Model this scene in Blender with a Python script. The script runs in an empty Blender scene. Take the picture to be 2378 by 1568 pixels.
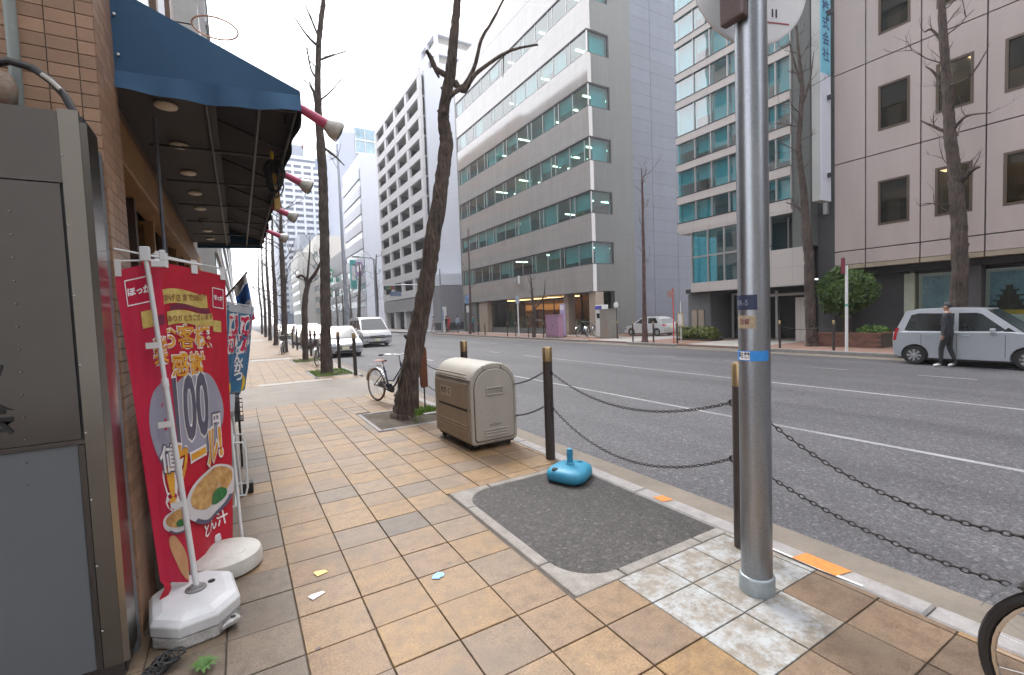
import bpy, bmesh, math, random
from mathutils import Vector, Matrix
R = math.radians
rnd = random.Random(7)
sc = bpy.context.scene
COL = sc.collection
# ---------------------------------------------------------------- camera
# world: x across the street (road to the right), y along the street, z up; near pavement top is z = 0, camera stands at the origin
YAW, PIT, ROL, HC = .531199, .0503912, -.037751, 1.6
def _axes():
    f = Vector((math.sin(YAW)*math.cos(PIT), math.cos(YAW)*math.cos(PIT), -math.sin(PIT)))
    r = Vector((math.cos(YAW), -math.sin(YAW), 0)); u = r.cross(f)
    c, s = math.cos(ROL), math.sin(ROL)
    return c*r+s*u, -s*r+c*u, f
AX = _axes()
cam_d = bpy.data.cameras.new('camera'); cam = bpy.data.objects.new('camera', cam_d); COL.objects.link(cam)
cam_d.sensor_width = 36; cam_d.lens = 1735.46/3840*36; cam_d.clip_start = .05; cam_d.clip_end = 3000
cam.matrix_world = Matrix(((AX[0].x, AX[1].x, -AX[2].x, 0), (AX[0].y, AX[1].y, -AX[2].y, 0), (AX[0].z, AX[1].z, -AX[2].z, HC), (0, 0, 0, 1)))
sc.camera = cam
# ---------------------------------------------------------------- sky, sun, exposure (bright overcast)
SUN_EL, SUN_AZ = R(55), R(9)          # azimuth from +y towards +x
world = bpy.data.worlds.new('World'); sc.world = world; world.use_nodes = True
wn, wl = world.node_tree.nodes, world.node_tree.links
sky = wn.new('ShaderNodeTexSky'); sky.sky_type = 'NISHITA'; sky.sun_disc = False
sky.sun_elevation = SUN_EL; sky.sun_rotation = SUN_AZ; sky.dust_density = 4; sky.air_density = 1; sky.ozone_density = 1
hs = wn.new('ShaderNodeHueSaturation'); hs.inputs['Saturation'].default_value = .16
mx = wn.new('ShaderNodeMix'); mx.data_type = 'RGBA'; mx.inputs[0].default_value = .72
mx.inputs[7].default_value = (11.6, 11.8, 12.4, 1)
wl.new(sky.outputs[0], hs.inputs['Color']); wl.new(hs.outputs[0], mx.inputs[6])
wl.new(mx.outputs[2], wn['Background'].inputs[0]); wn['Background'].inputs[1].default_value = .1
sun_d = bpy.data.lights.new('sun', 'SUN'); sun_d.energy = 1.2; sun_d.angle = R(16); sun_d.color = (1, .97, .93)
sun = bpy.data.objects.new('sun', sun_d); COL.objects.link(sun)
sd = Vector((math.sin(SUN_AZ)*math.cos(SUN_EL), math.cos(SUN_AZ)*math.cos(SUN_EL), math.sin(SUN_EL)))
sun.rotation_euler = sd.to_track_quat('Z', 'Y').to_euler(); sun.location = sd*60
sc.view_settings.view_transform = 'Standard'; sc.view_settings.look = 'None'; sc.view_settings.gamma = 1
sc.view_settings.exposure = 1.6
sc.render.engine = 'CYCLES'
sc.cycles.max_bounces = 6; sc.cycles.diffuse_bounces = 3; sc.cycles.glossy_bounces = 3; sc.cycles.transparent_max_bounces = 8; sc.cycles.use_adaptive_sampling = True; sc.cycles.adaptive_threshold = .022; sc.cycles.volume_bounces = 0; sc.cycles.use_denoising = True
sc.cycles.caustics_reflective = False; sc.cycles.caustics_refractive = False
# ---------------------------------------------------------------- placing helper: pixel of a 2378 px wide view -> point on a world plane
def P(x, y, X=None, Y=None, Z=None):
    k = 3840/2378/1735.46
    d = AX[0]*((x-1189)*k) - AX[1]*((y-784)*k) + AX[2]
    t = X/d.x if X is not None else (Y/d.y if Y is not None else (Z-HC)/d.z)
    return d*t + Vector((0, 0, HC))
# ---------------------------------------------------------------- materials
MATS = {}
def nmat(name):
    m = bpy.data.materials.new(name); m.use_nodes = True; MATS[name] = m
    return m, m.node_tree.nodes, m.node_tree.links, m.node_tree.nodes['Principled BSDF']
def mathn(N, L, op, a, b=None):
    n = N.new('ShaderNodeMath'); n.operation = op
    for i, v in enumerate((a, b)):
        if v is None: continue
        if isinstance(v, (int, float)): n.inputs[i].default_value = v
        else: L.new(v, n.inputs[i])
    return n.outputs[0]
def noise(N, L, vec, scale, detail=4, rough=.6):
    n = N.new('ShaderNodeTexNoise'); n.inputs['Scale'].default_value = scale; n.inputs['Detail'].default_value = detail
    n.inputs['Roughness'].default_value = rough
    L.new(vec, n.inputs['Vector']); return n.outputs['Fac']
def ramp(N, L, fac, stops):
    r = N.new('ShaderNodeValToRGB'); e = r.color_ramp.elements
    while len(e) < len(stops): e.new(.5)
    for q, (p, c) in zip(e, stops): q.position = p; q.color = (*c[:3], 1)
    L.new(fac, r.inputs[0]); return r.outputs[0]
def mixc(N, L, fac, a, b, blend='MIX'):
    m = N.new('ShaderNodeMix'); m.data_type = 'RGBA'; m.blend_type = blend
    for i, v in ((0, fac), (6, a), (7, b)):
        if isinstance(v, (int, float)): m.inputs[i].default_value = v
        elif isinstance(v, (tuple, list)): m.inputs[i].default_value = (*v[:3], 1)
        else: L.new(v, m.inputs[i])
    return m.outputs[2]
def mul(c, f): return tuple(min(1, x*f) for x in c[:3])
def mat(name, col, rough=.6, metal=0, var=.18, vs=2.5, col2=None, bump=0, bs=80, rv=.1, coat=0, ior=1.5, streak=False, obr=0, sss=0):
    """Principled with two octaves of colour noise in world space, roughness noise, fine bump"""
    if name in MATS: return MATS[name]
    m, N, L, B = nmat(name)
    g = N.new('ShaderNodeNewGeometry').outputs['Position']
    vec = g
    if streak:
        mp = N.new('ShaderNodeMapping'); mp.inputs['Scale'].default_value = (1, 1, .12); L.new(g, mp.inputs[0]); vec = mp.outputs[0]
    n1 = noise(N, L, vec, vs, 5); n2 = noise(N, L, g, vs*9, 3)
    f = mathn(N, L, 'ADD', mathn(N, L, 'MULTIPLY', n1, .7), mathn(N, L, 'MULTIPLY', n2, .3))
    c = ramp(N, L, f, [(.3, mul(col, 1-var)), (.7, col2 if col2 else mul(col, 1+var))])
    if obr:
        oi = N.new('ShaderNodeObjectInfo').outputs['Random']
        c = mixc(N, L, 1, c, ramp(N, L, oi, [(0, (1-obr,)*3), (1, (1, 1, 1))]), 'MULTIPLY')
    L.new(c, B.inputs['Base Color'])
    B.inputs['Metallic'].default_value = metal; B.inputs['IOR'].default_value = ior
    r = mathn(N, L, 'ADD', mathn(N, L, 'MULTIPLY', n1, rv*2), rough-rv); L.new(r, B.inputs['Roughness'])
    if coat: B.inputs['Coat Weight'].default_value = coat; B.inputs['Coat Roughness'].default_value = .06
    if bump:
        b = N.new('ShaderNodeBump'); b.inputs['Strength'].default_value = bump; b.inputs['Distance'].default_value = .01
        L.new(noise(N, L, g, bs, 4), b.inputs['Height']); L.new(b.outputs[0], B.inputs['Normal'])
    return m
def emit(name, col, s):
    if name in MATS: return MATS[name]
    m, N, L, B = nmat(name); B.inputs['Base Color'].default_value = (*col, 1)
    B.inputs['Emission Color'].default_value = (*col, 1); B.inputs['Emission Strength'].default_value = s
    return m
def glass(name, tint, refl=1.0, ior=1.5, rough=.02, wob=.0):
    """window pane: tinted see-through plus mirror by fresnel"""
    m, N, L, B = nmat(name); out = N['Material Output']
    t = N.new('ShaderNodeBsdfTransparent'); t.inputs[0].default_value = (*tint, 1)
    gl = N.new('ShaderNodeBsdfGlossy'); gl.inputs['Roughness'].default_value = rough
    gl.inputs['Color'].default_value = (refl, refl, refl, 1)
    fr = N.new('ShaderNodeFresnel'); fr.inputs['IOR'].default_value = ior
    if wob:
        g = N.new('ShaderNodeNewGeometry').outputs['Position']; b = N.new('ShaderNodeBump'); b.inputs['Strength'].default_value = wob
        b.inputs['Distance'].default_value = .02; L.new(noise(N, L, g, .8, 1), b.inputs['Height']); L.new(b.outputs[0], gl.inputs['Normal'])
    fac = mathn(N, L, 'MULTIPLY', fr.outputs[0], mathn(N, L, 'SUBTRACT', 1, N.new('ShaderNodeNewGeometry').outputs['Backfacing']))   # outer face mirrors, inner faces pass
    ms = N.new('ShaderNodeMixShader'); L.new(fac, ms.inputs[0]); L.new(t.outputs[0], ms.inputs[1]); L.new(gl.outputs[0], ms.inputs[2])
    L.new(ms.outputs[0], out.inputs[0]); N.remove(B)
    return m
# ---------------------------------------------------------------- mesh helpers
class MB:
    def __init__(s): s.v = []; s.f = []; s.m = []; s.cm = 0
    def add(s, vs, fs):
        o = len(s.v); s.v += [tuple(v) for v in vs]; s.f += [tuple(i+o for i in f) for f in fs]; s.m += [s.cm]*len(fs); return s
    def box(s, x0, x1, y0, y1, z0, z1):
        return s.add([(x0, y0, z0), (x1, y0, z0), (x1, y1, z0), (x0, y1, z0), (x0, y0, z1), (x1, y0, z1), (x1, y1, z1), (x0, y1, z1)],
                     [(3, 2, 1, 0), (4, 5, 6, 7), (0, 1, 5, 4), (1, 2, 6, 5), (2, 3, 7, 6), (3, 0, 4, 7)])
    def cbox(s, x0, x1, y0, y1, z0, z1, b):      # box with chamfered top edges
        v = [(x0, y0, z0), (x1, y0, z0), (x1, y1, z0), (x0, y1, z0), (x0, y0, z1-b), (x1, y0, z1-b), (x1, y1, z1-b), (x0, y1, z1-b),
             (x0+b, y0+b, z1), (x1-b, y0+b, z1), (x1-b, y1-b, z1), (x0+b, y1-b, z1)]
        f = [(0, 1, 5, 4), (1, 2, 6, 5), (2, 3, 7, 6), (3, 0, 4, 7), (4, 5, 9, 8), (5, 6, 10, 9), (6, 7, 11, 10), (7, 4, 8, 11), (8, 9, 10, 11), (3, 2, 1, 0)]
        return s.add(v, f)
    def tube(s, pts, rads, n=8, cap=True):
        pts = [Vector(p) for p in pts]; k = len(pts)
        if isinstance(rads, (int, float)): rads = [rads]*k
        vs = []; fs = []; ref = None
        for i, p in enumerate(pts):
            t = (pts[min(i+1, k-1)]-pts[max(i-1, 0)])
            if t.length < 1e-9: t = Vector((0, 0, 1))
            t.normalize()
            if ref is None: ref = Vector((1, 0, 0)) if abs(t.x) < .8 else Vector((0, 1, 0))
            a = (ref-t*ref.dot(t)).normalized(); ref = a; b = t.cross(a)
            for j in range(n):
                w = 2*math.pi*j/n; vs.append(p+(a*math.cos(w)+b*math.sin(w))*rads[i])
        for i in range(k-1):
            for j in range(n):
                j2 = (j+1) % n; fs.append((i*n+j, i*n+j2, (i+1)*n+j2, (i+1)*n+j))
        if cap: fs.append(tuple(range(n-1, -1, -1))); fs.append(tuple((k-1)*n+j for j in range(n)))
        return s.add(vs, fs)
    def lathe(s, prof, c=(0, 0, 0), n=24, axis='z', sx=1, sy=1):
        vs = []; fs = []
        for r, z in prof:
            for j in range(n):
                w = 2*math.pi*j/n; p = (r*math.cos(w)*sx, r*math.sin(w)*sy, z)
                if axis == 'x': p = (p[2], p[0], p[1])
                elif axis == 'y': p = (p[0], p[2], p[1])
                vs.append((p[0]+c[0], p[1]+c[1], p[2]+c[2]))
        k = len(prof)
        for i in range(k-1):
            for j in range(n):
                j2 = (j+1) % n; fs.append((i*n+j, i*n+j2, (i+1)*n+j2, (i+1)*n+j))
        fs.append(tuple(range(n-1, -1, -1))); fs.append(tuple((k-1)*n+j for j in range(n)))
        return s.add(vs, fs)
    def torus(s, c, r, t, axis='x', n=32, m=8, sc2=1):
        vs = []; fs = []
        for i in range(n):
            w = 2*math.pi*i/n
            for j in range(m):
                q = 2*math.pi*j/m; rr = r+t*math.cos(q); h = t*math.sin(q)*sc2
                a, b = rr*math.cos(w), rr*math.sin(w)
                p = {'x': (h, a, b), 'y': (a, h, b), 'z': (a, b, h)}[axis]
                vs.append((p[0]+c[0], p[1]+c[1], p[2]+c[2]))
        for i in range(n):
            for j in range(m):
                fs.append((i*m+j, ((i+1) % n)*m+j, ((i+1) % n)*m+(j+1) % m, i*m+(j+1) % m))
        return s.add(vs, fs)
    def prism(s, poly, d0, d1, axis='x'):     # poly in the two other axes
        def q(a, b, d): return {'x': (d, a, b), 'y': (a, d, b), 'z': (a, b, d)}[axis]
        n = len(poly)
        vs = [q(a, b, d0) for a, b in poly]+[q(a, b, d1) for a, b in poly]
        fs = [tuple(range(n-1, -1, -1)), tuple(range(n, 2*n))]+[(i, (i+1) % n, n+(i+1) % n, n+i) for i in range(n)]
        return s.add(vs, fs)
    def grid(s, fn, nu, nv):
        vs = [fn(i/nu, j/nv) for j in range(nv+1) for i in range(nu+1)]
        fs = [(j*(nu+1)+i, j*(nu+1)+i+1, (j+1)*(nu+1)+i+1, (j+1)*(nu+1)+i) for j in range(nv) for i in range(nu)]
        return s.add(vs, fs)
    def xf(s, M):
        s.v = [tuple(M @ Vector(v)) for v in s.v]; return s
    def mesh(s, name, mats, smooth=False, recalc=True):
        me = bpy.data.meshes.new(name); me.from_pydata(s.v, [], s.f)
        if not isinstance(mats, (list, tuple)): mats = [mats]
        for m in mats: me.materials.append(m)
        if len(mats) > 1: me.polygons.foreach_set('material_index', s.m)
        if recalc:
            bm = bmesh.new(); bm.from_mesh(me); bmesh.ops.recalc_face_normals(bm, faces=bm.faces); bm.to_mesh(me); bm.free()
        if smooth:
            for p in me.polygons: p.use_smooth = True
            try: me.set_sharp_from_angle(angle=R(smooth if smooth is not True else 40))
            except Exception: pass
        me.update(); return me
    def build(s, name, mats, parent=None, smooth=False, bevel=0, recalc=True, segs=2):
        o = bpy.data.objects.new(name, s.mesh(name, mats, smooth, recalc)); COL.objects.link(o)
        if parent is not None: o.parent = parent
        if bevel:
            b = o.modifiers.new('bevel', 'BEVEL'); b.width = bevel; b.segments = segs; b.limit_method = 'ANGLE'; b.angle_limit = R(35)
            b.harden_normals = False
        return o
def tag(o, label=None, cat=None, group=None, kind=None):
    for k, v in (('label', label), ('category', cat), ('group', group), ('kind', kind)):
        if v: o[k] = v
    return o
def thing(name, label, cat, loc=(0, 0, 0), rz=0, group=None):
    o = bpy.data.objects.new(name, None); COL.objects.link(o); o.empty_display_size = .1
    o.location = loc; o.rotation_euler = (0, 0, rz)
    return tag(o, label, cat, group)
def inst(name, me, parent, loc=(0, 0, 0), rz=0, scale=None):
    o = bpy.data.objects.new(name, me); COL.objects.link(o); o.parent = parent; o.location = loc; o.rotation_euler = (0, 0, rz)
    if scale: o.scale = scale
    return o
def copy_tree(o, parent=None, label=None):
    c = o.copy(); COL.objects.link(c); c.parent = parent
    if label: c['label'] = label
    for ch in list(o.children): copy_tree(ch, c)
    return c
def bx(name, m, parent, *b, bevel=0):
    return MB().box(*b).build(name, m, parent, bevel=bevel)
FONT = None
def text_mb(s, size=1, bold=0, res=3):
    """flat mesh of a line of text, centred on the origin in the xy plane"""
    cu = bpy.data.curves.new('txt', 'FONT'); cu.body = s; cu.size = size; cu.offset = bold; cu.resolution_u = res
    cu.align_x = 'CENTER'; cu.align_y = 'CENTER'
    o = bpy.data.objects.new('txt', cu); COL.objects.link(o)
    dg = bpy.context.evaluated_depsgraph_get(); me = bpy.data.meshes.new_from_object(o.evaluated_get(dg))
    mb = MB().add([v.co for v in me.vertices], [tuple(p.vertices) for p in me.polygons])
    COL.objects.unlink(o); bpy.data.objects.remove(o); bpy.data.curves.remove(cu); bpy.data.meshes.remove(me)
    return mb
# ================================================================ SETTING: ground, road, pavements
def joint_tile_mat(name, stops, px, py, ox, oy, joints=False, grime=True):
    m, N, L, B = nmat(name)
    g = N.new('ShaderNodeNewGeometry').outputs['Position']
    sp = N.new('ShaderNodeSeparateXYZ'); L.new(g, sp.inputs[0])
    u = mathn(N, L, 'DIVIDE', mathn(N, L, 'SUBTRACT', sp.outputs[0], ox), px); v = mathn(N, L, 'DIVIDE', mathn(N, L, 'SUBTRACT', sp.outputs[1], oy), py)
    cb = N.new('ShaderNodeCombineXYZ'); L.new(mathn(N, L, 'FLOOR', u), cb.inputs[0]); L.new(mathn(N, L, 'FLOOR', v), cb.inputs[1])
    w = N.new('ShaderNodeTexWhiteNoise'); L.new(cb.outputs[0], w.inputs[0])
    big = noise(N, L, g, .9, 3)
    f = mathn(N, L, 'ADD', mathn(N, L, 'MULTIPLY', w.outputs[0], .55), mathn(N, L, 'MULTIPLY', big, .5))
    c = ramp(N, L, f, stops)
    fine = noise(N, L, g, 85, 4, .75); mid = noise(N, L, g, 11, 6, .7)
    c = mixc(N, L, .8, c, ramp(N, L, fine, [(.34, (.5, .47, .45)), (.62, (1, 1, 1))]), 'MULTIPLY')
    c = mixc(N, L, .8, c, ramp(N, L, mid, [(.32, (.52, .47, .43)), (.56, (1, 1, 1))]), 'MULTIPLY')
    if grime:   # worn-in dirt blotches and chewing-gum spots
        c = mixc(N, L, ramp(N, L, noise(N, L, g, 1.7, 6, .7), [(.48, (0, 0, 0)), (.66, (.7, .7, .7))]), c, (.125, .09, .06))
        vo = N.new('ShaderNodeTexVoronoi'); vo.inputs['Scale'].default_value = 4.6; L.new(g, vo.inputs['Vector'])
        c = mixc(N, L, ramp(N, L, vo.outputs['Distance'], [(.05, (.75, .75, .75)), (.085, (0, 0, 0))]), c, (.07, .06, .055))
    L.new(c, B.inputs['Base Color'])
    L.new(mathn(N, L, 'ADD', mathn(N, L, 'MULTIPLY', mid, .34), .36), B.inputs['Roughness'])
    b = N.new('ShaderNodeBump'); b.inputs['Strength'].default_value = .35; b.inputs['Distance'].default_value = .004; L.new(fine, b.inputs['Height']); L.new(b.outputs[0], B.inputs['Normal'])
    return m
PX, PY, OX, OY = .3335, .32, .5195, 2.07
TAN = [(.12, (.195, .143, .107)), (.34, (.26, .17, .098)), (.52, (.297, .18, .075)), (.68, (.306, .2, .108)), (.86, (.237, .174, .126))]
m_tile = joint_tile_mat('pavement tile', TAN, PX, PY, OX, OY)
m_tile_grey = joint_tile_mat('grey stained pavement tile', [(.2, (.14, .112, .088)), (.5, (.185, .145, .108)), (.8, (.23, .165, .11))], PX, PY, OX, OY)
m_tile_brown = joint_tile_mat('brown pavement tile', [(.2, (.11, .075, .05)), (.8, (.22, .145, .09))], PX, PY, OX, OY)
def painted_tile():
    m, N, L, B = nmat('peeling white paint on tile')
    g = N.new('ShaderNodeNewGeometry').outputs['Position']
    n1 = noise(N, L, g, 26, 8, .75); n2 = noise(N, L, g, 2.6, 3)
    k = mathn(N, L, 'ADD', mathn(N, L, 'MULTIPLY', n1, .5), mathn(N, L, 'MULTIPLY', noise(N, L, g, 5, 4, .6), .5))
    base = ramp(N, L, noise(N, L, g, 14, 5), [(.3, (.15, .13, .105)), (.7, (.25, .215, .175))])
    L.new(mixc(N, L, ramp(N, L, k, [(.45, (0, 0, 0)), (.58, (1, 1, 1))]), base, (.33, .34, .345)), B.inputs['Base Color']); B.inputs['Roughness'].default_value = .65
    b = N.new('ShaderNodeBump'); b.inputs['Strength'].default_value = .4; b.inputs['Distance'].default_value = .004; L.new(n1, b.inputs['Height']); L.new(b.outputs[0], B.inputs['Normal'])
    return m
m_tile_paint = painted_tile()
m_mortar = mat('tile joint mortar', (.085, .068, .055), .9, var=.3, vs=6, bump=.3)
m_conc = mat('pavement concrete', (.235, .21, .185), .85, var=.22, vs=1.4, bump=.3, bs=120)
m_conc_pale = mat('pale apron concrete', (.36, .335, .31), .85, var=.12, vs=1.2, bump=.2)
m_kerb = mat('kerb granite', (.25, .235, .23), .8, var=.28, vs=9, bump=.4, bs=150)
m_fconc = mat('weathered frame concrete', (.19, .17, .15), .9, var=.2, vs=7, col2=(.33, .305, .28), bump=.6, bs=110)
m_gutter = mat('gutter concrete', (.165, .14, .115), .88, var=.25, vs=3, bump=.4, bs=90)
def asphalt_mat(name, c0, c1):
    m, N, L, B = nmat(name)
    g = N.new('ShaderNodeNewGeometry').outputs['Position']
    a = noise(N, L, g, 75, 4, .75); b = noise(N, L, g, .35, 4); st = N.new('ShaderNodeMapping'); st.inputs['Scale'].default_value = (1.6, .06, 1); L.new(g, st.inputs[0])
    t = noise(N, L, st.outputs[0], 1, 3)
    f = mathn(N, L, 'ADD', mathn(N, L, 'MULTIPLY', a, .55), mathn(N, L, 'ADD', mathn(N, L, 'MULTIPLY', b, .2), mathn(N, L, 'MULTIPLY', t, .25)))
    a2 = noise(N, L, g, 22, 5, .8)
    f = mathn(N, L, 'ADD', mathn(N, L, 'MULTIPLY', f, .72), mathn(N, L, 'MULTIPLY', a2, .28))
    c = ramp(N, L, f, [(.38, c0), (.62, c1)])
    cr = N.new('ShaderNodeTexVoronoi'); cr.feature = 'DISTANCE_TO_EDGE'; cr.inputs['Scale'].default_value = .33     # hairline cracks
    wv = N.new('ShaderNodeVectorMath'); wv.operation = 'ADD'; nv = N.new('ShaderNodeTexNoise'); nv.inputs['Scale'].default_value = 2.2; L.new(g, nv.inputs['Vector']); L.new(g, wv.inputs[0]); L.new(nv.outputs['Color'], wv.inputs[1]); L.new(wv.outputs[0], cr.inputs['Vector'])
    c = mixc(N, L, ramp(N, L, cr.outputs['Distance'], [(.0015, (.3, .3, .3)), (.0045, (0, 0, 0))]), c, mul(c0, .45))
    vo = N.new('ShaderNodeTexVoronoi'); vo.inputs['Scale'].default_value = 42; L.new(g, vo.inputs['Vector'])
    c = mixc(N, L, ramp(N, L, vo.outputs['Distance'], [(.12, (.3, .3, .3)), (.2, (0, 0, 0))]), c, mul(c1, 1.9))
    for sc_, amt in ((95, .75), (42, .5)):                  # single aggregate stones, light and dark
        v2 = N.new('ShaderNodeTexVoronoi'); v2.inputs['Scale'].default_value = sc_; L.new(g, v2.inputs['Vector']); s2 = N.new('ShaderNodeSeparateColor'); L.new(v2.outputs['Color'], s2.inputs[0])
        c = mixc(N, L, amt, c, ramp(N, L, s2.outputs[0], [(.1, (.4, .4, .4)), (.6, (.95, .95, .95)), (.97, (1, 1, 1))]), 'MULTIPLY')
        c = mixc(N, L, ramp(N, L, s2.outputs[1], [(.88, (0, 0, 0)), (1, (.42, .42, .42))]), c, mul(c1, 2.0))
    pt = N.new('ShaderNodeMapping'); pt.inputs['Scale'].default_value = (.9, .12, 1); L.new(g, pt.inputs[0])    # wheel tracks and oily middle of each lane
    c = mixc(N, L, .8, c, ramp(N, L, noise(N, L, pt.outputs[0], .9, 4), [(.36, (.6, .6, .61)), (.62, (1.0, 1.0, 1.0))]), 'MULTIPLY')
    L.new(c, B.inputs['Base Color'])
    L.new(mathn(N, L, 'ADD', mathn(N, L, 'MULTIPLY', t, .2), .62), B.inputs['Roughness'])
    bu = N.new('ShaderNodeBump'); bu.inputs['Strength'].default_value = .7; bu.inputs['Distance'].default_value = .006; L.new(a, bu.inputs['Height']); L.new(bu.outputs[0], B.inputs['Normal'])
    return m
m_asph = asphalt_mat('road asphalt', (.053, .051, .058), (.125, .121, .132))
m_asph2 = asphalt_mat('patch asphalt', (.032, .028, .027), (.086, .077, .073))
def worn_paint():
    m, N, L, B = nmat('worn road paint'); out = N['Material Output']
    g = N.new('ShaderNodeNewGeometry').outputs['Position']; n = noise(N, L, g, 30, 7, .8)
    n2 = noise(N, L, g, .8, 2)
    k = mathn(N, L, 'ADD', mathn(N, L, 'MULTIPLY', n, .65), mathn(N, L, 'MULTIPLY', n2, .35))
    L.new(mixc(N, L, ramp(N, L, k, [(.40, (0, 0, 0)), (.56, (1, 1, 1))]), (.11, .107, .112), (.29, .29, .30)), B.inputs['Base Color']); B.inputs['Roughness'].default_value = .6
    return m
m_rpaint = worn_paint()
m_soil = mat('tree pit soil', (.075, .06, .045), .95, var=.4, vs=8, bump=.8, bs=60)
m_white = mat('white paint', (.72, .72, .72), .45, var=.05)
m_orange = mat('orange marking paint', (.45, .2, .06), .7, var=.3, vs=25, col2=(.68, .22, .03))

ground = tag(MB().add([(-500, -300, -.32), (500, -300, -.32), (500, 900, -.32), (-500, 900, -.32)], [(0, 1, 2, 3)]).build('ground', m_conc), kind='structure')
ROAD_Z = -.15
road = tag(MB().add([(3.0, -60, ROAD_Z), (16.58, -60, ROAD_Z), (16.58, 700, ROAD_Z), (3.0, 700, ROAD_Z)], [(0, 1, 2, 3)]).build('road', m_asph), kind='structure')
crossroad = tag(MB().add([(16.58, 44.2, ROAD_Z), (160, 44.2, ROAD_Z), (160, 49.4, ROAD_Z), (16.58, 49.4, ROAD_Z)], [(0, 1, 2, 3)]).build('side_road', m_asph), kind='structure')
def road_line(x, y0, y1, w=.09, dz=.004):
    MB().add([(x-w/2, y0, ROAD_Z+dz), (x+w/2, y0, ROAD_Z+dz), (x+w/2, y1, ROAD_Z+dz), (x-w/2, y1, ROAD_Z+dz)], [(0, 1, 2, 3)]).build('lane_line', m_rpaint, road, recalc=False)
road_line(6.62, -30, 12.6); road_line(10.22, -30, 16.5); road_line(10.22, 18.5, 19.6); road_line(10.2, 54, 200, .13)
for y in (-6, 1.2, 3.4, 5.8, 8.3, 11.2, 21.5, 24.5, 27.5): road_line(13.33, y, y+1.0, .07)
for y in (14.0, 17.6, 21.2, 60, 66, 72, 78, 84): road_line(6.62, y, y+1.9, .12)
MB().add([(10.4, 41.0, ROAD_Z+.004), (16.4, 41.0, ROAD_Z+.004), (16.4, 41.4, ROAD_Z+.004), (10.4, 41.4, ROAD_Z+.004)], [(0, 1, 2, 3)]).build('stop_line', m_rpaint, road, recalc=False)
for i in range(9):
    x = 4.0+i*1.35
    MB().add([(x, 50.2, ROAD_Z+.004), (x+.6, 50.2, ROAD_Z+.004), (x+.6, 53.2, ROAD_Z+.004), (x, 53.2, ROAD_Z+.004)], [(0, 1, 2, 3)]).build('crossing_bar', m_rpaint, road, recalc=False)
for i in range(6):
    y = 44.4+i*.9
    MB().add([(17.2, y, ROAD_Z+.004), (19.6, y, ROAD_Z+.004), (19.6, y+.45, ROAD_Z+.004), (17.2, y+.45, ROAD_Z+.004)], [(0, 1, 2, 3)]).build('crossing_bar', m_rpaint, crossroad, recalc=False)
# ---- near pavement
KX0, KX1 = 2.9, 3.05
pave = tag(MB().box(-40, KX0-.004, -12, 200, -.3, -.010).build('near_pavement', m_mortar), kind='structure')
PIT1 = (1.545, 2.9, 2.02, 3.86)       # asphalted tree pit
PIT2 = (1.62, 2.9, 6.62, 8.02)        # pit of the leaning tree
DRV = (10.05, 13.3)                   # smooth concrete crossing for cars
PITS = [PIT1, PIT2, (1.75, 2.9, 14.2, 16.2), (1.75, 2.9, 20.0, 21.6)]
def clip_tile(x0, x1, y0, y1):
    if x1 <= -.54 or x0 >= KX0-.02: return None
    x0 = max(x0, -.545 if y0 < 3.3 else -.9); x1 = min(x1, KX0-.005)
    if y1 > DRV[0] and y0 < DRV[1]:
        if y0 < DRV[0]-.06: y1 = DRV[0]-.003
        elif y1 > DRV[1]+.06: y0 = DRV[1]+.003
        else: return None
    for a0, a1, b0, b1 in PITS:
        if x1 > a0 and x0 < a1 and y1 > b0 and y0 < b1:
            if x0 < a0-.05: x1 = a0-.003
            elif y0 < b0-.05: y1 = b0-.003
            elif y1 > b1+.05: y0 = b1+.003
            else: return None
    if x1-x0 < .03 or y1-y0 < .03: return None
    return x0, x1, y0, y1
cand = []
for i in range(-5, 8):
    for j in range(-9, 68):
        g = .0035
        t = clip_tile(OX+i*PX+g, OX+(i+1)*PX-g, OY+j*PY+g, OY+(j+1)*PY-g)
        if t:
            cx, cy = (t[0]+t[1])/2, (t[2]+t[3])/2
            if cy < 24: cand.append((math.hypot(cx, cy) if (cy > .55*cx-.9) else 99, t))
cand.sort(key=lambda c: c[0])
tile_cache = {}; rest = MB()
PAINTED = [(2.32, 2.9, 1.32, 2.0), (1.98, 2.32, 1.32, 2.0), (1.98, 2.52, 1.05, 1.42), (1.86, 2.2, 1.08, 1.75)]
for k, (d, t) in enumerate(cand):
    x0, x1, y0, y1 = t; cx, cy = (x0+x1)/2, (y0+y1)/2; r = random.Random(k); dz = r.uniform(-.0018, .0018)
    if k < 300:
        m = m_tile
        if any(a < cx < b and c < cy < e for a, b, c, e in PAINTED): m = m_tile_paint
        elif cx > 2.15 and cy < 1.45: m = m_tile_brown
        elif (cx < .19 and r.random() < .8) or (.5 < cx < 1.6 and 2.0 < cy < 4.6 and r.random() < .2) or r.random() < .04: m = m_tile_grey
        key = (round(x1-x0, 3), round(y1-y0, 3), m.name)
        if key not in tile_cache:
            w, h = (x1-x0)/2, (y1-y0)/2; tile_cache[key] = MB().cbox(-w, w, -h, h, -.0095, 0, .0025).mesh('tile', m)
        o = inst('tile', tile_cache[key], pave, (cx, cy, dz)); o.rotation_euler = (r.uniform(-.003, .003), r.uniform(-.003, .003), 0)
    else: rest.box(x0, x1, y0, y1, -.0095, dz*.5)
tag(rest.build('distant_tile', m_tile, pave), kind='stuff')
bx('driveway_slab', m_conc, pave, -3, KX0-.005, DRV[0]+.004, DRV[1]-.004, -.0095, -.001)
for k in range(9): bx('pale_tile', m_conc_pale, pave, .35+k*.2-.0, .35+k*.2+.194, 13.32, 13.72, -.009, .004)
for k in range(8): bx('pale_tile', m_conc_pale, pave, .3+k*.2, .3+k*.2+.194, 22.3, 23.4, -.009, .004)
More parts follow.
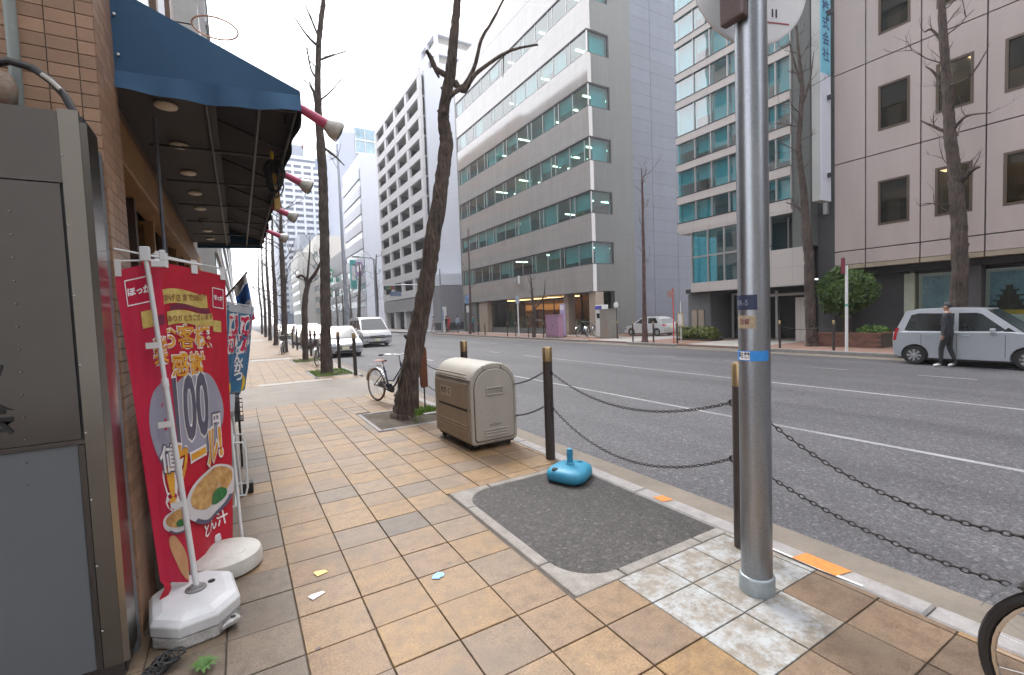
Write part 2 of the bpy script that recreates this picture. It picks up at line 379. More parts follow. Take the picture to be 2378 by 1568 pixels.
bx('far_paving', m_tile, pave, -.9, KX0-.005, 24.0, 190, -.0095, -.001)
bx('pale_strip', m_conc_pale, pave, .3, 1.9, 48, 53, -.0005, .003)
# kerb stones and gutter
y = -3.08; k = 0
while y < 60:
    h = .0 if not (DRV[0]-.6 < y+.5 < DRV[1]+.3) else -.07
    MB().cbox(KX0, KX1, y+.004, y+.996, -.3, .003+h, .012).build('kerb_stone', m_kerb, pave)
    y += 1.0
bx('kerb_run', m_kerb, pave, KX0, KX1, y, 200, -.3, .0)
tag(MB().prism([(KX1+.003, -.115), (3.57, -.143), (3.57, -.3), (KX1+.003, -.3)], -12, 200, 'y').build('gutter', m_gutter), kind='structure')
MB().add([(2.905, 1.33, .0075), (3.035, 1.30, .0075), (3.035, 1.56, .0075), (2.905, 1.58, .0075)], [(0, 1, 2, 3)]).build('paint_mark', m_orange, pave)
MB().add([(2.93, 2.63, .0075), (3.03, 2.60, .0075), (3.03, 2.72, .0075), (2.93, 2.74, .0075)], [(0, 1, 2, 3)]).build('paint_mark', m_orange, pave)
MB().add([(2.90, 1.42, .0070), (2.915, 1.2, .0070), (2.93, 1.2, .0070), (2.915, 2.0, .0070)], [(0, 1, 2, 3)]).build('paint_mark', m_white, pave)
# ---- asphalted tree pit with rounded kerb frame
pit = tag(bpy.data.objects.new('filled_tree_pit', None), kind='structure'); COL.objects.link(pit)
def arc(cx, cy, r, a0, a1, n=8): return [(cx+r*math.cos(R(a0+(a1-a0)*i/n)), cy+r*math.sin(R(a0+(a1-a0)*i/n))) for i in range(n+1)]
a0, a1, b0, b1 = PIT1; fw = .085; rr = .30
ix0, iy0, iy1, ix1 = a0+fw, b0+fw, b1-fw, a1-.012
inner = [(ix1, iy0), (ix1, iy1)] + arc(ix0+rr, iy1-rr, rr, 90, 180) + arc(ix0+rr, iy0+rr, rr, 180, 270)
MB().prism(inner, -.2, -.004, 'z').build('asphalt_fill', m_asph2, pit)
def frame_piece(poly): MB().prism(poly, -.2, .004, 'z').build('frame_stone', m_fconc, pit, bevel=.012)
q = .005
frame_piece([(a0, iy0+rr+q), (ix0, iy0+rr+q), (ix0, iy1-rr-q), (a0, iy1-rr-q)])
frame_piece([(a0, b0)] + [(ix0+rr-q, b0)] + [(x, y) for x, y in reversed(arc(ix0+rr, iy0+rr, rr, 180, 269))] + [(a0, iy0+rr-q)])
frame_piece([(a0, b1)] + [(a0, iy1-rr+q)] + [(x, y) for x, y in reversed(arc(ix0+rr, iy1-rr, rr, 91, 180))] + [(ix0+rr-q, b1)])
frame_piece([(ix0+rr+q, b0), (2.62, b0), (2.62, iy0), (ix0+rr+q, iy0)])
frame_piece([(2.63, b0), (ix1, b0), (ix1, iy0), (2.63, iy0)])
frame_piece([(ix0+rr+q, iy1), (ix1, iy1), (ix1, b1), (ix0+rr+q, b1)])
# ---- planted tree pits
def grass_stuff(name, label, area, n, seed, h=.06):
    r = random.Random(seed); mb = MB()
    for _ in range(n):
        x, y = area(r); a = r.uniform(0, 6.28); hh = h*r.uniform(.4, 1.3); w = .006*r.uniform(.7, 1.6); dx, dy = math.cos(a)*w, math.sin(a)*w; lx, ly = r.uniform(-.5, .5)*hh, r.uniform(-.5, .5)*hh
        mb.add([(x-dx, y-dy, -.01), (x+dx, y+dy, -.01), (x+lx, y+ly, hh)], [(0, 1, 2)])
    return tag(mb.build(name, mat('pit grass', (.15, .27, .025), .7, var=.4, vs=9), recalc=False), label, 'grass', kind='stuff')
def tree_pit(a0, a1, b0, b1, seed):
    p = tag(bpy.data.objects.new('tree_pit', None), kind='structure'); COL.objects.link(p)
    mb = MB(); r = random.Random(seed)
    def fn(u, v):
        x = a0+.07+(a1-a0-.08)*u; y = b0+.07+(b1-b0-.14)*v; e = min(u, 1-u, v, 1-v)
        return (x, y, -.012+min(.05, e*.2)*(.6+.8*math.sin(x*9+seed)*math.sin(y*7)))
    mb.grid(fn, 14, 14).build('soil', m_soil, p, smooth=True)
    for a in ([(a0, a0+.07, b0, b1), (a0+.073, a1, b0, b0+.07), (a0+.073, a1, b1-.07, b1)]): MB().cbox(*a, -.2, .006, .01).build('frame_stone', m_kerb, p)
    return p
tree_pit(*PIT2, 1); tree_pit(*PITS[2], 2); tree_pit(*PITS[3], 3)
grass_stuff('pit_grass', 'green grass growing at the foot of the leaning street tree', lambda r: (r.uniform(2.25, 2.88), 7.3+abs(r.gauss(0, .3)) if r.random() < .8 else r.uniform(6.8, 7.9)), 1500, 1)
grass_stuff('pit_grass', 'green grass around the foot of the second street tree along the kerb', lambda r: (r.uniform(1.85, 2.88), r.uniform(14.3, 16.1)), 1500, 2, .08)
grass_stuff('pit_grass', 'grass around the forked third street tree along the near kerb', lambda r: (r.uniform(1.85, 2.88), r.uniform(20.1, 21.5)), 700, 3, .1)
# ---- far pavement
FX = 16.6
far = tag(MB().box(FX+.16, 60, -40, 44.0, -.3, -.004).build('far_pavement', mat('far paving brick', (.25, .15, .115), .85, var=.2, vs=3, bump=.2)), kind='structure')
far2 = tag(MB().box(FX+.16, 160, 49.6, 300, -.3, -.004).build('far_corner_pavement', m_conc_pale), kind='structure')
bx('apron', m_conc_pale, far, 16.77, 21.6, 15.9+.9, 19.8, -.003, .002); bx('apron', m_conc_pale, far, 16.77, 21.2, 10.5, 13.6, -.003, .002)
bx('pale_band', m_conc_pale, far, 18.9, 19.75, 20, 43.9, -.003, .001)
for k in range(62):
    y = -16+k; low = (16.6 < y+.5 < 20) or (10.3 < y+.5 < 13.8)
    if y+1 > 44: break
    MB().cbox(FX, FX+.15, y+.005, y+.995, -.3, (-.09 if low else .003), .012).build('kerb_stone', m_kerb, far)
tag(MB().prism([(16.15, -.143), (FX-.004, -.12), (FX-.004, -.3), (16.15, -.3)], -40, 44, 'y').build('far_gutter', m_gutter), kind='structure')
bx('kerb_run', m_kerb, far2, FX, FX+.15, 50, 300, -.3, .003)
# ================================================================ BUILDINGS
def clad(name, col, pu, pz, ou=0, oz=0, lw=.012, rough=.5, ior=1.5, var=.12, vs=1.2, jc=None, streak=True, panel=.12):
    m, N, L, B = nmat(name)
    g = N.new('ShaderNodeNewGeometry').outputs['Position']; sp = N.new('ShaderNodeSeparateXYZ'); L.new(g, sp.inputs[0])
    u = mathn(N, L, 'DIVIDE', mathn(N, L, 'SUBTRACT', mathn(N, L, 'ADD', sp.outputs[0], sp.outputs[1]), ou), pu)
    v = mathn(N, L, 'DIVIDE', mathn(N, L, 'SUBTRACT', sp.outputs[2], oz), pz)
    cb = N.new('ShaderNodeCombineXYZ'); L.new(mathn(N, L, 'FLOOR', u), cb.inputs[0]); L.new(mathn(N, L, 'FLOOR', v), cb.inputs[1])
    w = N.new('ShaderNodeTexWhiteNoise'); L.new(cb.outputs[0], w.inputs[0])
    mp = N.new('ShaderNodeMapping'); mp.inputs['Scale'].default_value = (1, 1, .15 if streak else 1); L.new(g, mp.inputs[0])
    n = noise(N, L, mp.outputs[0], vs, 5); n2 = noise(N, L, g, 25, 3)
    f = mathn(N, L, 'ADD', mathn(N, L, 'MULTIPLY', n, .6), mathn(N, L, 'ADD', mathn(N, L, 'MULTIPLY', n2, .2), mathn(N, L, 'MULTIPLY', w.outputs[0], panel)))
    c = ramp(N, L, f, [(.25, mul(col, 1-var)), (.75, mul(col, 1+var))])
    ju = mathn(N, L, 'LESS_THAN', mathn(N, L, 'FRACT', u), lw/pu); jv = mathn(N, L, 'LESS_THAN', mathn(N, L, 'FRACT', v), lw/pz)
    c = mixc(N, L, mathn(N, L, 'MAXIMUM', ju, jv), c, jc or mul(col, .62))
    L.new(c, B.inputs['Base Color']); L.new(mathn(N, L, 'ADD', mathn(N, L, 'MULTIPLY', n, .1), rough-.05), B.inputs['Roughness']); B.inputs['IOR'].default_value = ior
    return m
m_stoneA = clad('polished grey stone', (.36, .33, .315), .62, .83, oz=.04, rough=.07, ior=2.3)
m_stoneA2 = clad('ribbed grey stone', (.135, .14, .135), .31, 1.66, rough=.35, ior=1.5)  # ribbed stone; base also lowered to carry the side face's canyon shade
m_blue = mat('blue grey metal panel', (.14, .16, .205), .42, metal=.0, var=.14, vs=.9, obr=.1, streak=True)
m_frame_dk = mat('dark window frame', (.035, .035, .04), .4, var=.1)
m_frame_lt = mat('aluminium frame', (.5, .5, .5), .35, metal=.6, var=.05)
m_glassA = glass('office glass', (.58, .82, .82), .95, 2.5, wob=.15)
m_glassA2 = glass('side office glass', (.42, .76, .78), .9, 1.5, wob=.1)
m_glassG = glass('teal glass', (.19, .82, .87), 1.0, 2.6, wob=.2)
m_glassT = glass('brown tinted glass', (.35, .33, .28), 1, 1.5, wob=.1)
m_glassS = glass('shop glass', (.8, .85, .82), 1, 1.45)
m_ceil = mat('office ceiling', (.55, .55, .53), .8, var=.05)
m_room = mat('office wall', (.34, .33, .31), .8, var=.2, vs=.7)
m_blind = mat('pale blind', (.56, .60, .58), .8, var=.12, vs=1.5, streak=True)
m_tube = emit('fluorescent tube', (1, .86, .66), 3.2)
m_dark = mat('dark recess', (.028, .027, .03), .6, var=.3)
m_warm = emit('warm shop lamp', (1, .66, .3), 1.6)
bA = thing('office_building', 'grey polished stone office block with long ribbon windows on the corner', 'building', (19.8, 23.1, 0))
def absolute(o):   # children use world coordinates
    o.location = (0, 0, 0)
absolute(bA)
rowsA = [(4.63, 6.1), (7.87, 9.35), (11.2, 12.73), (14.58, 16.07), (17.9, 19.35), (21.25, 22.7)]
ya, yb, xa, xs, xe = 23.1, 43.1, 19.8, 21.65, 23.6
Lp = lambda d=0: [(xa+d, yb), (xa+d, ya+d), (xs, ya+d), (xs, ya+.3), (xa+.3, ya+.3), (xa+.3, yb)]
zb = 2.88
for z0, z1 in rowsA+[(24.65, None)]:
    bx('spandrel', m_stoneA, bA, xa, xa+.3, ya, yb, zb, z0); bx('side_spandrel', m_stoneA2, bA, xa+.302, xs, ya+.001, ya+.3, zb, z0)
    zb = z1
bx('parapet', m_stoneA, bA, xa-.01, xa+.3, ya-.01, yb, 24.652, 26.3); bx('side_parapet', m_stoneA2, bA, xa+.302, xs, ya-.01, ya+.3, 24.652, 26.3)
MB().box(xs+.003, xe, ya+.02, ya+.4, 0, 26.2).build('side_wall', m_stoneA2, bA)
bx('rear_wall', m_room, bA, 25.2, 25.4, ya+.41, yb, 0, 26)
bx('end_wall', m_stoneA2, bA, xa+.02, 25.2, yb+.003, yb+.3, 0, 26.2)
pats = [1.4, 1.62, .5, 1.6, 1.62, .5]
pane_cache = {}
def pane(parent, m, x, y0, y1, z0, z1, th=.02, axis='x', frame=None):
    k = (round(y1-y0, 3), round(z1-z0, 3), m.name, axis)
    if k not in pane_cache:
        a, b = (y1-y0)/2, (z1-z0)/2
        pane_cache[k] = (MB().box(-th/2, th/2, -a, a, -b, b) if axis == 'x' else MB().box(-a, a, -th/2, th/2, -b, b)).mesh('pane', m)
    return inst('pane', pane_cache[k], parent, (x, (y0+y1)/2, (z0+z1)/2) if axis == 'x' else ((y0+y1)/2, x, (z0+z1)/2))
rA = random.Random(3)
for ri, (z0, z1) in enumerate(rowsA):
    MB().prism([(xa+.03, yb-.02), (xa+.03, ya+.03), (xs, ya+.03), (xs, ya+.12), (xa+.12, ya+.12), (xa+.12, yb-.02)], z0+.003, z0+.07, 'z').build('sill', m_frame_dk, bA)
    MB().prism([(xa+.03, yb-.02), (xa+.03, ya+.03), (xs, ya+.03), (xs, ya+.12), (xa+.12, ya+.12), (xa+.12, yb-.02)], z1-.08, z1-.003, 'z').build('window_head', m_frame_dk, bA)
    bx('corner_mullion', m_frame_lt, bA, xa+.045, xa+.105, ya+.045, ya+.105, z0+.071, z1-.081)
    pane(bA, m_glassA2, ya+.085, xa+.11, xs-.09, z0+.07, z1-.08, axis='y')
    if ri != 1: bx('blind', m_blind, bA, xa+.5, xs-.1, ya+.32, ya+.34, z0, z1-.02)
    bx('mullion', m_frame_dk, bA, xs-.09, xs-.003, ya+.04, ya+.11, z0+.071, z1-.081)
    y = ya+.1; k = ri
    while y < yb-.3:
        w = pats[k % 6]*rA.uniform(.93, 1.05); y2 = min(y+w, yb-.05)
        pane(bA, m_glassA, xa+.085, y+.025, y2-.025, z0+.07, z1-.08)
        bx('mullion', m_frame_lt, bA, xa+.05, xa+.11, y2-.025, y2+.025, z0+.071, z1-.081)
        q = rA.random()
        if q < (.72 if ri < 2 else .4): bx('blind', m_blind, bA, xa+.2, xa+.22, y+.03, y2-.03, z0+.05+(0 if q < .22 else rA.uniform(.2, .8)), z1-.02)
        y = y2; k += 1
    bx('floor_slab', m_ceil, bA, xa+.31, 25.19, ya+.41, yb-.01, z1-.02, z1+1.5)
    bx('partition', m_room, bA, xa+.9, 25.1, 31+ri*1.3, 31.1+ri*1.3, z0-.2, z1-.03)
    if True:
        for yy in ((24.6, 26.6, 28.9, 33, 37) if ri in (2, 3) else (25.2, 29.4, 34)):
            for xx in (20.7, 22.6): bx('light_tube', m_tube, bA, xx, xx+1.15, yy, yy+.1, z1-.09, z1-.03)
    if ri < 4:
        for yy in range(5):   # desks and cabinets near the glass
            a = rA.uniform(24, 41); bx('office_cabinet', rA.choice([m_room, m_frame_dk, mat('ochre cabinet', (.45, .28, .08), .6)]), bA, 21.2, 21.8, a, a+rA.uniform(.5, 1.4), z0-.2, z0+rA.uniform(.3, .9))
# ground floor shop
m_tanpil = mat('tan stone pillar', (.36, .29, .23), .45, var=.12, vs=2)
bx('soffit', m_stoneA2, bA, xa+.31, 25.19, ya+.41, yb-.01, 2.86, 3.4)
bx('pillar', m_tanpil, bA, xa+.15, xa+.8, 38.3, 40.0, 0, 2.85); bx('pillar', m_tanpil, bA, xa+.15, xa+.85, 23.12, 23.75, 0, 2.85); bx('pillar', m_tanpil, bA, 20.3, 20.9, 26.45, 27.0, 0, 2.85)
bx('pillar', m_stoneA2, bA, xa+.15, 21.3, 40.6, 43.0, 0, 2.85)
bx('plinth', m_stoneA2, bA, 20.35, 20.6, 27.0, 38.3, 0, .42)
ys = [27.0+i*1.413 for i in range(9)]
for i in range(8):
    pane(bA, m_glassS, 20.45, ys[i]+.03, ys[i+1]-.03, .43, 2.55); bx('mullion', m_frame_dk, bA, 20.42, 20.49, ys[i+1]-.03, ys[i+1]+.03, .43, 2.55)
bx('transom', m_frame_dk, bA, 20.4, 20.5, 27.0, 38.3, 2.555, 2.7)
bx('shop_wall', mat('warm shop wall', (.5, .24, .10), .7, var=.4, vs=1.5), bA, 23.2, 23.3, 26, 40, 0, 2.85)
for k in range(13):
    y = 27.2+k*.86; cc = rA.choice([(.55, .2, .06), (.45, .32, .12), (.12, .25, .16), (.5, .45, .3), (.3, .06, .04), (.1, .12, .1)])
    bx('display_shelf', mat('shop goods %d' % k, cc, .6, var=.5, vs=6), bA, 21.6+rA.random(), 22.9, y, y+.75, 0, rA.uniform(.9, 2.0))
for k in range(5): bx('shop_lamp', m_warm, bA, 21.1, 22.6, 28+k*2.1, 28.12+k*2.1, 2.77, 2.82)
bx('light_box', emit('lit orange sign', (.7, .28, .09), .22), bA, 23.05, 23.15, 30, 36.5, 1.85, 2.35)
bx('entrance_wall', m_dark, bA, 22.4, 22.6, 23.5, 26.4, 0, 2.85)
for k in range(3): pane(bA, m_glassS, 21.5, 23.8+k*.88, 24.6+k*.88, .05, 2.4); bx('door_frame', m_frame_dk, bA, 21.46, 21.54, 24.6+k*.88, 24.68+k*.88, 0, 2.85)
# ---- blue panelled flank
bB = thing('panelled_building', 'blue grey windowless flank clad in wide metal panels', 'building')
bx('core', m_frame_dk, bB, 23.72, 36, 23.24, 40, 0, 30)
pz = .838; pcache = {}
for r_ in range(35):
    for c_, (u0, u1) in enumerate(((23.62, 25.5), (25.51, 28.0), (28.01, 30.5), (30.51, 33))):
        if c_ not in pcache: pcache[c_] = MB().box(0, u1-u0-.012, 0, .07, 0, pz-.010).mesh('panel', m_blue)
        if c_ == 0 and r_ == 0: pass
        inst('panel', pcache[c_], bB, (u0, 23.16, .35+r_*pz))
bx('plinth', m_stoneA2, bB, 23.62, 36, 23.14, 23.238, 0, .34)
# ---- green glass building
m_whiteband = clad('white panel band', (.52, .47, .45), .9, 9, ou=16.0-.05+19.3, rough=.35, var=.08)
m_dkstone = mat('charcoal stone', (.075, .075, .08), .45, var=.2, vs=2)
bG = thing('glass_building', 'teal glass office building with pale horizontal bands and a projecting upper body', 'building')
xg = 19.3; ysG = [15.96, 14.93, 14.04, 13.16, 12.3, 11.42, 11.03, 10.43]
zr = [(5.79, 6.74), (7.1, 8.36), (8.68, 9.7), (10.04, 11.42), (11.75, 12.75), (13.06, 14.35), (14.62, 15.7), (16.02, 17.3), (17.6, 18.7), (19.0, 20.3)]
z = 5.38
for z0, z1 in zr:
    MB().box(xg, xg+.2, 10.43, 16.0, z, z0).build('band', m_whiteband, bG)
    bx('band_edge', m_frame_dk, bG, xg-.012, xg+.05, 10.44, 15.99, z0+.002, z0+.04)
    for i in range(7):
        a, b = ysG[i+1], ysG[i]
        pane(bG, m_glassG, xg+.1, a+.02, b-.02, z0+.04, z1)
        bx('mullion', m_frame_lt, bG, xg+.03, xg+.16, a-.02, a+.02, z0+.042, z1)
    z = z1
bx('band', m_whiteband, bG, xg, xg+.2, 10.43, 16.0, z, z+.6)
bx('flank', m_whiteband, bG, xg+.202, 25, 15.9, 16.0, 5.38, 20.9); bx('soffit', m_whiteband, bG, xg+.01, 25, 10.4, 15.9, 5.25, 5.378)
bx('core', mat('office interior teal', (.2, .3, .3), .7, var=.4, vs=.8), bG, 21.4, 25, 10.3, 15.89, 5.4, 20.8)
for z0, z1 in zr:
    bx('floor_slab', m_room, bG, xg+.22, 21.39, 10.45, 15.88, z1-.05, z1+.3)
for z0, z1 in zr:
    for i in range(7):
        if rA.random() < .9: bx('blind', m_blind, bG, xg+.3, xg+.32, ysG[i+1]+.03, ysG[i]-.03, z0+rA.choice([0, 0, .3, .6]), z1)
bx('fin_wall', m_stoneA2, bG, xg+.1, 24, 9.72, 10.42, 3.85, 21); bx('dark_flank', m_dkstone, bG, xg+.6, 24, 9.1, 9.71, 0, 21)
for zz in (2.0, 5, 8, 11, 14): bx('pipe_bracket', m_frame_lt, bG, xg+.45, xg+.6, 9.3, 9.45, zz, zz+.5)
# projecting box of the first floor
bx('band', m_whiteband, bG, xg-.02, xg+.3, 11.3, 15.23, 2.34, 2.78); bx('band', m_frame_lt, bG, xg+.02, xg+.14, 11.3, 15.2, 4.0, 4.07)
yl = [15.2, 14.3, 13.44, 12.56, 11.7, 11.3]
for i in range(5):
    for z0, z1 in ((2.79, 3.99), (4.08, 5.24)): pane(bG, m_glassG, xg+.1, yl[i+1]+.03, yl[i]-.03, z0, z1)
    for z0, z1 in ((2.785, 3.995), (4.075, 5.245)): bx('mullion', m_frame_lt, bG, xg+.03, xg+.16, yl[i+1]-.03, yl[i+1]+.03, z0, z1)
bx('mullion', m_frame_lt, bG, xg+.03, xg+.16, 15.17, 15.225, 2.785, 5.245)
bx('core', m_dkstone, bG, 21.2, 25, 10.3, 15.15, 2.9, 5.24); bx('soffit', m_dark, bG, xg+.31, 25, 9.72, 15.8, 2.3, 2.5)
bx('balustrade', clad('balustrade panel', (.47, .43, .41), .86, .75, ou=11.2+19.25, oz=2.33, rough=.4, var=.06), bG, xg-.05, xg+.15, 9.73, 11.28, 2.32, 3.83)
bx('recess_wall', mat('brown recess', (.07, .045, .04), .6), bG, xg+1.2, xg+1.3, 9.73, 11.29, 2.6, 5.24)
for y in (10.0, 10.4, 10.9): bx('recess_post', m_frame_lt, bG, xg+.7, xg+.74, y, y+.04, 2.6, 5.24)
bx('ground_wall', clad('grey ground wall', (.15, .155, .165), .9, .9, rough=.5), bG, 19.9, 21.6, 14.6, 15.9, 0, 2.29)
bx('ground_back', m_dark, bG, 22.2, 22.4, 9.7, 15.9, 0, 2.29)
for y in (15.35, 14.95): bx('notice_panel', m_tanpil, bG, 19.84, 19.895, y, y+.3, .5, 1.45)
for y, w in ((14.05, .1), (13.0, .1), (11.9, .1)): bx('door_frame', m_frame_lt, bG, 20.9, 21.0, y, y+w, 0, 2.2)
bx('door_frame', m_frame_lt, bG, 20.9, 21.0, 13.1, 14.05, 2.1, 2.2); pane(bG, m_glassS, 20.95, 13.1, 14.05, 0, 2.1)
bx('white_slab', m_whiteband, bG, 20.2, 20.45, 10.05, 10.75, 0, 1.85); bx('shelf_beam', m_whiteband, bG, 20.4, 20.6, 10.0, 12.0, 1.95, 2.06)
# ---- hanging sign on green building
sg = thing('hanging_sign', 'tall white vertical building sign with a light blue upper part', 'sign')
bx('sign_box', mat('sign grey side', (.42, .42, .41), .4, var=.05), sg, 18.62, 19.28, 8.98, 9.28, 5.35, 21)
bx('sign_face', mat('sign white', (.6, .64, .72), .35, var=.03), sg, 18.6, 19.28, 8.95, 8.977, 5.35, 9.9); bx('sign_face', mat('sign light blue', (.16, .48, .62), .35, var=.04), sg, 18.6, 19.28, 8.95, 8.977, 9.905, 21)
tv = [('大', 0), ('阪', 1), ('環', 2), ('境', 3), ('産', 4), ('業', 5), ('株', 6), ('式', 7), ('会', 8), ('社', 9)]
for ch, i in tv:
    t = text_mb(ch, .5, .008); t.v = [(18.94+v[0], 8.945, 15.6-i*.56+v[1]) for v in t.v]; t.build('letter', mat('sign navy', (.02, .06, .18), .5), sg)
for z in (6.2, 9.0, 12, 15): bx('bracket', m_frame_dk, sg, 19.0, 19.12, 8.80, 8.944, z, z+.15)
# ---- tan panel building
m_tan = clad('pinkish beige panel', (.42, .35, .335), 40, 40, rough=.6, var=.17, vs=1.1)
m_bronze = mat('bronze frame', (.10, .07, .052), .4, metal=.3, var=.1)
bT = thing('beige_building', 'pinkish beige panelled building with square bronze framed windows', 'building')
ysT = [9.08, 8.055]+[8.055-1.567*i for i in range(1, 9)]; zT = [2.97, 3.49, 6.77, 10.05, 13.33, 16.6]
bx('core', mat('dim office interior', (.30, .25, .15), .8, var=.4, vs=1), bT, 21.6, 30, -5, 9.0, 2.9, 17)
bx('joint_backing', m_dark, bT, 19.93, 19.99, 8.06, 9.05, 2.95, 17)
for i in range(1, len(ysT)-1): bx('joint_backing', m_dark, bT, 19.921, 19.97, ysT[i]-.06, ysT[i]+.06, 2.98, 16.5)
for j in range(1, len(zT)-1): bx('joint_backing', m_dark, bT, 19.9205, 19.96, -4.4, 9.0, zT[j]-.06, zT[j]+.06)
bx('left_return', m_tan, bT, 20.0, 26, 9.0, 9.08, 2.95, 17)
for i in range(len(ysT)-1):
    y1, y0 = ysT[i]-.019, ysT[i+1]+.019
    for j in range(len(zT)-1):
        z0, z1 = zT[j]+.019, zT[j+1]-.019
        mb = MB()
        if j == 0 or i == 0: mb.box(19.8, 19.92, y0, y1, z0, z1).build('panel', m_tan, bT); 
        else:
            w1, w0 = y1+.019-.375, y0-.019+.29; q0, q1 = z0-.019+.77, z1+.019-.955
            mb.add([(x, a, b) for x in (19.8, 19.92) for a, b in ((y0, z0), (y1, z0), (y1, z1), (y0, z1), (w0, q0), (w1, q0), (w1, q1), (w0, q1))],
                   [(0, 1, 5, 4), (1, 2, 6, 5), (2, 3, 7, 6), (3, 0, 4, 7), (8, 9, 13, 12), (9, 10, 14, 13), (10, 11, 15, 14), (11, 8, 12, 15),
                    (0, 1, 9, 8), (1, 2, 10, 9), (2, 3, 11, 10), (3, 0, 8, 11), (4, 5, 13, 12), (5, 6, 14, 13), (6, 7, 15, 14), (7, 4, 12, 15)]).build('panel', m_tan, bT)
            wd = MB(); t = .075
            for b in ((w0+.002, w1-.002, q0+.002, q0+t), (w0+.002, w1-.002, q1-t, q1-.002), (w0+.002, w0+t, q0+t, q1-t), (w1-t, w1-.002, q0+t, q1-t)): wd.box(19.79, 19.9, b[0], b[1], b[2], b[3])
            wo = wd.build('window', m_bronze, bT); pane(wo, m_glassT, 19.85, w0+t, w1-t, q0+t, q1-t)
            if rA.random() < .45: bx('blind', mat('beige blind', (.42, .40, .34), .8), wo, 20.05, 20.07, w0, w1, q1-rA.uniform(.3, 1.2), q1)
    bx('lip', mat('beige lip', (.33, .27, .20), .5), bT, 19.78, 20.25, y0, y1, 2.82, 2.968)
for j in range(1, 5): bx('ceiling', m_ceil, bT, 20, 21.59, -4.8, 9.0, zT[j+1]-.75, zT[j+1]+.5)
for j in (1, 2, 3):
    for yy in (7.2, 6.2, 5.4, 4.2, 3.4, 2.5): bx('ceiling_lamp', m_tube, bT, 20.5, 21.4, yy, yy+.14, zT[j+1]-.82, zT[j+1]-.76)
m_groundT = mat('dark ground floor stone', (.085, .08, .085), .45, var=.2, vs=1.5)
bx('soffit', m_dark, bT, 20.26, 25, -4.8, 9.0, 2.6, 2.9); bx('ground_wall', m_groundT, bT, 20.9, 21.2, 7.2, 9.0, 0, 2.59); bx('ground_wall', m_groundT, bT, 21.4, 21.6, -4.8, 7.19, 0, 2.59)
for y in (5.12, 2.1, -.5): bx('column', m_groundT, bT, 20.3, 20.9, y, y+.36, 0, 2.59)
bx('pale_pillar', mat('pale green pillar', (.40, .43, .33), .5), bT, 20.5, 20.8, 6.86, 7.16, 0, 2.5)
def poster(y0, y1, lab):
    p = thing('window_poster', lab, 'poster')
    bx('frame', m_frame_lt, p, 20.62, 20.66, y0-.1, y1+.1, .45, 2.46)
    bx('poster_sky', mat('poster sky', (.06, .22, .42), .3, var=.5, vs=1.3, col2=(.35, .5, .62)), p, 20.6, 20.617, y0, y1, 1.25, 2.36)
    bx('poster_field', mat('poster field', (.5, .33, .03), .3, var=.5, vs=3), p, 20.6, 20.617, y0, y1, 1.02, 1.247)
    bx('poster_foot', mat('poster foot', (.5, .56, .6), .3, var=.05), p, 20.6, 20.617, y0, y1, .55, 1.017)
    pane(p, m_glassS, 20.58, y0-.08, y1+.08, .47, 2.44)
    return p
poster(5.55, 6.68, 'large window poster of blue sky over yellow flowers left of the tree trunk')
p2 = poster(2.9, 4.99, 'large window poster with a dark castle silhouette over yellow fields')
mbs = MB()
for w, z0, z1 in ((.95, 1.16, 1.3), (.55, 1.3, 1.42), (.75, 1.42, 1.47), (.42, 1.47, 1.58), (.6, 1.58, 1.63), (.3, 1.63, 1.74), (.42, 1.74, 1.79), (.16, 1.79, 1.93)): mbs.box(20.592, 20.598, 4.55-w/2, 4.55+w/2, z0, z1)
tag(mbs.build('castle_silhouette', mat('poster dark', (.03, .025, .02), .4), p2), kind='stuff')
MB().lathe([(.001, 20.59), (.09, 20.591), (.09, 20.597), (.001, 20.598)], (0, 4.6, .86), 16, 'x').build('poster_emblem', mat('poster red', (.55, .02, .03), .4), p2)
# ---- white balcony block beyond the side street
m_wconc = clad('white painted concrete', (.60, .585, .60), 5.1, 2.4, rough=.6, var=.07, vs=.5, lw=.02, jc=(.5, .49, .5))
m_wside = mat('white flank', (.60, .62, .68), .55, var=.05, vs=.3, streak=True)
bW = thing('balcony_block', 'white apartment block with a grid of dark recessed balconies', 'building')
bx('body', m_wside, bW, 21.6, 34, 53.3, 74, 0, 31.2)
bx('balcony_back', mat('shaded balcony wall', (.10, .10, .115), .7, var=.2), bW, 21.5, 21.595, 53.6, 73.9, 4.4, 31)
bx('flank', m_wside, bW, 20.6, 21.598, 53.2, 53.55, 0, 31.2)
pit_z = 2.36; z = 4.75
for k in range(12):
    z0 = z+k*pit_z
    if z0 > 31: break
    bx('balcony_band', m_wconc, bW, 20.0, 20.32, 53.56, 73.9, z0-.42, min(z0+.55, 31.2)); bx('balcony_floor', m_room, bW, 20.321, 21.49, 53.56, 73.9, z0-.42, min(z0-.25, 31.2))
    for i in range(4):
        y = 54.3+i*4.95
        bx('window', m_frame_lt, bW, 21.4, 21.48, y+.8, y+.88, z0+.56, z0+pit_z-.54)
        if rA.random() < .4: bx('curtain', m_room, bW, 21.42, 21.49, y+1.2, y+2.6, z0+.56, z0+1.7)
for i in range(5):
    y = 53.56+i*4.95
    for k in range(11):
        z0 = z+k*pit_z
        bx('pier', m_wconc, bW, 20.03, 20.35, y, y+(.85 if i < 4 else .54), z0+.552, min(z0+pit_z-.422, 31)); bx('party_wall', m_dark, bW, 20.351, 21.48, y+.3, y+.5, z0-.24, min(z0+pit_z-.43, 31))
    bx('column', m_wconc, bW, 20.2, 20.9, y, y+.8, 0, 4.22)
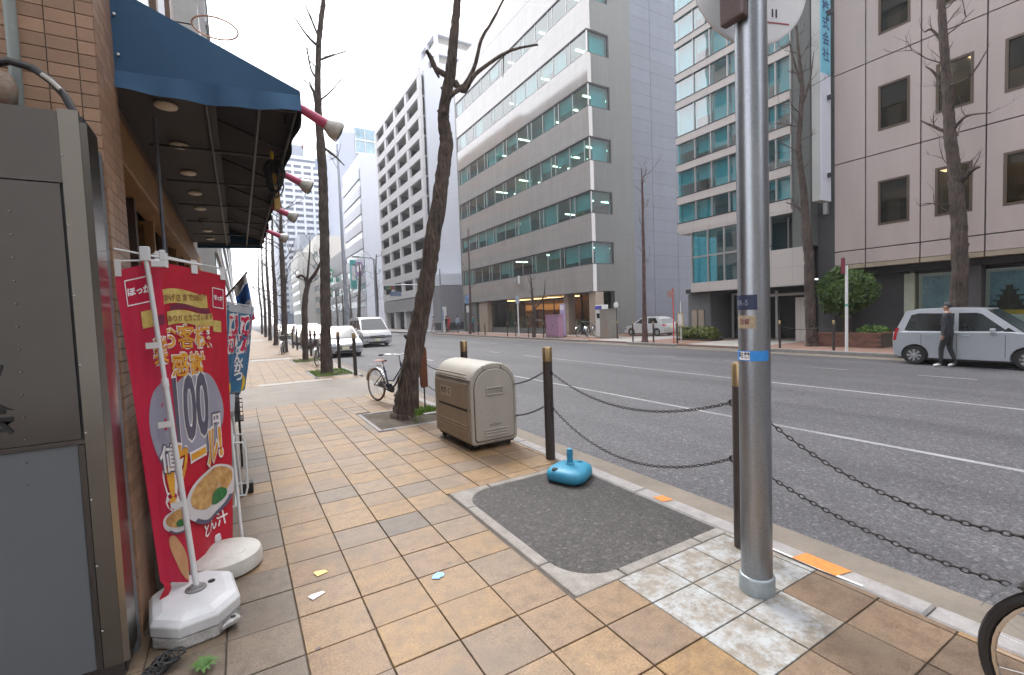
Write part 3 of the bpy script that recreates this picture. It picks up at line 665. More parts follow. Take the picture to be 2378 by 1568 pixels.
bx('shadow_floor', m_dark, bW, 21.0, 21.59, 53.6, 73.9, 0, 4.2); bx('grey_fascia', mat('grey fascia', (.30, .29, .30), .6), bW, 20.05, 20.2, 54.3, 73.9, 2.5, 4.22)
# low stone clad annex at the corner of the side street
bS = thing('stone_annex', 'low grey tile clad wall with a white pillar by the side street', 'wall')
bx('wall', clad('grey tile cladding', (.25, .245, .26), .5, .28, rough=.5, var=.15), bS, 20.3, 20.8, 50.3, 53.0, .9, 5.3)
bx('wall', clad('grey tile cladding b', (.22, .215, .235), .5, .28, rough=.5, var=.15), bS, 20.31, 30, 50.0, 50.29, .9, 5.2); bx('base', m_dark, bS, 20.32, 30, 50.05, 53.0, -.1, .897)
bx('white_pillar', m_wside, bS, 19.9, 20.6, 53.01, 54.6, 0, 5.4); bx('roof_band', m_wside, bS, 20.5, 29, 50.6, 53, 5.31, 6.6)
# ---- white bands tower behind
bC = thing('banded_tower', 'tall white tower with dark horizontal gaps rising behind the stone office block', 'building')
XC = 25.0; cy0, cy1, cz = P(1009, 80, X=XC).y, P(975, 100, X=XC).y, P(975, 103, X=XC).z
bx('body', m_room, bC, XC+.5, XC+20, cy0+.5, cy1, 0, cz)
for k in range(15):
    z = cz-1.4-k*2.6
    bx('floor_band', m_wside, bC, XC, XC+.49, cy0, cy1, z, z+1.4); bx('side_band', m_wside, bC, XC+.491, XC+20, cy0, cy0+.49, z, z+1.4)
bx('fin', m_wside, bC, XC-.05, XC+.45, cy0-.06, cy0+.3, 0, cz+.2); bx('fin', m_wside, bC, XC-.05, XC+.45, cy1-.4, cy1+.1, 0, cz+.2); bx('fin', m_wside, bC, XC-.05, XC+.3, (cy0+cy1)/2, (cy0+cy1)/2+.5, 0, cz+.1)
# ---- more white blocks down the street
def block(name, label, x0, x1, y0, y1, h, m_wall, m_win, fl=3.3, win=1.5, bays=0, base=4):
    b = thing(name, label, 'building'); z = base
    bx('body', m_wall, b, x0+.25, x1, y0, y1, 0, h)
    n = int((h-base-1)/fl)
    for k in range(n):
        if bays:
            w = (y1-y0)/bays
            for i in range(bays): bx('window', m_win, b, x0+.18, x0+.249, y0+i*w+.35, y0+(i+1)*w-.35, base+k*fl, base+k*fl+win)
        else: bx('window_band', m_win, b, x0+.18, x0+.249, y0+.5, y1-.3, base+k*fl, base+k*fl+win)
        bx('sill', m_wall, b, x0, x0+.17, y0+.2, y1-.1, base+k*fl+win+.05, base+(k+1)*fl-.05)
    return b
m_winfar = mat('far window glass', (.12, .2, .22), .12, var=.3, vs=.3); m_winpale = mat('far pale glass', (.42, .5, .52), .15, var=.15, vs=.3)
eY0 = P(838, 500, X=20).y; eY1 = P(797, 500, X=20).y; eZ = P(838, 345, X=20).z
block('white_office', 'bright white office block with faint window bands next to the balcony block', 20, 34, eY0, eY1, eZ, m_wside, m_winpale, 3.1, 1.2)
fY = 150; f0, f1 = P(787, 330, Y=fY), P(869, 302, Y=fY)
bF = thing('glass_top_tower', 'blue glass topped tower behind the white office block', 'building')
bx('body', mat('tower grey', (.33, .36, .45), .5, var=.06), bF, f0.x, f0.x+4.6, fY, fY+30, 0, f1.z-2)
bx('body', mat('tower blue glass', (.12, .30, .42), .12, var=.5, vs=.25, col2=(.35, .5, .58)), bF, f0.x+4.61, f0.x+30, fY+.2, fY+30, 0, f1.z)
for k in range(4): bx('mullion', m_frame_lt, bF, f0.x+4.8+k*3, f0.x+5.0+k*3, fY-.1, fY+.19, 10, f1.z-1)
for k in range(12): bx('floor_line', m_frame_lt, bF, f0.x+4.7, f0.x+30, fY-.05, fY+.195, f1.z-4-k*4, f1.z-3.6-k*4)
gY0 = P(812, 600, X=20).y; gY1 = P(772, 600, X=20).y; gZ = P(808, 570, X=20).z
block('grey_office', 'grey office block with green tinted windows behind the lamp post', 20, 30, eY1+3, eY1+36, gZ*1.0, mat('grey panel wall', (.27, .27, .29), .5, var=.1), m_winfar, 3.2, 1.6, 8)
block('cream_office', 'cream office block far down the right side of the street', 20, 32, eY1+40, eY1+75, 26, mat('cream wall', (.5, .47, .43), .6, var=.1), m_winfar, 3.2, 1.5, 9)
block('slate_office', 'slate coloured block at the far end of the right side', 20, 30, eY1+80, eY1+120, 33, mat('slate wall', (.3, .33, .38), .5, var=.1), m_winpale, 3.2, 1.5, 9)
block('pale_office', 'last pale block closing the right side of the street', 20, 32, eY1+125, eY1+200, 28, mat('pale wall', (.45, .45, .47), .6, var=.1), m_winfar, 3.4, 1.6, 12)
# residential tower with white balcony bands
tY = 200; t0, t1 = P(640, 560, Y=tY), P(746, 362, Y=tY)
bR = thing('apartment_tower', 'distant high apartment tower with white balcony bands', 'building')
bx('body', mat('tower dark glass', (.16, .2, .29), .4, var=.2, vs=.3), bR, t0.x, t1.x, tY+1.2, tY+25, 0, t1.z-1)
nfl = 26; fh = (t1.z-6)/nfl
for k in range(nfl): bx('balcony_band', m_wside, bR, t0.x, t1.x-(2.5 if k > nfl-3 else 0), tY, tY+1.15, 6+k*fh, 6+k*fh+fh*.5)
for k in range(6):
    x = t0.x+(t1.x-t0.x)*k/5.2; bx('pier', m_wside, bR, x, x+.8, tY-.3, tY-.003, 5, t1.z-4)
bx('roof_room', mat('tower roof', (.2, .22, .28), .5), bR, t0.x+4, t1.x-6, tY+3, tY+20, t1.z-1, t1.z+4)
m0 = P(690, 600, Y=150)
block('street_end_block', 'off white block with small windows seen between the street trees', m0.x, m0.x+12, 150, 172, P(690, 585, Y=150).z, mat('off white wall', (.52, .5, .47), .6, var=.1), m_winfar, 3, 1.2, 6)
# ---- our own side of the street beyond the shop (mirrored in the stone facade opposite)
def left_block(y0, y1, h, label, m, sx=0):
    b = thing('street_side_building', label, 'building'); bx('body', m, b, -14, -.95-sx, y0, y1, 0, h)
    for k in range(int((h-4)/3.4)):
        [bx('window', m_winfar, b, -.949-sx, -.9-sx, y0+.6+q*2.4, y0+2.2+q*2.4, 4+k*3.4, 5.6+k*3.4) for q in range(int((y1-y0-.8)/2.4))]; bx('sill', m, b, -.948-sx, -.8-sx, y0+.2, y1-.2, 5.65+k*3.4, 5.9+k*3.4)
    return b
mL = [mat('brown brick block', (.22, .15, .11), .7, var=.15), mat('grey render block', (.32, .31, .3), .7, var=.1), mat('dark tile block', (.16, .15, .15), .6, var=.15)]
left_block(10.4, 30.4, 38, 'tall pale block next to the shop with the blue awning', mat('pale render block', (.52, .52, .5), .7, var=.1), 1.6); left_block(30.5, 45.4, 19, 'lower grey block down our side of the street', mL[1])
left_block(45.5, 63.9, 32.6, 'dark tiled tower block down our side of the street', mL[2]); left_block(64, 95, 33.5, 'far brown block on our side of the street', mL[0]); left_block(96, 180, 26, 'last grey block on our side of the street', mL[1])
left_block(-30, -6, 22, 'grey block behind the viewer on our side', mL[1]); left_block(-70, -31, 30, 'dark block far behind the viewer on our side', mL[2])
block('rear_office', 'brown office block across the road behind the viewer', 19.8, 34, -40, -6, 24, mL[0], m_winfar, 3.3, 1.6, 8); block('rear_tower', 'grey block across the road far behind the viewer', 19.8, 34, -90, -41, 30, mL[1], m_winfar, 3.3, 1.6, 10)
block('street_closing_block', 'dark block closing the street far behind the viewer', -30, 50, -150, -120, 32, mL[2], m_winfar, 3.3, 1.6, 4)
# ================================================================ SHOP ON THE LEFT
def brick_mat():
    return mat('tan wall tile', (.36, .215, .135), .42, var=.16, vs=3, bump=.15, bs=50, obr=.28)
m_brick = brick_mat(); m_grout = mat('wall grout', (.30, .27, .24), .9, var=.15)
m_wood = mat('oiled timber', (.33, .16, .055), .5, var=.35, vs=3, col2=(.5, .28, .10), streak=True)
m_wood2 = mat('dark timber', (.10, .055, .035), .55, var=.3, vs=3)
m_steel = mat('brushed stainless', (.36, .34, .31), .22, metal=1, var=.08, vs=1, rv=.05)
m_black = mat('black plastic', (.018, .018, .02), .45, var=.1)
shop = thing('shop_building', 'brown tiled shop front at the left with timber beam and dark windows', 'shop')
bx('corner_wall', m_grout, shop, -4, -.535, 3.006, 3.455, 0, 3.62)
tw, th, g = .112, .0625, .004
tc = {}
def wall_tile(face, a0, a1, z0):
    k = (face, round(a1-a0, 3))
    if k not in tc:
        w = (a1-a0)-g
        tc[k] = (MB().box(0, w, -.012, 0, 0, th-g) if face == 'f' else MB().box(0, .012, 0, w, 0, th-g)).mesh('wall_tile', m_brick)
    inst('wall_tile', tc[k], shop, (a0, 3.004, z0) if face == 'f' else (-.533, a0, z0))
edges = [-.521, -.585, -.697, -.809, -.921, -1.033, -1.145]
for k in range(21):
    for i in range(6): wall_tile('f', edges[i+1], edges[i], 2.3+k*th)
for k in range(58):
    for a, b in ((3.006, 3.118), (3.118, 3.23), (3.23, 3.342), (3.342, 3.454)): 
        if k > 11 or k % 1 == 0: wall_tile('s', a, b, k*th)
# recessed shop front
m_shopdark = mat('dark shop front', (.05, .042, .04), .5, var=.3)
bx('shop_wall', m_shopdark, shop, -1.5, -.82, 3.46, 10.35, 0, 3.6)
m_brownboard = mat('brown board', (.16, .09, .06), .5, var=.2, streak=True)
bx('side_board', m_brownboard, shop, -.80, -.56, 3.46, 3.53, 0, 2.95)
bx('timber_beam', m_wood, shop, -.70, -.54, 3.54, 10.3, 2.60, 2.86, bevel=.008)
bx('upper_board', m_brownboard, shop, -.78, -.60, 3.54, 10.3, 2.865, 3.35)
m_shopglass = glass('dark shop glass', (.25, .24, .22), 1, 1.5)
for k in range(7):
    y = 3.62+k*.93
    bx('timber_post', m_wood2 if k % 2 else m_wood, shop, -.76, -.64, y, y+.09, .35, 2.597)
    pane(shop, m_shopglass, -.72, y+.1, y+.92, .9, 2.55); bx('window_rail', m_wood2, shop, -.74, -.68, y+.095, y+.925, 1.75, 1.8); bx('under_panel', m_brownboard, shop, -.76, -.66, y+.095, y+.925, .02, .88)
    for q in range(4): bx('lattice', m_wood, shop, -.765, -.75, y+.2+q*.18, y+.225+q*.18, 1.82, 2.5)
bx('soffit', mat('soffit board', (.045, .042, .045), .7, var=.2), shop, -.6, -.05, 3.56, 9.8, 3.06, 3.10)
m_lampdisc = mat('downlight disc', (.68, .62, .52), .4, var=.05)
for k in range(8):
    o = thing('downlight', ['first', 'second', 'third', 'fourth', 'fifth', 'sixth', 'seventh', 'eighth'][k]+' round downlight under the blue awning counting from the tiled corner', 'lamp', (-.33, 3.80+k*.78, 3.05), group='downlights under the awning')
    MB().lathe([(.058, .008), (.066, 0), (.062, -.012), (.052, -.016)], n=20).build('rim', m_lampdisc, o, smooth=True); MB().lathe([(.046, -.012), (.042, -.019), (.001, -.021)], n=16).build('lens', mat('frosted lens', (.8, .74, .62), .3), o)
# upper floors
bx('upper_wall', mat('upper brown wall', (.30, .20, .14), .6, var=.15), shop, -4, -.75, 3.46, 10.35, 3.63, 9.5)
for k, (y0, y1, z0, z1, m) in enumerate([(5.2, 6.6, 4.6, 8.5, m_winfar), (7.3, 8.4, 4.6, 8.5, m_wside), (9.0, 9.9, 4.3, 9.2, m_wood2)]): bx('upper_window', m, shop, -.749, -.66, y0, y1, z0, z1)
for y in (6.9, 8.7): bx('upper_pilaster', m_brownboard, shop, -.748, -.62, y, y+.2, 3.7, 9.4)
ring = thing('ring_sign', 'thin orange ring jutting from the wall above the awning', 'sign')
rc = P(500, 66, Y=10.2)
t = MB().torus((0, 0, 0), .36, .014, 'z', 40, 8); t.build('hoop', mat('faded orange', (.62, .33, .2), .5), ring, smooth=True); ring.location = rc
MB().tube([(-1.0, .15, 0), (-.34, .05, 0)], .012, 8).build('bracket', m_frame_dk, ring); MB().tube([(.05, -.35, 1.6), (.05, -.35, -.9)], .006, 6).build('wire', m_frame_dk, ring)
# ---- blue awning
def cloth_mat(name, col, rough=.75):
    m = mat(name, col, rough, var=.14, vs=1.2, bump=.12, bs=320)
    return m
m_canvas = cloth_mat('blue canvas', (.019, .078, .165)); m_under = mat('shaded canvas underside', (.055, .055, .068), .8, var=.2)  # underside sheets carry the shade beneath the awning in their dark colour
aw = thing('awning', 'dark blue canvas awning with hanging valance over the shop front', 'awning')
AX0, AX1, AY0, AY1 = -.55, .44, 3.43, 9.85
def ztop(x): return 3.535+(x+.53)*(3.145-3.535)/.97
def top_fn(d):
    return lambda u, v: (AX0+(AX1-AX0)*u, AY0+(AY1-AY0)*v, ztop(AX0+(AX1-AX0)*u)-.018*math.sin(math.pi*u)*abs(math.sin(v*math.pi*6.5))-d)
MB().grid(top_fn(0), 10, 80).build('canopy', m_canvas, aw, smooth=True, recalc=False); MB().grid(top_fn(.006), 10, 80).build('shaded_underside', m_under, aw, smooth=True, recalc=False)
def end_fn(u, v):
    x = AX0+(AX1-AX0)*u; zt = ztop(x); zb_ = 3.055+.06*u-.02
    return (x, AY0+.006*math.sin(u*9)*v, zt+(zb_-zt)*v)
MB().grid(end_fn, 18, 10).build('end_panel', m_canvas, aw, smooth=True, recalc=False)
def val_fn(u, v):
    x = AX0+(AX1-AX0)*u
    return (x, AY0-.012-.028*v*(.5+.5*math.sin(u*7+1))-.012*math.sin(u*23)*v, 3.075+.055*u-.02-(.105+.025*math.sin(u*3.0))*v)
MB().grid(val_fn, 40, 6).build('end_valance', m_canvas, aw, smooth=True, recalc=False)
def fval_fn(u, v):
    y = AY0+(AY1-AY0)*u
    return (AX1+.004+.012*math.sin(u*60)*v, y, 3.147-.165*v-.008*math.sin(u*40)*v)
MB().grid(fval_fn, 120, 5).build('front_valance', m_canvas, aw, smooth=True, recalc=False)
def fvi(u, v):
    p = fval_fn(u, v); return (p[0]-.008, p[1], p[2])
MB().grid(fvi, 120, 5).build('valance_shaded_back', m_under, aw, smooth=True, recalc=False)
MB().prism([(AX0, 2.97), (AX1, 3.0), (AX1, 3.147), (AX0, 3.53)], AY1, AY1+.01, 'y').build('far_panel', m_canvas, aw)
for k in range(7):
    y = 3.52+k*1.03
    MB().tube([(-.52, y, 3.02), (.42, y, 3.04)], .011, 6).build('frame_bar', m_black, aw); MB().tube([(-.52, y, 3.46), (.42, y, 3.11)], .011, 6).build('rafter', m_black, aw)
for x, z in ((.42, 3.04), (-.1, 3.03), (.2, 3.03)): MB().tube([(x, 3.5, z), (x, 9.8, z)], .012, 6).build('frame_rail', m_black, aw)
for x, z in ((-.505, 3.37), (-.50, 3.15)): MB().lathe([(.008, 3.427), (.008, 3.42), (.001, 3.418)], (x, 0, z), 10, 'y').build('eyelet', m_frame_lt, aw)
for k, y in enumerate((3.62, 4.3)): MB().tube([(.36, y, 3.05), (.36, y, 2.98)], .006, 6).build('hook', m_black, aw)
MB().tube([(-.42, 4.05, 3.05), (-.42, 4.05, 1.0)], .012, 8).build('stay_rod', mat('grey rod', (.2, .21, .24), .4, metal=.5), aw)
# ---- lamps with pink arms
m_pink = mat('pink arm paint', (.48, .07, .15), .5, var=.2, vs=20); m_lampw = mat('lamp white', (.46, .44, .40), .4, var=.25, vs=30)
for k, y in enumerate((3.46, 5.02, 6.40, 7.75)):
    l = thing('spotlight', ['nearest', 'second', 'third', 'farthest'][k]+' pink armed spotlight on the awning edge', 'lamp', (.45, y, 3.04-.03*(k > 1)-.05*(k > 2)), group='pink armed spotlights')
    a, b = Vector((0, 0, 0)), Vector((.155, .03, -.062)); d = (b-a).normalized()
    MB().tube([a-d*.03, a, b], [.02, .029, .035], 14).build('arm', m_pink, l, smooth=True)
    MB().tube([b-d*.005, b+d*.02, b+d*.05, b+d*.085, b+d*.09], [.038, .048, .066, .072, .068], 20).build('lamp_head', m_lampw, l, smooth=50)
    MB().tube([b+d*.091, b+d*.096], [.066, .06], 20).build('lens', mat('lamp lens', (.5, .47, .36), .2, var=.3, vs=40), l)
    MB().torus((0, 0, 0), .068, .004, 'z', 24, 6).xf(Matrix.Translation(b+d*.098) @ d.to_track_quat('Z', 'Y').to_matrix().to_4x4()).build('guard_ring', m_black, l)
# cable bundle hanging under the awning, with yellow plug
cb = thing('cable_bundle', 'coiled black cable bundle hanging under the awning edge', 'cable', (.33, 4.45, 2.99))
for k in range(9):
    r = random.Random(k); a = r.uniform(0, 3.14); w = .035+r.random()*.045; h = .2+r.random()*.16
    MB().tube([(math.cos(a)*w*math.sin(t)+.01*r.random(), math.sin(a)*w*math.sin(t), -h*(1-math.cos(t))/2+r.uniform(-.004, .004)) for t in [i*2*math.pi/20 for i in range(21)]], .0055, 6).build('loop', m_black, cb)
MB().lathe([(.010, -.03), (.015, -.01), (.015, .02), (.008, .04)], (-.01, -.02, .02), 12).build('plug', mat('yellow plug', (.7, .42, .03), .5), cb)
yb_ = thing('timber_bracket', 'yellow timber bracket at the awning front edge', 'bracket', (.36, 5.0, 0)); bx('strut', mat('yellow timber', (.5, .32, .08), .5, var=.3), yb_, 0, .05, 0, .09, 2.70, 3.03); bx('strut', m_wood2, yb_, -.01, .06, .1, .14, 2.76, 3.03)
rb = thing('red_ribbon', 'frayed red ribbon at the awning corner', 'ribbon', (.455, 3.62, 3.0))
MB().grid(lambda u, v: (.004*math.sin(v*9)+.01*u, .04*u+.02*math.sin(v*7), -.16*v), 2, 14).build('ribbon_tail', mat('red ribbon', (.6, .02, .06), .6), rb, recalc=False)
# ---- metal sign cabinet at the left edge
ks = thing('sign_cabinet', 'tall dark bronze metal cabinet with stainless edge at the left', 'cabinet')
m_bronzep = mat('dark bronze panel', (.175, .165, .16), .17, metal=.9, var=.12, vs=1.2, rv=.06, streak=True); m_greyp = mat('grey lower panel', (.125, .138, .152), .38, var=.06, vs=1, rv=.05)
X1, Y0, Y1 = -.522, 2.70, 2.93
bx('body', m_frame_dk, ks, -1.35, X1-.014, Y0+.014, Y1-.003, .02, 2.53)
bx('top_panel', m_bronzep, ks, -1.35, -.615, Y0, Y0+.013, 2.235, 2.535); bx('main_panel', m_bronzep, ks, -1.35, -.625, Y0, Y0+.013, 1.125, 2.229)
bx('lower_panel', m_greyp, ks, -1.35, -.64, Y0+.002, Y0+.0135, .075, 1.10); bx('rail', m_bronzep, ks, -1.35, -.60, Y0-.003, Y0+.0135, 1.102, 1.122)
bx('plinth', m_bronzep, ks, -1.35, X1-.02, Y0-.002, Y1-.01, -.0, .072)
MB().prism([(-.613, Y0-.006), (-.545, Y0-.010), (-.545, Y0+.013), (-.613, Y0+.013)], .0735, 2.545, 'z').build('edge_strip', m_steel, ks)
MB().prism([(-.5445, Y0-.006), (X1, Y0+.004), (X1, Y1-.05), (X1-.013, Y1-.05), (X1-.013, Y0+.0135), (-.5445, Y0+.0135)], .0735, 2.50, 'z').build('side_skin', m_steel, ks)
bx('back_skin', m_greyp, ks, X1-.05, X1-.001, Y1-.049, Y1+.02, .0, 2.44)
bx('inner_trim', m_bronzep, ks, -.637, -.616, Y0-.004, Y0+.0138, .0735, 1.098)
for k in range(13): MB().lathe([(.0045, Y0-.003), (.0035, Y0-.005), (.001, Y0-.0055)], (-.785-.0015*k, 0, 2.1-k*.095), 8, 'y').build('screw', m_steel, ks)
for k in range(8): MB().lathe([(.0045, Y0-.012), (.003, Y0-.014)], (-.607, 0, 2.35-k*.3), 8, 'y').build('screw', m_frame_lt, ks)
for ch, z in (('会', 1.245), ('ノ', 1.40)):
    t = text_mb(ch, .16, .003); t.v = [(-.885+v[0]*.8, Y0-.004, z+v[1]) for v in t.v]; t.build('letter', m_black, ks)
MB().tube([P(-30, 150, Y=2.84), P(20, 142, Y=2.84), P(75, 158, Y=2.83), P(118, 188, Y=2.82), P(150, 222, Y=2.82), P(172, 262, Y=2.82)], .016, 10).build('hose', m_black, tag(bpy.data.objects.new('black_hose', None), 'thick black hose curving down onto the metal cabinet', 'hose')); COL.objects.link(bpy.data.objects['black_hose'])
tg = MB().tube([P(96, 172, Y=2.80), P(116, 186, Y=2.80), P(140, 208, Y=2.80)], .009, 6).build('tag', m_lampw, bpy.data.objects['black_hose'])
cp = thing('conduit_pipe', 'grey vertical conduit with cream fitting at the top left', 'pipe'); q0 = P(26, 60, Y=2.93)
MB().tube([(q0.x, 2.93, 2.3), (q0.x, 2.93, 3.7)], .022, 12).build('pipe', mat('grey pipe', (.2, .23, .22), .5), cp, smooth=True)
q1 = P(4, 200, Y=2.8); MB().lathe([(.02, -.09), (.045, -.06), (.05, 0), (.035, .05), (.01, .06)], q1, 16).build('fitting', mat('cream rusty fitting', (.45, .42, .34), .6, var=.4, vs=40, col2=(.2, .1, .06)), cp, smooth=True)
# ---- banners
class Cloth:
    def __init__(s, tl, tr, br, bl, rip=.01, nw=3, ph=0):
        s.c = [Vector(p) for p in (tl, tr, br, bl)]; s.W = (s.c[1]-s.c[0]).length; s.H = (s.c[3]-s.c[0]).length
        s.n = (s.c[1]-s.c[0]).cross(s.c[3]-s.c[0]).normalized(); s.rip, s.nw, s.ph = rip, nw, ph
        if s.n.y > 0: s.n = -s.n
    def at(s, u, v, off=0):
        p = (s.c[0]*(1-u)+s.c[1]*u)*(1-v)+(s.c[3]*(1-u)+s.c[2]*u)*v
        return p+s.n*(off+s.rip*math.sin(u*6.28*s.nw/2+s.ph+v*2.4)*(.35+.65*v)+s.rip*.5*math.sin(u*17+v*5))
    def sheet(s, name, m, par, nu=24, nv=48): return MB().grid(lambda u, v: s.at(u, v), nu, nv).build(name, m, par, smooth=True, recalc=False)
    def put(s, mb, m, par, name, cu, cv, off, rot=0, sx=1, sy=1):   # flat print: mesh in metres centred on (cu,cv)
        c, sn = math.cos(R(rot)), math.sin(R(rot)); out = []
        for x, y, z in mb.v:
            X, Y = (x*c-y*sn)*sx, (x*sn+y*c)*sy
            out.append(s.at(min(1.0, max(0.0, cu+X/s.W)), min(1, max(0, cv-Y/s.H)), off))
        o = MB(); o.v = [tuple(p) for p in out]; o.f = mb.f; o.m = mb.m
        return o.build(name, m, par, recalc=False)
def gridmb(w, h, n=8, k=3, fn=None):
    def f(u, v):
        x, y = (u-.5)*w, (v-.5)*h
        return (x, y+(fn(u) if fn else 0), 0)
    return MB().grid(f, n, k)
def disc(rx, ry, n=40, inner=0, a0=0, a1=360, rings=4):
    return MB().grid(lambda u, v: ((inner+(1-inner)*v)*rx*math.cos(R(a0+(a1-a0)*u)), (inner+(1-inner)*v)*ry*math.sin(R(a0+(a1-a0)*u)), 0), n, rings)
pm = lambda n, c, v=.12: mat(n, c, .6, var=v, vs=8)
m_red = mat('red banner cloth', (.46, .005, .028), .62, var=.12, vs=2.5); m_pw = pm('banner white print', (.78, .76, .78)); m_pg = mat('banner gold print', (.62, .42, .06), .5, var=.4, vs=14, col2=(.75, .62, .22)); m_po = mat('banner orange print', (.72, .27, .02), .55, var=.3, vs=12, col2=(.85, .46, .05))
m_pp = pm('banner purple print', (.16, .02, .05)); m_pl = mat('banner lilac print', (.42, .43, .55), .55, var=.25, vs=3, col2=(.30, .30, .38)); m_pd = pm('banner charcoal print', (.10, .095, .14)); m_pr = pm('banner deep red print', (.45, .0, .04))
def otext(cl, par, s, size, cu, cv, m, rot=0, bold=.0, out=.012, oc=None, sx=1, sy=1, lvl=.003):
    if out: tag(cl.put(text_mb(s, size, out), oc or m_pw, par, 'lettering_outline', cu, cv, lvl, rot, sx, sy), kind='stuff')
    cl.put(text_mb(s, size, bold), m, par, 'lettering', cu, cv, lvl+.002, rot, sx, sy)
def frame_box(cl, par, cu, cv, w, h, txt, sz, rot=0):
    cl.put(gridmb(w, h), m_pr, par, 'logo_field', cu, cv, .002, rot)
    t = .006
    for x, y, a, b in ((0, h/2, w+t, t), (0, -h/2, w+t, t), (w/2, 0, t, h+t), (-w/2, 0, t, h+t)):
        mb = gridmb(a, b); mb.v = [(v[0]+x, v[1]+y, 0) for v in mb.v]; cl.put(mb, m_pw, par, 'logo_border', cu, cv, .0035, rot)
    cl.put(text_mb(txt, sz, .002), m_pw, par, 'lettering', cu, cv, .004, rot)
def bowl(cl, par, cu, cv, s, lvl=.003):
    cl.put(disc(.20*s, .112*s), pm('bowl porcelain', (.62, .6, .63)), par, 'bowl_print', cu, cv, lvl, 14); 
    cl.put(disc(.165*s, .078*s), mat('soup print', (.62, .25, .07), .5, var=.5, vs=20, col2=(.75, .5, .2)), par, 'soup_print', cu-.0, cv-.012*s, lvl+.002, 14)
    cl.put(disc(.062*s, .034*s), mat('leek print', (.03, .16, .05), .6, var=.5, vs=50), par, 'leek_print', cu+.08*s, cv+.016*s, lvl+.004, 14)
    cl.put(disc(.175*s, .10*s, inner=.84, a0=205, a1=330, rings=2), pm('bowl pattern', (.10, .10, .16)), par, 'bowl_pattern', cu, cv+.014*s, lvl+.003, 14)
nB = thing('red_banner', 'broad red shop banner with gold lettering, large 100 and a soup bowl', 'banner')
B = Cloth(P(328, 597, Y=3.24), P(525, 642, Y=3.86), P(538, 1272, Y=3.86), P(386, 1358, Y=3.24), .012, 4)
B.sheet('cloth', m_red, nB)
frame_box(B, nB, .87, .085, .125, .125, 'ほっか', .036)
B.put(gridmb(.42, .085, 16, 2, lambda u: .018*math.sin(u*5)), m_pg, nB, 'ribbon_print', .42, .105, .003, 6); B.put(gridmb(.34, .035, 12, 2, lambda u: .015*math.sin(u*5)), m_pp, nB, 'ribbon_fold', .50, .135, .0025, 4)
B.put(gridmb(.40, .08, 16, 2, lambda u: .016*math.sin(u*5+.4)), m_pg, nB, 'ribbon_print', .50, .168, .0035, 6); B.put(gridmb(.10, .075, 6, 2), m_pg, nB, 'ribbon_end', .85, .185, .0028, 0)
B.put(text_mb('おかげさまで50周年', .048, .001), pm('banner brown print', (.28, .12, .05)), nB, 'lettering', .42, .103, .006, 6); B.put(text_mb('ありがとうございます', .04, .001), pm('banner brown print', (.28, .12, .05)), nB, 'lettering', .50, .166, .006, 6)
otext(B, nB, 'お客様', .150, .42, .235, m_po, 3, .0025, .0085); otext(B, nB, '感謝', .150, .44, .325, m_po, 3, .0025, .0085)
B.put(disc(.275, .265), m_pl, nB, 'coin_print', .54, .485, .002); 
otext(B, nB, '100', .36, .42, .475, m_pd, 3, .010, .020, sx=.66, sy=1.5)
otext(B, nB, '円', .11, .80, .525, m_pw, 3, .004, .016, oc=m_pd)
otext(B, nB, 'クール!', .21, .52, .63, m_po, 8, .007, .018, sx=.76, sy=1.25, lvl=.009)
bowl(B, nB, .66, .765, 1.4, .012); otext(B, nB, 'とん汁', .10, .70, .885, m_pw, 10, .002, 0)
m_pole = mat('banner pole plastic', (.66, .68, .70), .4, var=.06); m_tab = mat('white banner tab', (.70, .70, .71), .7, var=.06)
MB().tube([P(355, 590, Y=3.31), P(532, 628, Y=3.90)], .0055, 8).build('crossbar', m_pole, nB)
for u in (.22, .55, .95):
    a = B.at(u, 0); MB().grid(lambda s, t: a+Vector(((s-.5)*.03, (s-.5)*.05, .055-t*.085))+B.n*.006, 2, 3).build('tab', m_tab, nB, recalc=False)
MB().tube([(-.225, 3.74, .1), (-.235, 3.86, 1.94)], .010, 10).build('pole', m_pole, nB, smooth=True)
nA = thing('twisted_red_banner', 'red banner strip twisted along the left of the leaning white pole', 'banner')
A = Cloth(P(262, 630, Y=3.02), P(372, 606, Y=3.16), P(440, 1352, Y=3.14), P(374, 1352, Y=3.02), .008, 2, 1)
A.sheet('cloth', mat('pinkish red banner cloth', (.47, .010, .05), .62, var=.12, vs=2.5), nA)
frame_box(A, nA, .47, .075, .135, .125, 'ほっか', .042)
A.put(gridmb(.085, .085, 6, 3), m_pg, nA, 'ribbon_end', .62, .165, .003); A.put(gridmb(.05, .05, 4, 2), m_pp, nA, 'ribbon_fold', .87, .175, .0025)
otext(A, nA, '業', .14, .80, .275, m_po, 0, .002, .008, sx=.62); A.put(disc(.16, .24, a0=95, a1=265), m_pl, nA, 'coin_print', .98, .50, .002)
otext(A, nA, '値', .15, .72, .61, m_pw, 0, .002, .010, oc=m_pd, sx=.75); otext(A, nA, '!', .27, .70, .70, m_po, 0, .012, .032)
bowl(A, nA, .80, .80, .55, .003); A.put(disc(.05, .13), pm('noodle print', (.55, .3, .15)), nA, 'noodle_print', .75, .92, .003, 25)
pA = P(336, 582, Y=3.05); pB = Vector((-.285, 3.04, .17))
nP = thing('banner_pole', 'leaning white telescopic banner pole with crossbar', 'pole')
for a, b, r in ((0, .36, .0145), (.36, .62, .013), (.62, 1.0, .0115)):
    MB().tube([pB.lerp(pA, a), pB.lerp(pA, b)], r, 12).build('pole_section', m_pole, nP, smooth=True)
for a in (.36, .62): MB().tube([pB.lerp(pA, a-.012), pB.lerp(pA, a+.012)], .0165, 12).build('collar', m_pole, nP, smooth=True)
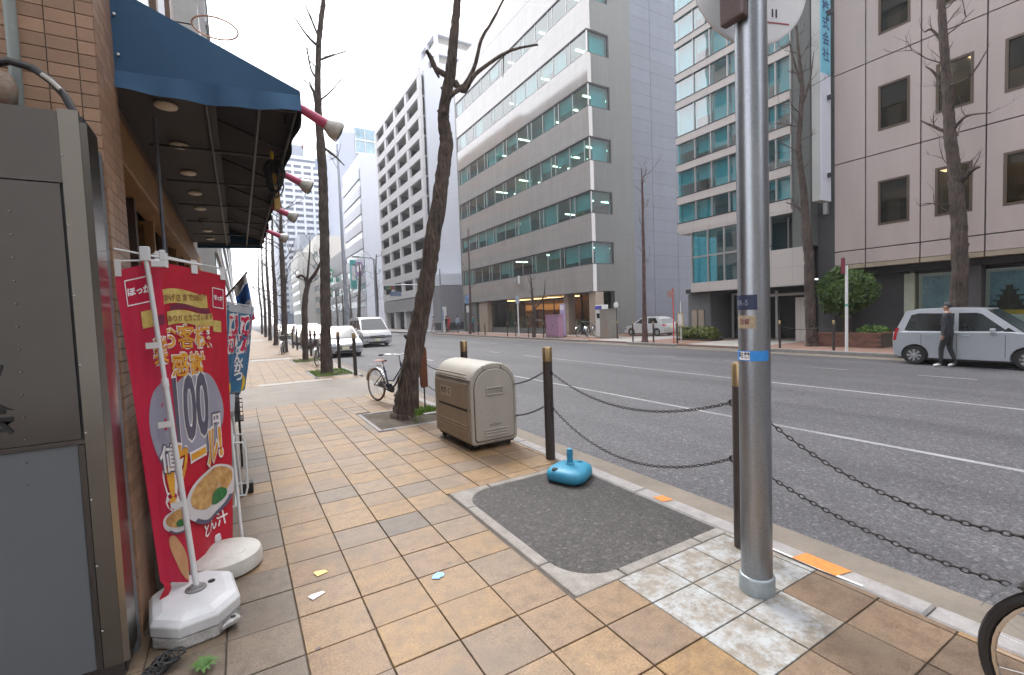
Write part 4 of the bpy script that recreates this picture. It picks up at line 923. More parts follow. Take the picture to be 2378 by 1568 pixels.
MB().tube([P(244, 574, Y=3.04), P(338, 592, Y=3.06), P(470, 616, Y=3.12)], .0055, 8).build('crossbar', m_pole, nP); MB().tube([P(255, 607, Y=3.03), P(372, 604, Y=3.14)], .005, 8).build('crossbar', m_pole, nP)
bx('top_clamp', m_pole, nP, pA.x-.022, pA.x+.022, pA.y-.014, pA.y+.016, pA.z-.055, pA.z+.02, bevel=.004); bx('clamp_arm', m_pole, nP, pA.x+.022, pA.x+.085, pA.y-.012, pA.y+.012, pA.z-.085, pA.z-.05, bevel=.004); bx('clamp_arm', m_pole, nP, pA.x+.06, pA.x+.085, pA.y-.012, pA.y+.012, pA.z-.049, pA.z+.005, bevel=.004)
for u in (.06, .95):
    a = A.at(u, 0); MB().grid(lambda s, t: a+Vector(((s-.5)*.03, 0, .055-t*.085))+A.n*.006, 2, 3).build('tab', m_tab, nP, recalc=False)
for f in (.26, .5, .73): 
    a = pB.lerp(pA, f); MB().grid(lambda s, t: a+Vector((-.055+s*.06, -.016, .016-t*.032)), 2, 1).build('tab', m_tab, nP, recalc=False)
MB().grid(lambda u, v: A.at(.03+u*.25, 1)+Vector((.012*math.sin(v*5), 0, -.1*v)), 3, 8).build('cord_tail', m_red, nA, recalc=False)
# octagonal water weight
m_wt = mat('weathered white plastic', (.60, .605, .62), .5, var=.12, vs=6, bump=.1); m_wtd = mat('stained white plastic', (.16, .145, .125), .6, var=.4, vs=9, col2=(.62, .61, .6))
o8 = thing('octagonal_weight', 'octagonal white plastic water weight holding the leaning pole', 'base', (-.295, 3.02, 0), R(8))
def octa(rx, ry, c): return [(-rx+c, -ry), (rx-c, -ry), (rx, -ry+c), (rx, ry-c), (rx-c, ry), (-rx+c, ry), (-rx, ry-c), (-rx, -ry+c)]
def loft(polys): 
    mb = MB(); n = len(polys[0][0]); mb.v = [(x, y, z) for p, z in polys for x, y in p]
    mb.f = [(i*n+j, i*n+(j+1) % n, (i+1)*n+(j+1) % n, (i+1)*n+j) for i in range(len(polys)-1) for j in range(n)]+[tuple(range(n-1, -1, -1)), tuple((len(polys)-1)*n+j for j in range(n))]; mb.m = [0]*len(mb.f); return mb
loft([(octa(.185, .25, .11), .0), (octa(.19, .255, .11), .012), (octa(.19, .255, .11), .062)]).build('lower_half', m_wtd, o8, bevel=.006)
loft([(octa(.195, .26, .115), .066), (octa(.197, .262, .115), .12), (octa(.18, .245, .11), .145), (octa(.14, .2, .09), .158)]).build('upper_half', m_wt, o8, bevel=.006)
MB().lathe([(.05, .150), (.05, .166), (.036, .170), (.030, .180), (.02, .182)], (.01, .02, 0), 20).build('pole_socket', mat('grey socket', (.2, .19, .19), .6), o8); MB().lathe([(.018, .150), (.018, .163), (.01, .164)], (.085, .05, 0), 12).build('fill_cap', m_black, o8)
MB().prism([(.09, -.27), (.185, -.235), (.165, -.16)], .03, .055, 'z').build('foot_tab', m_wtd, o8, bevel=.006); MB().lathe([(.012, .054), (.012, .058), (.002, .0585)], (.15, -.215, 0), 10).build('foot_hole', m_black, o8)
rb_ = thing('round_weight', 'round white plastic weight behind the octagonal one', 'base', (-.175, 3.56, 0))
MB().lathe([(.20, 0), (.225, .015), (.225, .07), (.215, .10), (.17, .122), (.06, .128), (.04, .13)], n=36).build('body', mat('cream plastic', (.52, .50, .46), .5, var=.2, vs=8), rb_, smooth=45); MB().lathe([(.035, .126), (.03, .165), (.024, .17)], (-.05, .18, 0), 14).build('pole_socket', m_wt, rb_); MB().torus((.06, -.06, .118), .07, .006, 'z', 24, 6).build('moulded_ring', m_wtd, rb_)
# clutter at the foot of the cabinet
cl_ = thing('cable_coil', 'tangled dark cables lying at the foot of the metal cabinet', 'cable', (-.40, 2.66, 0))
for k in range(7):
    r = random.Random(k+50); MB().tube([(r.uniform(.03, .05)*math.cos(t)*(1+.3*math.sin(2*t+k))+.01*k-.02, .05*math.sin(t)*(1+.2*math.cos(3*t)), .012+.006*k+.01*math.sin(t*2+k)) for t in [i*6.4/22 for i in range(23)]], .005, 6).build('cable_loop', m_black, cl_)
wd_ = thing('weed', 'small green weed growing in the paving joint by the cabinet', 'plant', (-.235, 2.55, 0))
for k in range(12):
    a = k*2.4; l = .05+.03*random.Random(k).random()
    MB().add([(0, 0, .01), (math.cos(a)*l*.5-.012*math.sin(a), math.sin(a)*l*.5+.012*math.cos(a), .035), (math.cos(a)*l, math.sin(a)*l, .03), (math.cos(a)*l*.5+.012*math.sin(a), math.sin(a)*l*.5-.012*math.cos(a), .035)], [(0, 1, 2, 3)]).build('leaf', mat('weed leaf', (.07, .15, .03), .6, var=.3, vs=20), wd_, recalc=False)
# display rack behind the banners
rk = thing('display_rack', 'white tube display rack with grey tray behind the red banners', 'rack')
for x, y in ((-.10, 3.98), (-.10, 4.85), (-.46, 3.98), (-.46, 4.85)): MB().tube([(x+.03, y-.12 if y < 4 else y+.1, 0), (x, y, .93)], .011, 8).build('leg', m_pole, rk, smooth=True); MB().lathe([(.016, 0), (.016, .03)], (x+.03, y-.12 if y < 4 else y+.1, 0), 8).build('rubber_foot', m_black, rk)
for z in (.25, .6): MB().tube([(-.10, 3.98, z), (-.10, 4.85, z)], .008, 6).build('rail', m_pole, rk); MB().tube([(-.10, 3.98, z), (-.46, 3.98, z)], .008, 6).build('rail', m_pole, rk)
bx('tray', mat('grey tray', (.33, .35, .37), .5), rk, -.48, -.07, 3.93, 4.9, .93, .97); bx('board', mat('grey rack board', (.25, .25, .26), .6), rk, -.45, -.12, 4.0, 4.82, .3, .9)
for y in (4.0, 4.3): MB().tube([(-.09, y, .72), (-.03, y-.02, .72), (-.015, y-.02, .66), (-.015, y-.02, .38), (-.03, y-.02, .32), (-.09, y, .32)], .008, 8).build('handle', m_pole, rk, smooth=True)
rbk = thing('rubber_block', 'small black rubber block on the paving behind the rack', 'block', (-.02, 5.05, 0)); MB().prism([(-.05, 0), (.05, 0), (.05, .1), (-.03, .1)], -.05, .06, 'y').build('block', m_black, rbk, bevel=.008)
# second stand: basket of goods, blue banner, flag
bk = thing('goods_basket', 'black wire basket of coloured packets by the blue banner', 'basket', (-.2, 6.0, .55))
for z in (0, .1, .2): 
    MB().tube([(-.18, -.15, z), (.18, -.15, z), (.18, .15, z), (-.18, .15, z), (-.18, -.15, z)], .006, 6).build('wire', m_black, bk)
for k in range(9): MB().tube([(-.18+k*.045, -.15, 0), (-.18+k*.045, -.15, .2)], .003, 5).build('wire', m_black, bk)
bx('bottom', m_black, bk, -.18, .18, -.15, .15, -.01, 0); 
for x in (-.14, .14): MB().tube([(x, 0, -.55), (x, 0, -.01)], .012, 8).build('leg', m_black, bk)
for k in range(8): bx('packet', mat('packet %d' % (k % 4), [(.5, .05, .05), (.3, .12, .4), (.6, .4, .1), (.1, .1, .12)][k % 4], .5), bk, -.17+(k % 4)*.085, -.1+(k % 4)*.085, -.12+(k//4)*.13, -.02+(k//4)*.13, .002, .26+.03*(k % 3))
nC = thing('blue_banner', 'blue vertical banner with red and white lettering farther down the pavement', 'banner')
Bc = Cloth(P(520, 702, Y=6.2), P(592, 716, Y=6.9), P(572, 905, Y=6.9), P(520, 930, Y=6.2), .025, 3)
m_bl = mat('blue banner cloth', (.03, .09, .26), .6, var=.35, vs=3, col2=(.06, .25, .45)); Bc.sheet('cloth', m_bl, nC)
Bc.put(gridmb(.9, .1, 12, 2), pm('banner light print', (.5, .55, .62)), nC, 'stripe_print', .5, .04, .003)
for ch, v, m in (('ひ', .24, pm('banner crimson print', (.6, .02, .08))), ('が', .42, pm('banner crimson print', (.6, .02, .08)))):
    otext(Bc, nC, ch, .3, .74, v, m, 0, .01, .03)
    otext(Bc, nC, ch, .3, .3, v, m, 0, .01, .03)
for k, ch in enumerate('とんかつ'): otext(Bc, nC, ch, .14, .52, .5+.1*k, m_pw, 0, .006, 0)
Bc.put(disc(.11, .11), pm('banner yellow print', (.75, .55, .03)), nC, 'dot_print', .78, .9, .004); Bc.put(disc(.08, .09), pm('banner yellow print', (.75, .55, .03)), nC, 'dot_print', .25, .92, .004)
MB().tube([P(527, 1000, Y=6.2)*1+Vector((0, 0, 0)), P(524, 690, Y=6.2)], .010, 8).build('pole', m_pole, nC); MB().tube([P(520, 700, Y=6.19), P(594, 714, Y=6.92)], .007, 6).build('crossbar', m_pole, nC)
fl = thing('striped_flag', 'white blue and red flag on a slanted stick above the blue banner', 'flag')
p0, p1 = P(516, 700, Y=7.4), P(574, 632, Y=7.4); MB().tube([p0, p1], .012, 8).build('stick', m_wood2, fl)
for k, (m, a, b) in enumerate(((pm('flag white', (.75, .75, .75)), 0, .2), (pm('flag blue', (.03, .13, .42)), .2, .55), (pm('flag white', (.75, .75, .75)), .55, .75), (pm('flag red', (.6, .02, .05)), .75, 1))):
    MB().grid(lambda u, v: p0.lerp(p1, .45+.5*u)+Vector((.05*(a+(b-a)*v)*1.5, .05*math.sin(u*5+v), -.62*(a+(b-a)*v)-.02*math.sin(u*7))), 8, 3).build('stripe', m, fl, recalc=False)
# litter
for nm, lab, px, py, m, w, h, rz in (('paper_scrap', 'yellow paper scrap on the tiles', 745, 1330, pm('yellow paper', (.8, .6, .2)), .07, .055, .3), ('paper_scrap', 'white printed paper slip on the tiles', 736, 1382, pm('white paper', (.78, .7, .72)), .085, .045, .5), ('paint_blot', 'pale blue paint blot on a grey tile', 1018, 1336, pm('pale blue paint', (.22, .38, .6)), .06, .05, .2)):
    q = P(px, py, Z=.004); o = thing(nm, lab, 'litter' if 'paper' in nm else 'stain', q, rz)
    if 'blot' in nm:
        r = random.Random(4); MB().add([(0, 0, .001)]+[(.032*(1+.6*r.random())*math.cos(i*.393), .026*(1+.6*r.random())*math.sin(i*.393), .0005) for i in range(16)], [(0, i+1, (i+1) % 16+1) for i in range(16)]).build('blot', m, o, recalc=False)
    else: MB().grid(lambda u, v: ((u-.5)*w, (v-.5)*h, .002+.006*math.sin(u*4+1)*v), 4, 3).build('sheet', m, o, recalc=False)
# ================================================================ NEAR STREET FURNITURE
m_boll = mat('brown black bollard paint', (.045, .035, .032), .4, var=.2, vs=6); m_gold = mat('bollard gold band', (.35, .25, .13), .36, metal=.75, var=.15, vs=9); m_chain = mat('chain iron', (.035, .03, .03), .5, metal=.4, var=.2)
def make_bollard(h=1.23, r=.052):
    b = thing('bollard', 'x', 'bollard', group='brown bollards with gold tops along the near kerb')
    MB().lathe([(r, -.004), (r, h-.155)], n=20).build('post', m_boll, b, smooth=True); MB().lathe([(r+.001, h-.153), (r+.001, h-.012), (r-.008, h), (.002, h+.001)], n=20).build('gold_cap', m_gold, b, smooth=50)
    for z in (.955, .575):
        for sgn in (-1, 1): MB().torus((0, sgn*(r+.012), z), .02, .006, 'x', 14, 6).build('eye', m_chain, b)
    return b
NB = [(2.80, -.38), (2.80, 1.84), (2.86, 4.13), (2.86, 6.3), (2.86, 8.6), (2.84, 13.9), (2.84, 16.4), (2.84, 18.6), (2.84, 19.6), (2.84, 22), (2.84, 23.5), (2.84, 25), (2.84, 26.6), (2.84, 29.5), (2.84, 32)]
labs = ['bollard hidden beside the parked bicycle at the right edge', 'nearest gold topped bollard standing beside the galvanised pole', 'gold topped bollard behind the blue parasol weight', 'gold topped bollard peeking above the waste bin', 'gold topped bollard by the bicycle and leaning tree', 'bollard just left of the second street tree along the kerb', 'bollard just behind the second street tree along the kerb', 'first of two bollards before the forked tree', 'second of two bollards before the forked tree', 'bollard just past the forked tree'] + [n+' bollard of the distant row past the forked tree' for n in ('first', 'second', 'third', 'fourth', 'fifth')]
b0 = make_bollard()
for i, (x, y) in enumerate(NB):
    o = b0 if i == 0 else copy_tree(b0); o.location = (x, y, 0); o['label'] = labs[i]
def chain(p0, p1, sag, lab):
    p0, p1 = Vector(p0), Vector(p1); L = (p1-p0).length; n = int(L*1.06/.034); mb = MB()
    f = lambda t: p0.lerp(p1, t)-Vector((0, 0, sag*4*t*(1-t)))
    base = MB().torus((0, 0, 0), .0105, .0034, 'x', 12, 6); base.v = [(x, y*1.0, z*1.75) for x, y, z in base.v]
    for k in range(n):
        t0, t1 = (k)/n, (k+1)/n; a, b = f(t0), f(t1); d = (b-a).normalized(); q = d.to_track_quat('Z', 'Y').to_matrix().to_4x4()
        M = Matrix.Translation((a+b)/2) @ q @ Matrix.Rotation(R(35+90*(k % 2)), 4, 'Z')
        mb.add([M @ Vector(v) for v in base.v], base.f)
    return tag(mb.build('chain', m_chain, smooth=True), lab, 'chain', 'chains between the near bollards', None)
pairs = [(0, 1, (.385, .225), ' between the pole and the right edge'), (1, 2, (.20, .275), ' between the two nearest gold topped bollards'), (2, 3, (.24, .25), ' right behind the waste bin'), (3, 4, (.25, .25), ' beside the leaning tree')]
for a, b, s, w in pairs:
    for z, nm in ((.955, 'upper'), (.575, 'lower')):
        (x0, y0), (x1, y1) = NB[a], NB[b]
        chain((x0, y0+.07, z), (x1, y1-.07, z), s[nm == 'lower'], nm+' iron chain sagging'+w)
# ---- galvanised pole with round sign
m_galv = mat('galvanised steel', (.26, .28, .31), .34, metal=.85, var=.2, vs=9, rv=.08, col2=(.39, .41, .44), streak=True)
gp = thing('galvanised_pole', 'thick galvanised steel pole rising from the white painted tiles', 'pole', (2.425, 1.51, 0))
MB().lathe([(.080, .002), (.079, 2.2), (.076, 4.6)], n=40).build('shaft', m_galv, gp, smooth=True)
MB().lathe([(.092, -.004), (.092, .085), (.088, .095), (.0805, .098)], n=40).build('base_collar', mat('base collar', (.30, .34, .36), .45, metal=.5, var=.2, vs=12), gp, smooth=50)
def band(z0, z1, a0, a1, m, name, r=.0815):
    return MB().grid(lambda u, v: (r*math.cos(R(a0+(a1-a0)*u)), r*math.sin(R(a0+(a1-a0)*u)), z0+(z1-z0)*v), 14, 1).build(name, m, gp, smooth=True, recalc=False)
VA = math.degrees(math.atan2(-1.51, -2.425)) # direction from the pole to the viewer
m_stB = pm('sticker blue', (.03, .22, .60)); m_stN = pm('sticker navy', (.02, .03, .07))
band(1.575, 1.655, VA-92, VA+12, m_stN, 'sticker'); band(1.475, 1.545, VA-70, VA+8, mat('sticker faded tan', (.34, .27, .19), .6, var=.35, vs=60), 'sticker'); band(1.30, 1.355, VA-110, VA+55, m_stB, 'sticker')
band(1.305, 1.35, VA-62, VA-15, m_pw, 'sticker_field', .0822)
def pole_text(s, size, z, a, m, r=.0829):
    t = text_mb(s, size, .0005); t.v = [(r*math.cos(R(a)+v[0]/r), r*math.sin(R(a)+v[0]/r), z+v[1]) for v in t.v]; t.build('lettering', m, gp, recalc=False)
pole_text('駐禁', .036, 1.328, VA-38, m_stN, .0828); pole_text('ER-5', .040, 1.612, VA-45, mat('sticker grey print', (.22, .24, .3), .5), .0822); pole_text('注意', .03, 1.51, VA-35, m_pp, .0822)
rs = thing('round_road_sign', 'large round sign plate fixed high on the galvanised pole', 'sign')
sc_ = Vector((2.60, 1.62, 3.45)); sn = Vector((-.30, -.90, 0)).normalized()
Mx = Matrix.Translation(sc_) @ sn.to_track_quat('Z', 'Y').to_matrix().to_4x4()
MB().lathe([(.37, -.012), (.38, -.006), (.38, .006), (.37, .008)], n=64).xf(Mx).build('plate', mat('sign plate white', (.74, .75, .78), .35, var=.04), rs)
for z, w in ((-.165, .13), (-.215, .14)): pass
def on_sign(x0, x1, y0, y1, m, name): MB().box(x0, x1, y0, y1, .0085, .0105).xf(Mx).build(name, m, rs)
on_sign(.06, .25, -.245, -.238, mat('sign red print', (.35, .05, .08), .5), 'rule_line'); on_sign(.135, .143, -.21, -.165, m_stN, 'stroke'); on_sign(.16, .168, -.21, -.165, m_stN, 'stroke'); on_sign(.16, .25, -.08, -.02, mat('sign pale blue print', (.3, .42, .6), .5), 'print_block'); on_sign(.28, .34, -.08, -.02, m_stN, 'print_block')
bx('bracket', mat('bracket brown', (.12, .085, .085), .5), rs, 2.29, 2.345, 1.47, 1.60, 3.08, 3.36, bevel=.01)
MB().tube([(2.425, 1.51, 3.21), (2.425, 1.51, 3.25)], .0835, 24).build('clamp', mat('dark clamp', (.09, .08, .08), .5), rs)
# ---- blue parasol weight
m_bluep = mat('blue plastic', (.035, .24, .38), .5, var=.14, vs=9, bump=.05)
pb = thing('parasol_weight', 'blue plastic parasol water weight sitting on the asphalt patch', 'base', (2.67, 3.53, 0), R(28))
def sup(rx, ry, n=48, e=3.0): 
    out = []
    for i in range(n):
        a = 2*math.pi*i/n; c, s_ = math.cos(a), math.sin(a); k = (abs(c)**e+abs(s_)**e)**(-1/e); w = 1+.05*math.cos(3*a+.5)
        out.append((rx*c*k*w, ry*s_*k*w))
    return out
loft([(sup(.185, .165), .002), (sup(.215, .19), .018), (sup(.222, .197), .05), (sup(.215, .19), .09), (sup(.185, .16), .118), (sup(.12, .11), .128), (sup(.05, .05), .134)]).build('body', m_bluep, pb, smooth=60)
MB().lathe([(.038, .13), (.036, .15), (.029, .155), (.029, .235), (.034, .237), (.034, .255), (.028, .257), (.028, .285), (.02, .29)], n=20).build('stem', m_bluep, pb, smooth=50); MB().lathe([(.022, .118), (.022, .14), (.017, .143)], (.12, -.05, 0), 14).build('fill_cap', m_bluep, pb); MB().lathe([(.03, .10), (.03, .126), (.02, .127)], (-.15, .09, 0), 14).build('filler_hole', m_black, pb)
# ---- waste bin
m_bin = mat('greige plastic', (.42, .39, .345), .5, var=.14, vs=3, bump=.06, bs=200, streak=True); m_bin2 = mat('tan side plastic', (.34, .285, .22), .5, var=.14, vs=3, streak=True); m_bind = mat('bin seam dark', (.03, .028, .026), .6)
wb = thing('waste_bin', 'beige plastic barrel topped waste bin standing by the kerb', 'bin', (2.55, 5.37, 0), R(1.5))
w2, l2 = .315, .53
def bprof(w, z0, zs, za, rc=.05, n=14):   # arch profile in x,z
    p = [(-w+rc, z0)]+[(w-rc, z0)]+[(w-rc+rc*math.sin(R(a)), z0+rc-rc*math.cos(R(a))) for a in (30, 60, 90)]
    p += [(w, zs)]
    for i in range(1, n): 
        a = math.pi*i/n; e = 2.3; c, s_ = math.cos(a), math.sin(a); p.append((w*math.copysign(abs(c)**(2/e), c), zs+(za-zs)*abs(s_)**(2/e)))
    p += [(-w, zs)]+[(-w+rc-rc*math.cos(R(a))*1-0*rc, z0+rc-rc*math.sin(R(a))) for a in (0, 30, 60)]
    return p
MB().prism(bprof(w2, .075, .72, 1.035), -l2, l2, 'y').build('shell', m_bin, wb, smooth=35, bevel=.018, segs=3)
MB().prism(bprof(w2-.043, .113, .70, .972, .04), -l2-.004, -l2+.008, 'y').build('panel_seam', m_bind, wb)
MB().prism(bprof(w2-.05, .12, .70, .965, .04), -l2-.012, -l2+.01, 'y').build('end_panel', m_bin, wb, smooth=35, bevel=.008)
MB().prism(bprof(w2-.05, .12, .70, .965, .04), l2-.01, l2+.012, 'y').build('end_panel', m_bin, wb, smooth=35, bevel=.008)
bx('side_panel', m_bin2, wb, -w2-.008, -w2+.004, -l2+.07, l2-.07, .50, .80, bevel=.006); bx('side_panel', m_bin2, wb, -w2-.008, -w2+.004, -l2+.07, l2-.07, .15, .475, bevel=.006)
bx('side_slot', m_bind, wb, -w2-.0095, -w2+.002, -l2+.09, l2-.14, .478, .497)
for z in (.86, .90, .21, .25, .29): bx('moulded_rib', m_bin2 if z < .5 else m_bin, wb, -w2-.014 if z < .8 else -w2+.0, -w2+.012, -l2+.1, l2-.1, z, z+.018, bevel=.004)
bx('lid_seam', m_bind, wb, -w2-.002, -w2+.02, -l2+.03, l2-.03, .838, .844); bx('seam', m_bind, wb, -w2-.003, -w2+.006, -l2+.01, -l2+.03, .484, .492)
for y in (-l2-.003, ): bx('seam', m_bind, wb, w2-.006, w2+.004, -l2-.002, -l2+.03, .52, .526)
for x in (-.12, .12): bx('hinge', m_bin, wb, x-.018, x+.018, -l2-.014, -l2+.06, .965, 1.012, bevel=.006)
y = -l2-.0125
for b in ((-.115, .115, .655, .667), (-.115, .115, .735, .747), (-.115, -.10, .667, .735), (.10, .115, .667, .735)): bx('handle_rim', m_bin, wb, b[0], b[1], y-.012, y+.004, b[2], b[3], bevel=.003)
bx('handle_recess', mat('bin recess', (.30, .28, .25), .6), wb, -.10, .10, y-.001, y+.003, .667, .735)
for z in (.165, .20, .235): bx('moulded_rib', m_bin, wb, -.15, .17, y-.008, y+.003, z, z+.016, bevel=.004)
t = text_mb('ecoland', .05, .001); t.v = [(v[0], y-.002, .30+v[1]) for v in t.v]; t.build('lettering', mat('bin grey print', (.22, .21, .20), .6), wb)
bx('label_plate', mat('label plate', (.50, .45, .38), .5), wb, -w2-.011, -w2-.0085, -.02, .30, .60, .72)
t = text_mb('PUT ＜', .105, .004); t.v = [(-w2-.0125, .14-v[0]*.85, .66+v[1]) for v in t.v]; t.build('lettering', m_bind, wb)
for x, yy in ((-.24, -.42), (.24, -.42), (-.24, .42), (.24, .42)):
    c = MB().lathe([(.03, -.014), (.036, -.01), (.036, .01), (.03, .014)], (x, yy, .036), 16, 'y').build('caster', m_black, wb); bx('caster_fork', m_bind, c, x-.03, x+.03, yy-.02, yy+.02, .06, .08)
bx('base_rim', m_bind, wb, -w2+.04, w2-.04, -l2+.03, l2-.03, .055, .076)
# ---- bicycles
def make_bike(name, label, loc, rz, frame_m, seat_m, group=None, full=True, tyre=None, basket=False, R_=.325):
    b = thing(name, label, 'bicycle', loc, rz, group); ty = tyre or m_black; m_ch = mat('chrome', (.55, .55, .56), .18, metal=1, var=.05)
    wb2 = .54
    for x, nm in ((-wb2, 'rear_wheel'), (wb2, 'front_wheel')):
        w = MB().torus((x, 0, R_), R_-.018, .018, 'y', 48, 8).build(nm, ty, b, smooth=True)
        MB().torus((x, 0, R_), R_-.042, .009, 'y', 40, 6).build('rim', m_ch, w, smooth=True)
        sp = MB()
        for k in range(28):
            a = k*2*math.pi/28; s_ = .022*(-1)**k; sp.tube([(x+.018*math.cos(a+.6*(-1)**(k//2)), s_, R_+.018*math.sin(a+.6*(-1)**(k//2))), (x+(R_-.045)*math.cos(a), 0, R_+(R_-.045)*math.sin(a))], .0013, 4)
        tag(sp.build('spokes', m_ch, w), kind='stuff'); MB().lathe([(.022, -.04), (.014, -.03), (.014, .03), (.022, .04)], (x, 0, R_), 12, 'y').build('hub', m_ch, w)
        MB().grid(lambda u, v: (x+(R_+.022)*math.cos(R(20+150*u) if nm == 'rear_wheel' else R(25+130*u)), -.026+.052*v, R_+(R_+.022)*math.sin(R(20+150*u) if nm == 'rear_wheel' else R(25+130*u))), 20, 2).build('mudguard', m_ch, b, smooth=True, recalc=False)
    bb, st, hd, hb = Vector((-.08, 0, .28)), Vector((-.24, 0, .68)), Vector((.34, 0, .80)), Vector((.39, 0, .62))
    fr = MB(); fr.tube([hb, (.12, 0, .36), bb], .019, 10); fr.tube([bb, st], .016, 10); fr.tube([hd, hb], .018, 10); fr.tube([(.36, 0, .70), (.08, 0, .45), (-.14, 0, .43)], .013, 8)
    for s_ in (-1, 1): fr.tube([(-wb2, .05*s_, R_), bb+Vector((0, .03*s_, 0))], .009, 8); fr.tube([(-wb2, .05*s_, R_), (-.2, .025*s_, .60)], .008, 8); fr.tube([(wb2, .05*s_, R_), (.45, .05*s_, .60), (.41, .01*s_, .66)], .011, 8)
    tag(fr.build('frame', frame_m, b, smooth=True), kind=None)
    MB().tube([st, (-.275, 0, .80)], .012, 8).build('seat_post', m_ch, b)
    sd_ = MB().grid(lambda u, v: (-.42+.27*u, (.085*(1-u)**.8+.022)*(2*v-1), .83-.03*(2*v-1)**2-.01*math.sin(u*3.1)), 10, 8); sd_.build('saddle', seat_m, b, smooth=True, recalc=False); MB().grid(lambda u, v: (-.42+.27*u, (.08*(1-u)**.8+.02)*(2*v-1), .79), 8, 4).build('saddle_base', m_black, b, recalc=False)
    MB().tube([hd-Vector((.01, 0, -.0)), (.305, 0, .93)], .011, 8).build('stem', m_ch, b); MB().tube([(.12, .27, .95), (.22, .25, .96), (.31, .12, .95), (.32, 0, .93), (.31, -.12, .95), (.22, -.25, .96), (.12, -.27, .95)], .011, 8).build('handlebar', m_ch, b, smooth=True)
    for s_ in (-1, 1): MB().tube([(.08, .275*s_, .945), (.19, .258*s_, .957)], .016, 8).build('grip', m_black, b); MB().tube([bb+Vector((0, .05*s_, 0)), bb+Vector((.10*s_, .06*s_, -.13*s_))], .009, 6).build('crank', m_ch, b); bx('pedal', m_black, b, bb.x+.10*s_-.05, bb.x+.10*s_+.05, .06*s_-.04 if s_ < 0 else .05, -.02 if s_ < 0 else .14, bb.z-.13*s_-.012, bb.z-.13*s_+.012)
    MB().lathe([(.085, .042), (.085, .052)], bb, 24, 'y').build('chainwheel', m_ch, b); MB().prism([(-.55, .30), (-.1, .20), (0, .22), (.02, .30), (-.06, .37), (-.55, .36)], .034, .06, 'y').build('chain_case', m_black, b, bevel=.01)
    car = MB()
    for s_ in (-1, 1): car.tube([(-.28, .05*s_, .70), (-.78, .06*s_, .70)], .006, 6); car.tube([(-.70, .06*s_, .70), (-wb2, .055*s_, R_)], .005, 6)
    for k in range(4): car.tube([(-.35-.13*k, -.06, .70), (-.35-.13*k, .06, .70)], .005, 6)
    tag(car.build('carrier', m_ch, b), kind='stuff'); MB().tube([(-.45, .08, .30), (-.52, .16, .02)], .008, 6).build('kickstand', m_ch, b)
    if basket:
        bs_ = MB()
        for z in (.66, .75, .84, .92): k = .12+.05*(z-.66)/.26; bs_.tube([(.42, -k, z), (.42+2*k, -k, z), (.42+2*k, k, z), (.42, k, z), (.42, -k, z)], .004, 5)
        for i in range(6):
            for s_ in (-1, 1): bs_.tube([(.44+i*.04, .12*s_, .66), (.42+i*.06, .17*s_, .92)], .003, 5)
        tag(bs_.build('basket', m_black, b), kind='stuff')
    return b
m_seatb = mat('brown saddle', (.20, .06, .035), .5, var=.2); m_navyf = mat('navy bike frame', (.02, .035, .075), .35, var=.1)
make_bike('parked_bicycle', 'navy bicycle with brown saddle parked behind the leaning tree', (2.40, 8.62, 0), math.atan2(-1.18, .34), m_navyf, m_seatb, tyre=mat('tan tyre', (.16, .075, .045), .7, var=.2))
bike_r = make_bike('near_bicycle', 'bicycle at the bottom right corner showing only its black front wheel', (2.33, -.29, 0), R(93), m_black, m_black, tyre=m_black)
# brown panel by the leaning tree and tree stake
st_ = thing('tree_stake', 'rust brown upright reflector board beside the leaning tree', 'post', (2.72, 7.72, 0))
MB().tube([(-.12, .06, 0), (-.10, .04, .92)], .032, 10).build('stake', mat('weathered stake', (.10, .07, .055), .8, var=.3, vs=20), st_, smooth=True); MB().tube([(0, 0, 0), (0, 0, .45)], .014, 8).build('leg', m_frame_dk, st_)
MB().prism([(-.055, .38), (.055, .38), (.068, .44), (.068, 1.02), (.05, 1.09), (0, 1.11), (-.05, 1.09), (-.068, 1.02), (-.068, .44)], -.025, .02, 'y').build('board', mat('rust board', (.16, .05, .018), .55, var=.35, vs=5), st_, bevel=.012)
bx('stone', m_kerb, thing('loose_stone', 'short kerb stone lying in the leaning tree pit', 'stone', (2.62, 7.05, 0)), -.17, .15, -.06, .05, .0, .07, bevel=.015)
# ================================================================ TREES
def bark_mat(name, a, b):
    m, N, L, B_ = nmat(name); g = N.new('ShaderNodeNewGeometry').outputs['Position']
    mp = N.new('ShaderNodeMapping'); mp.inputs['Scale'].default_value = (1, 1, .16); L.new(g, mp.inputs[0])
    n1 = noise(N, L, mp.outputs[0], 26, 6, .7); n2 = noise(N, L, g, 3, 4)
    w = N.new('ShaderNodeTexVoronoi'); w.inputs['Scale'].default_value = 30; L.new(mp.outputs[0], w.inputs['Vector'])
    f = mathn(N, L, 'ADD', mathn(N, L, 'MULTIPLY', n1, .6), mathn(N, L, 'MULTIPLY', n2, .4))
    L.new(ramp(N, L, f, [(.38, a), (.62, b)]), B_.inputs['Base Color']); B_.inputs['Roughness'].default_value = .9
    h = mathn(N, L, 'ADD', n1, mathn(N, L, 'MULTIPLY', w.outputs['Distance'], .8))
    bu = N.new('ShaderNodeBump'); bu.inputs['Strength'].default_value = 1; bu.inputs['Distance'].default_value = .05; L.new(h, bu.inputs['Height']); L.new(bu.outputs[0], B_.inputs['Normal'])
    return m
m_bark = bark_mat('ginkgo bark', (.03, .021, .017), (.17, .12, .092)); m_bark2 = bark_mat('dark bark', (.03, .022, .019), (.135, .098, .083)); m_barkr = bark_mat('reddish bark', (.07, .038, .035), (.20, .12, .11))
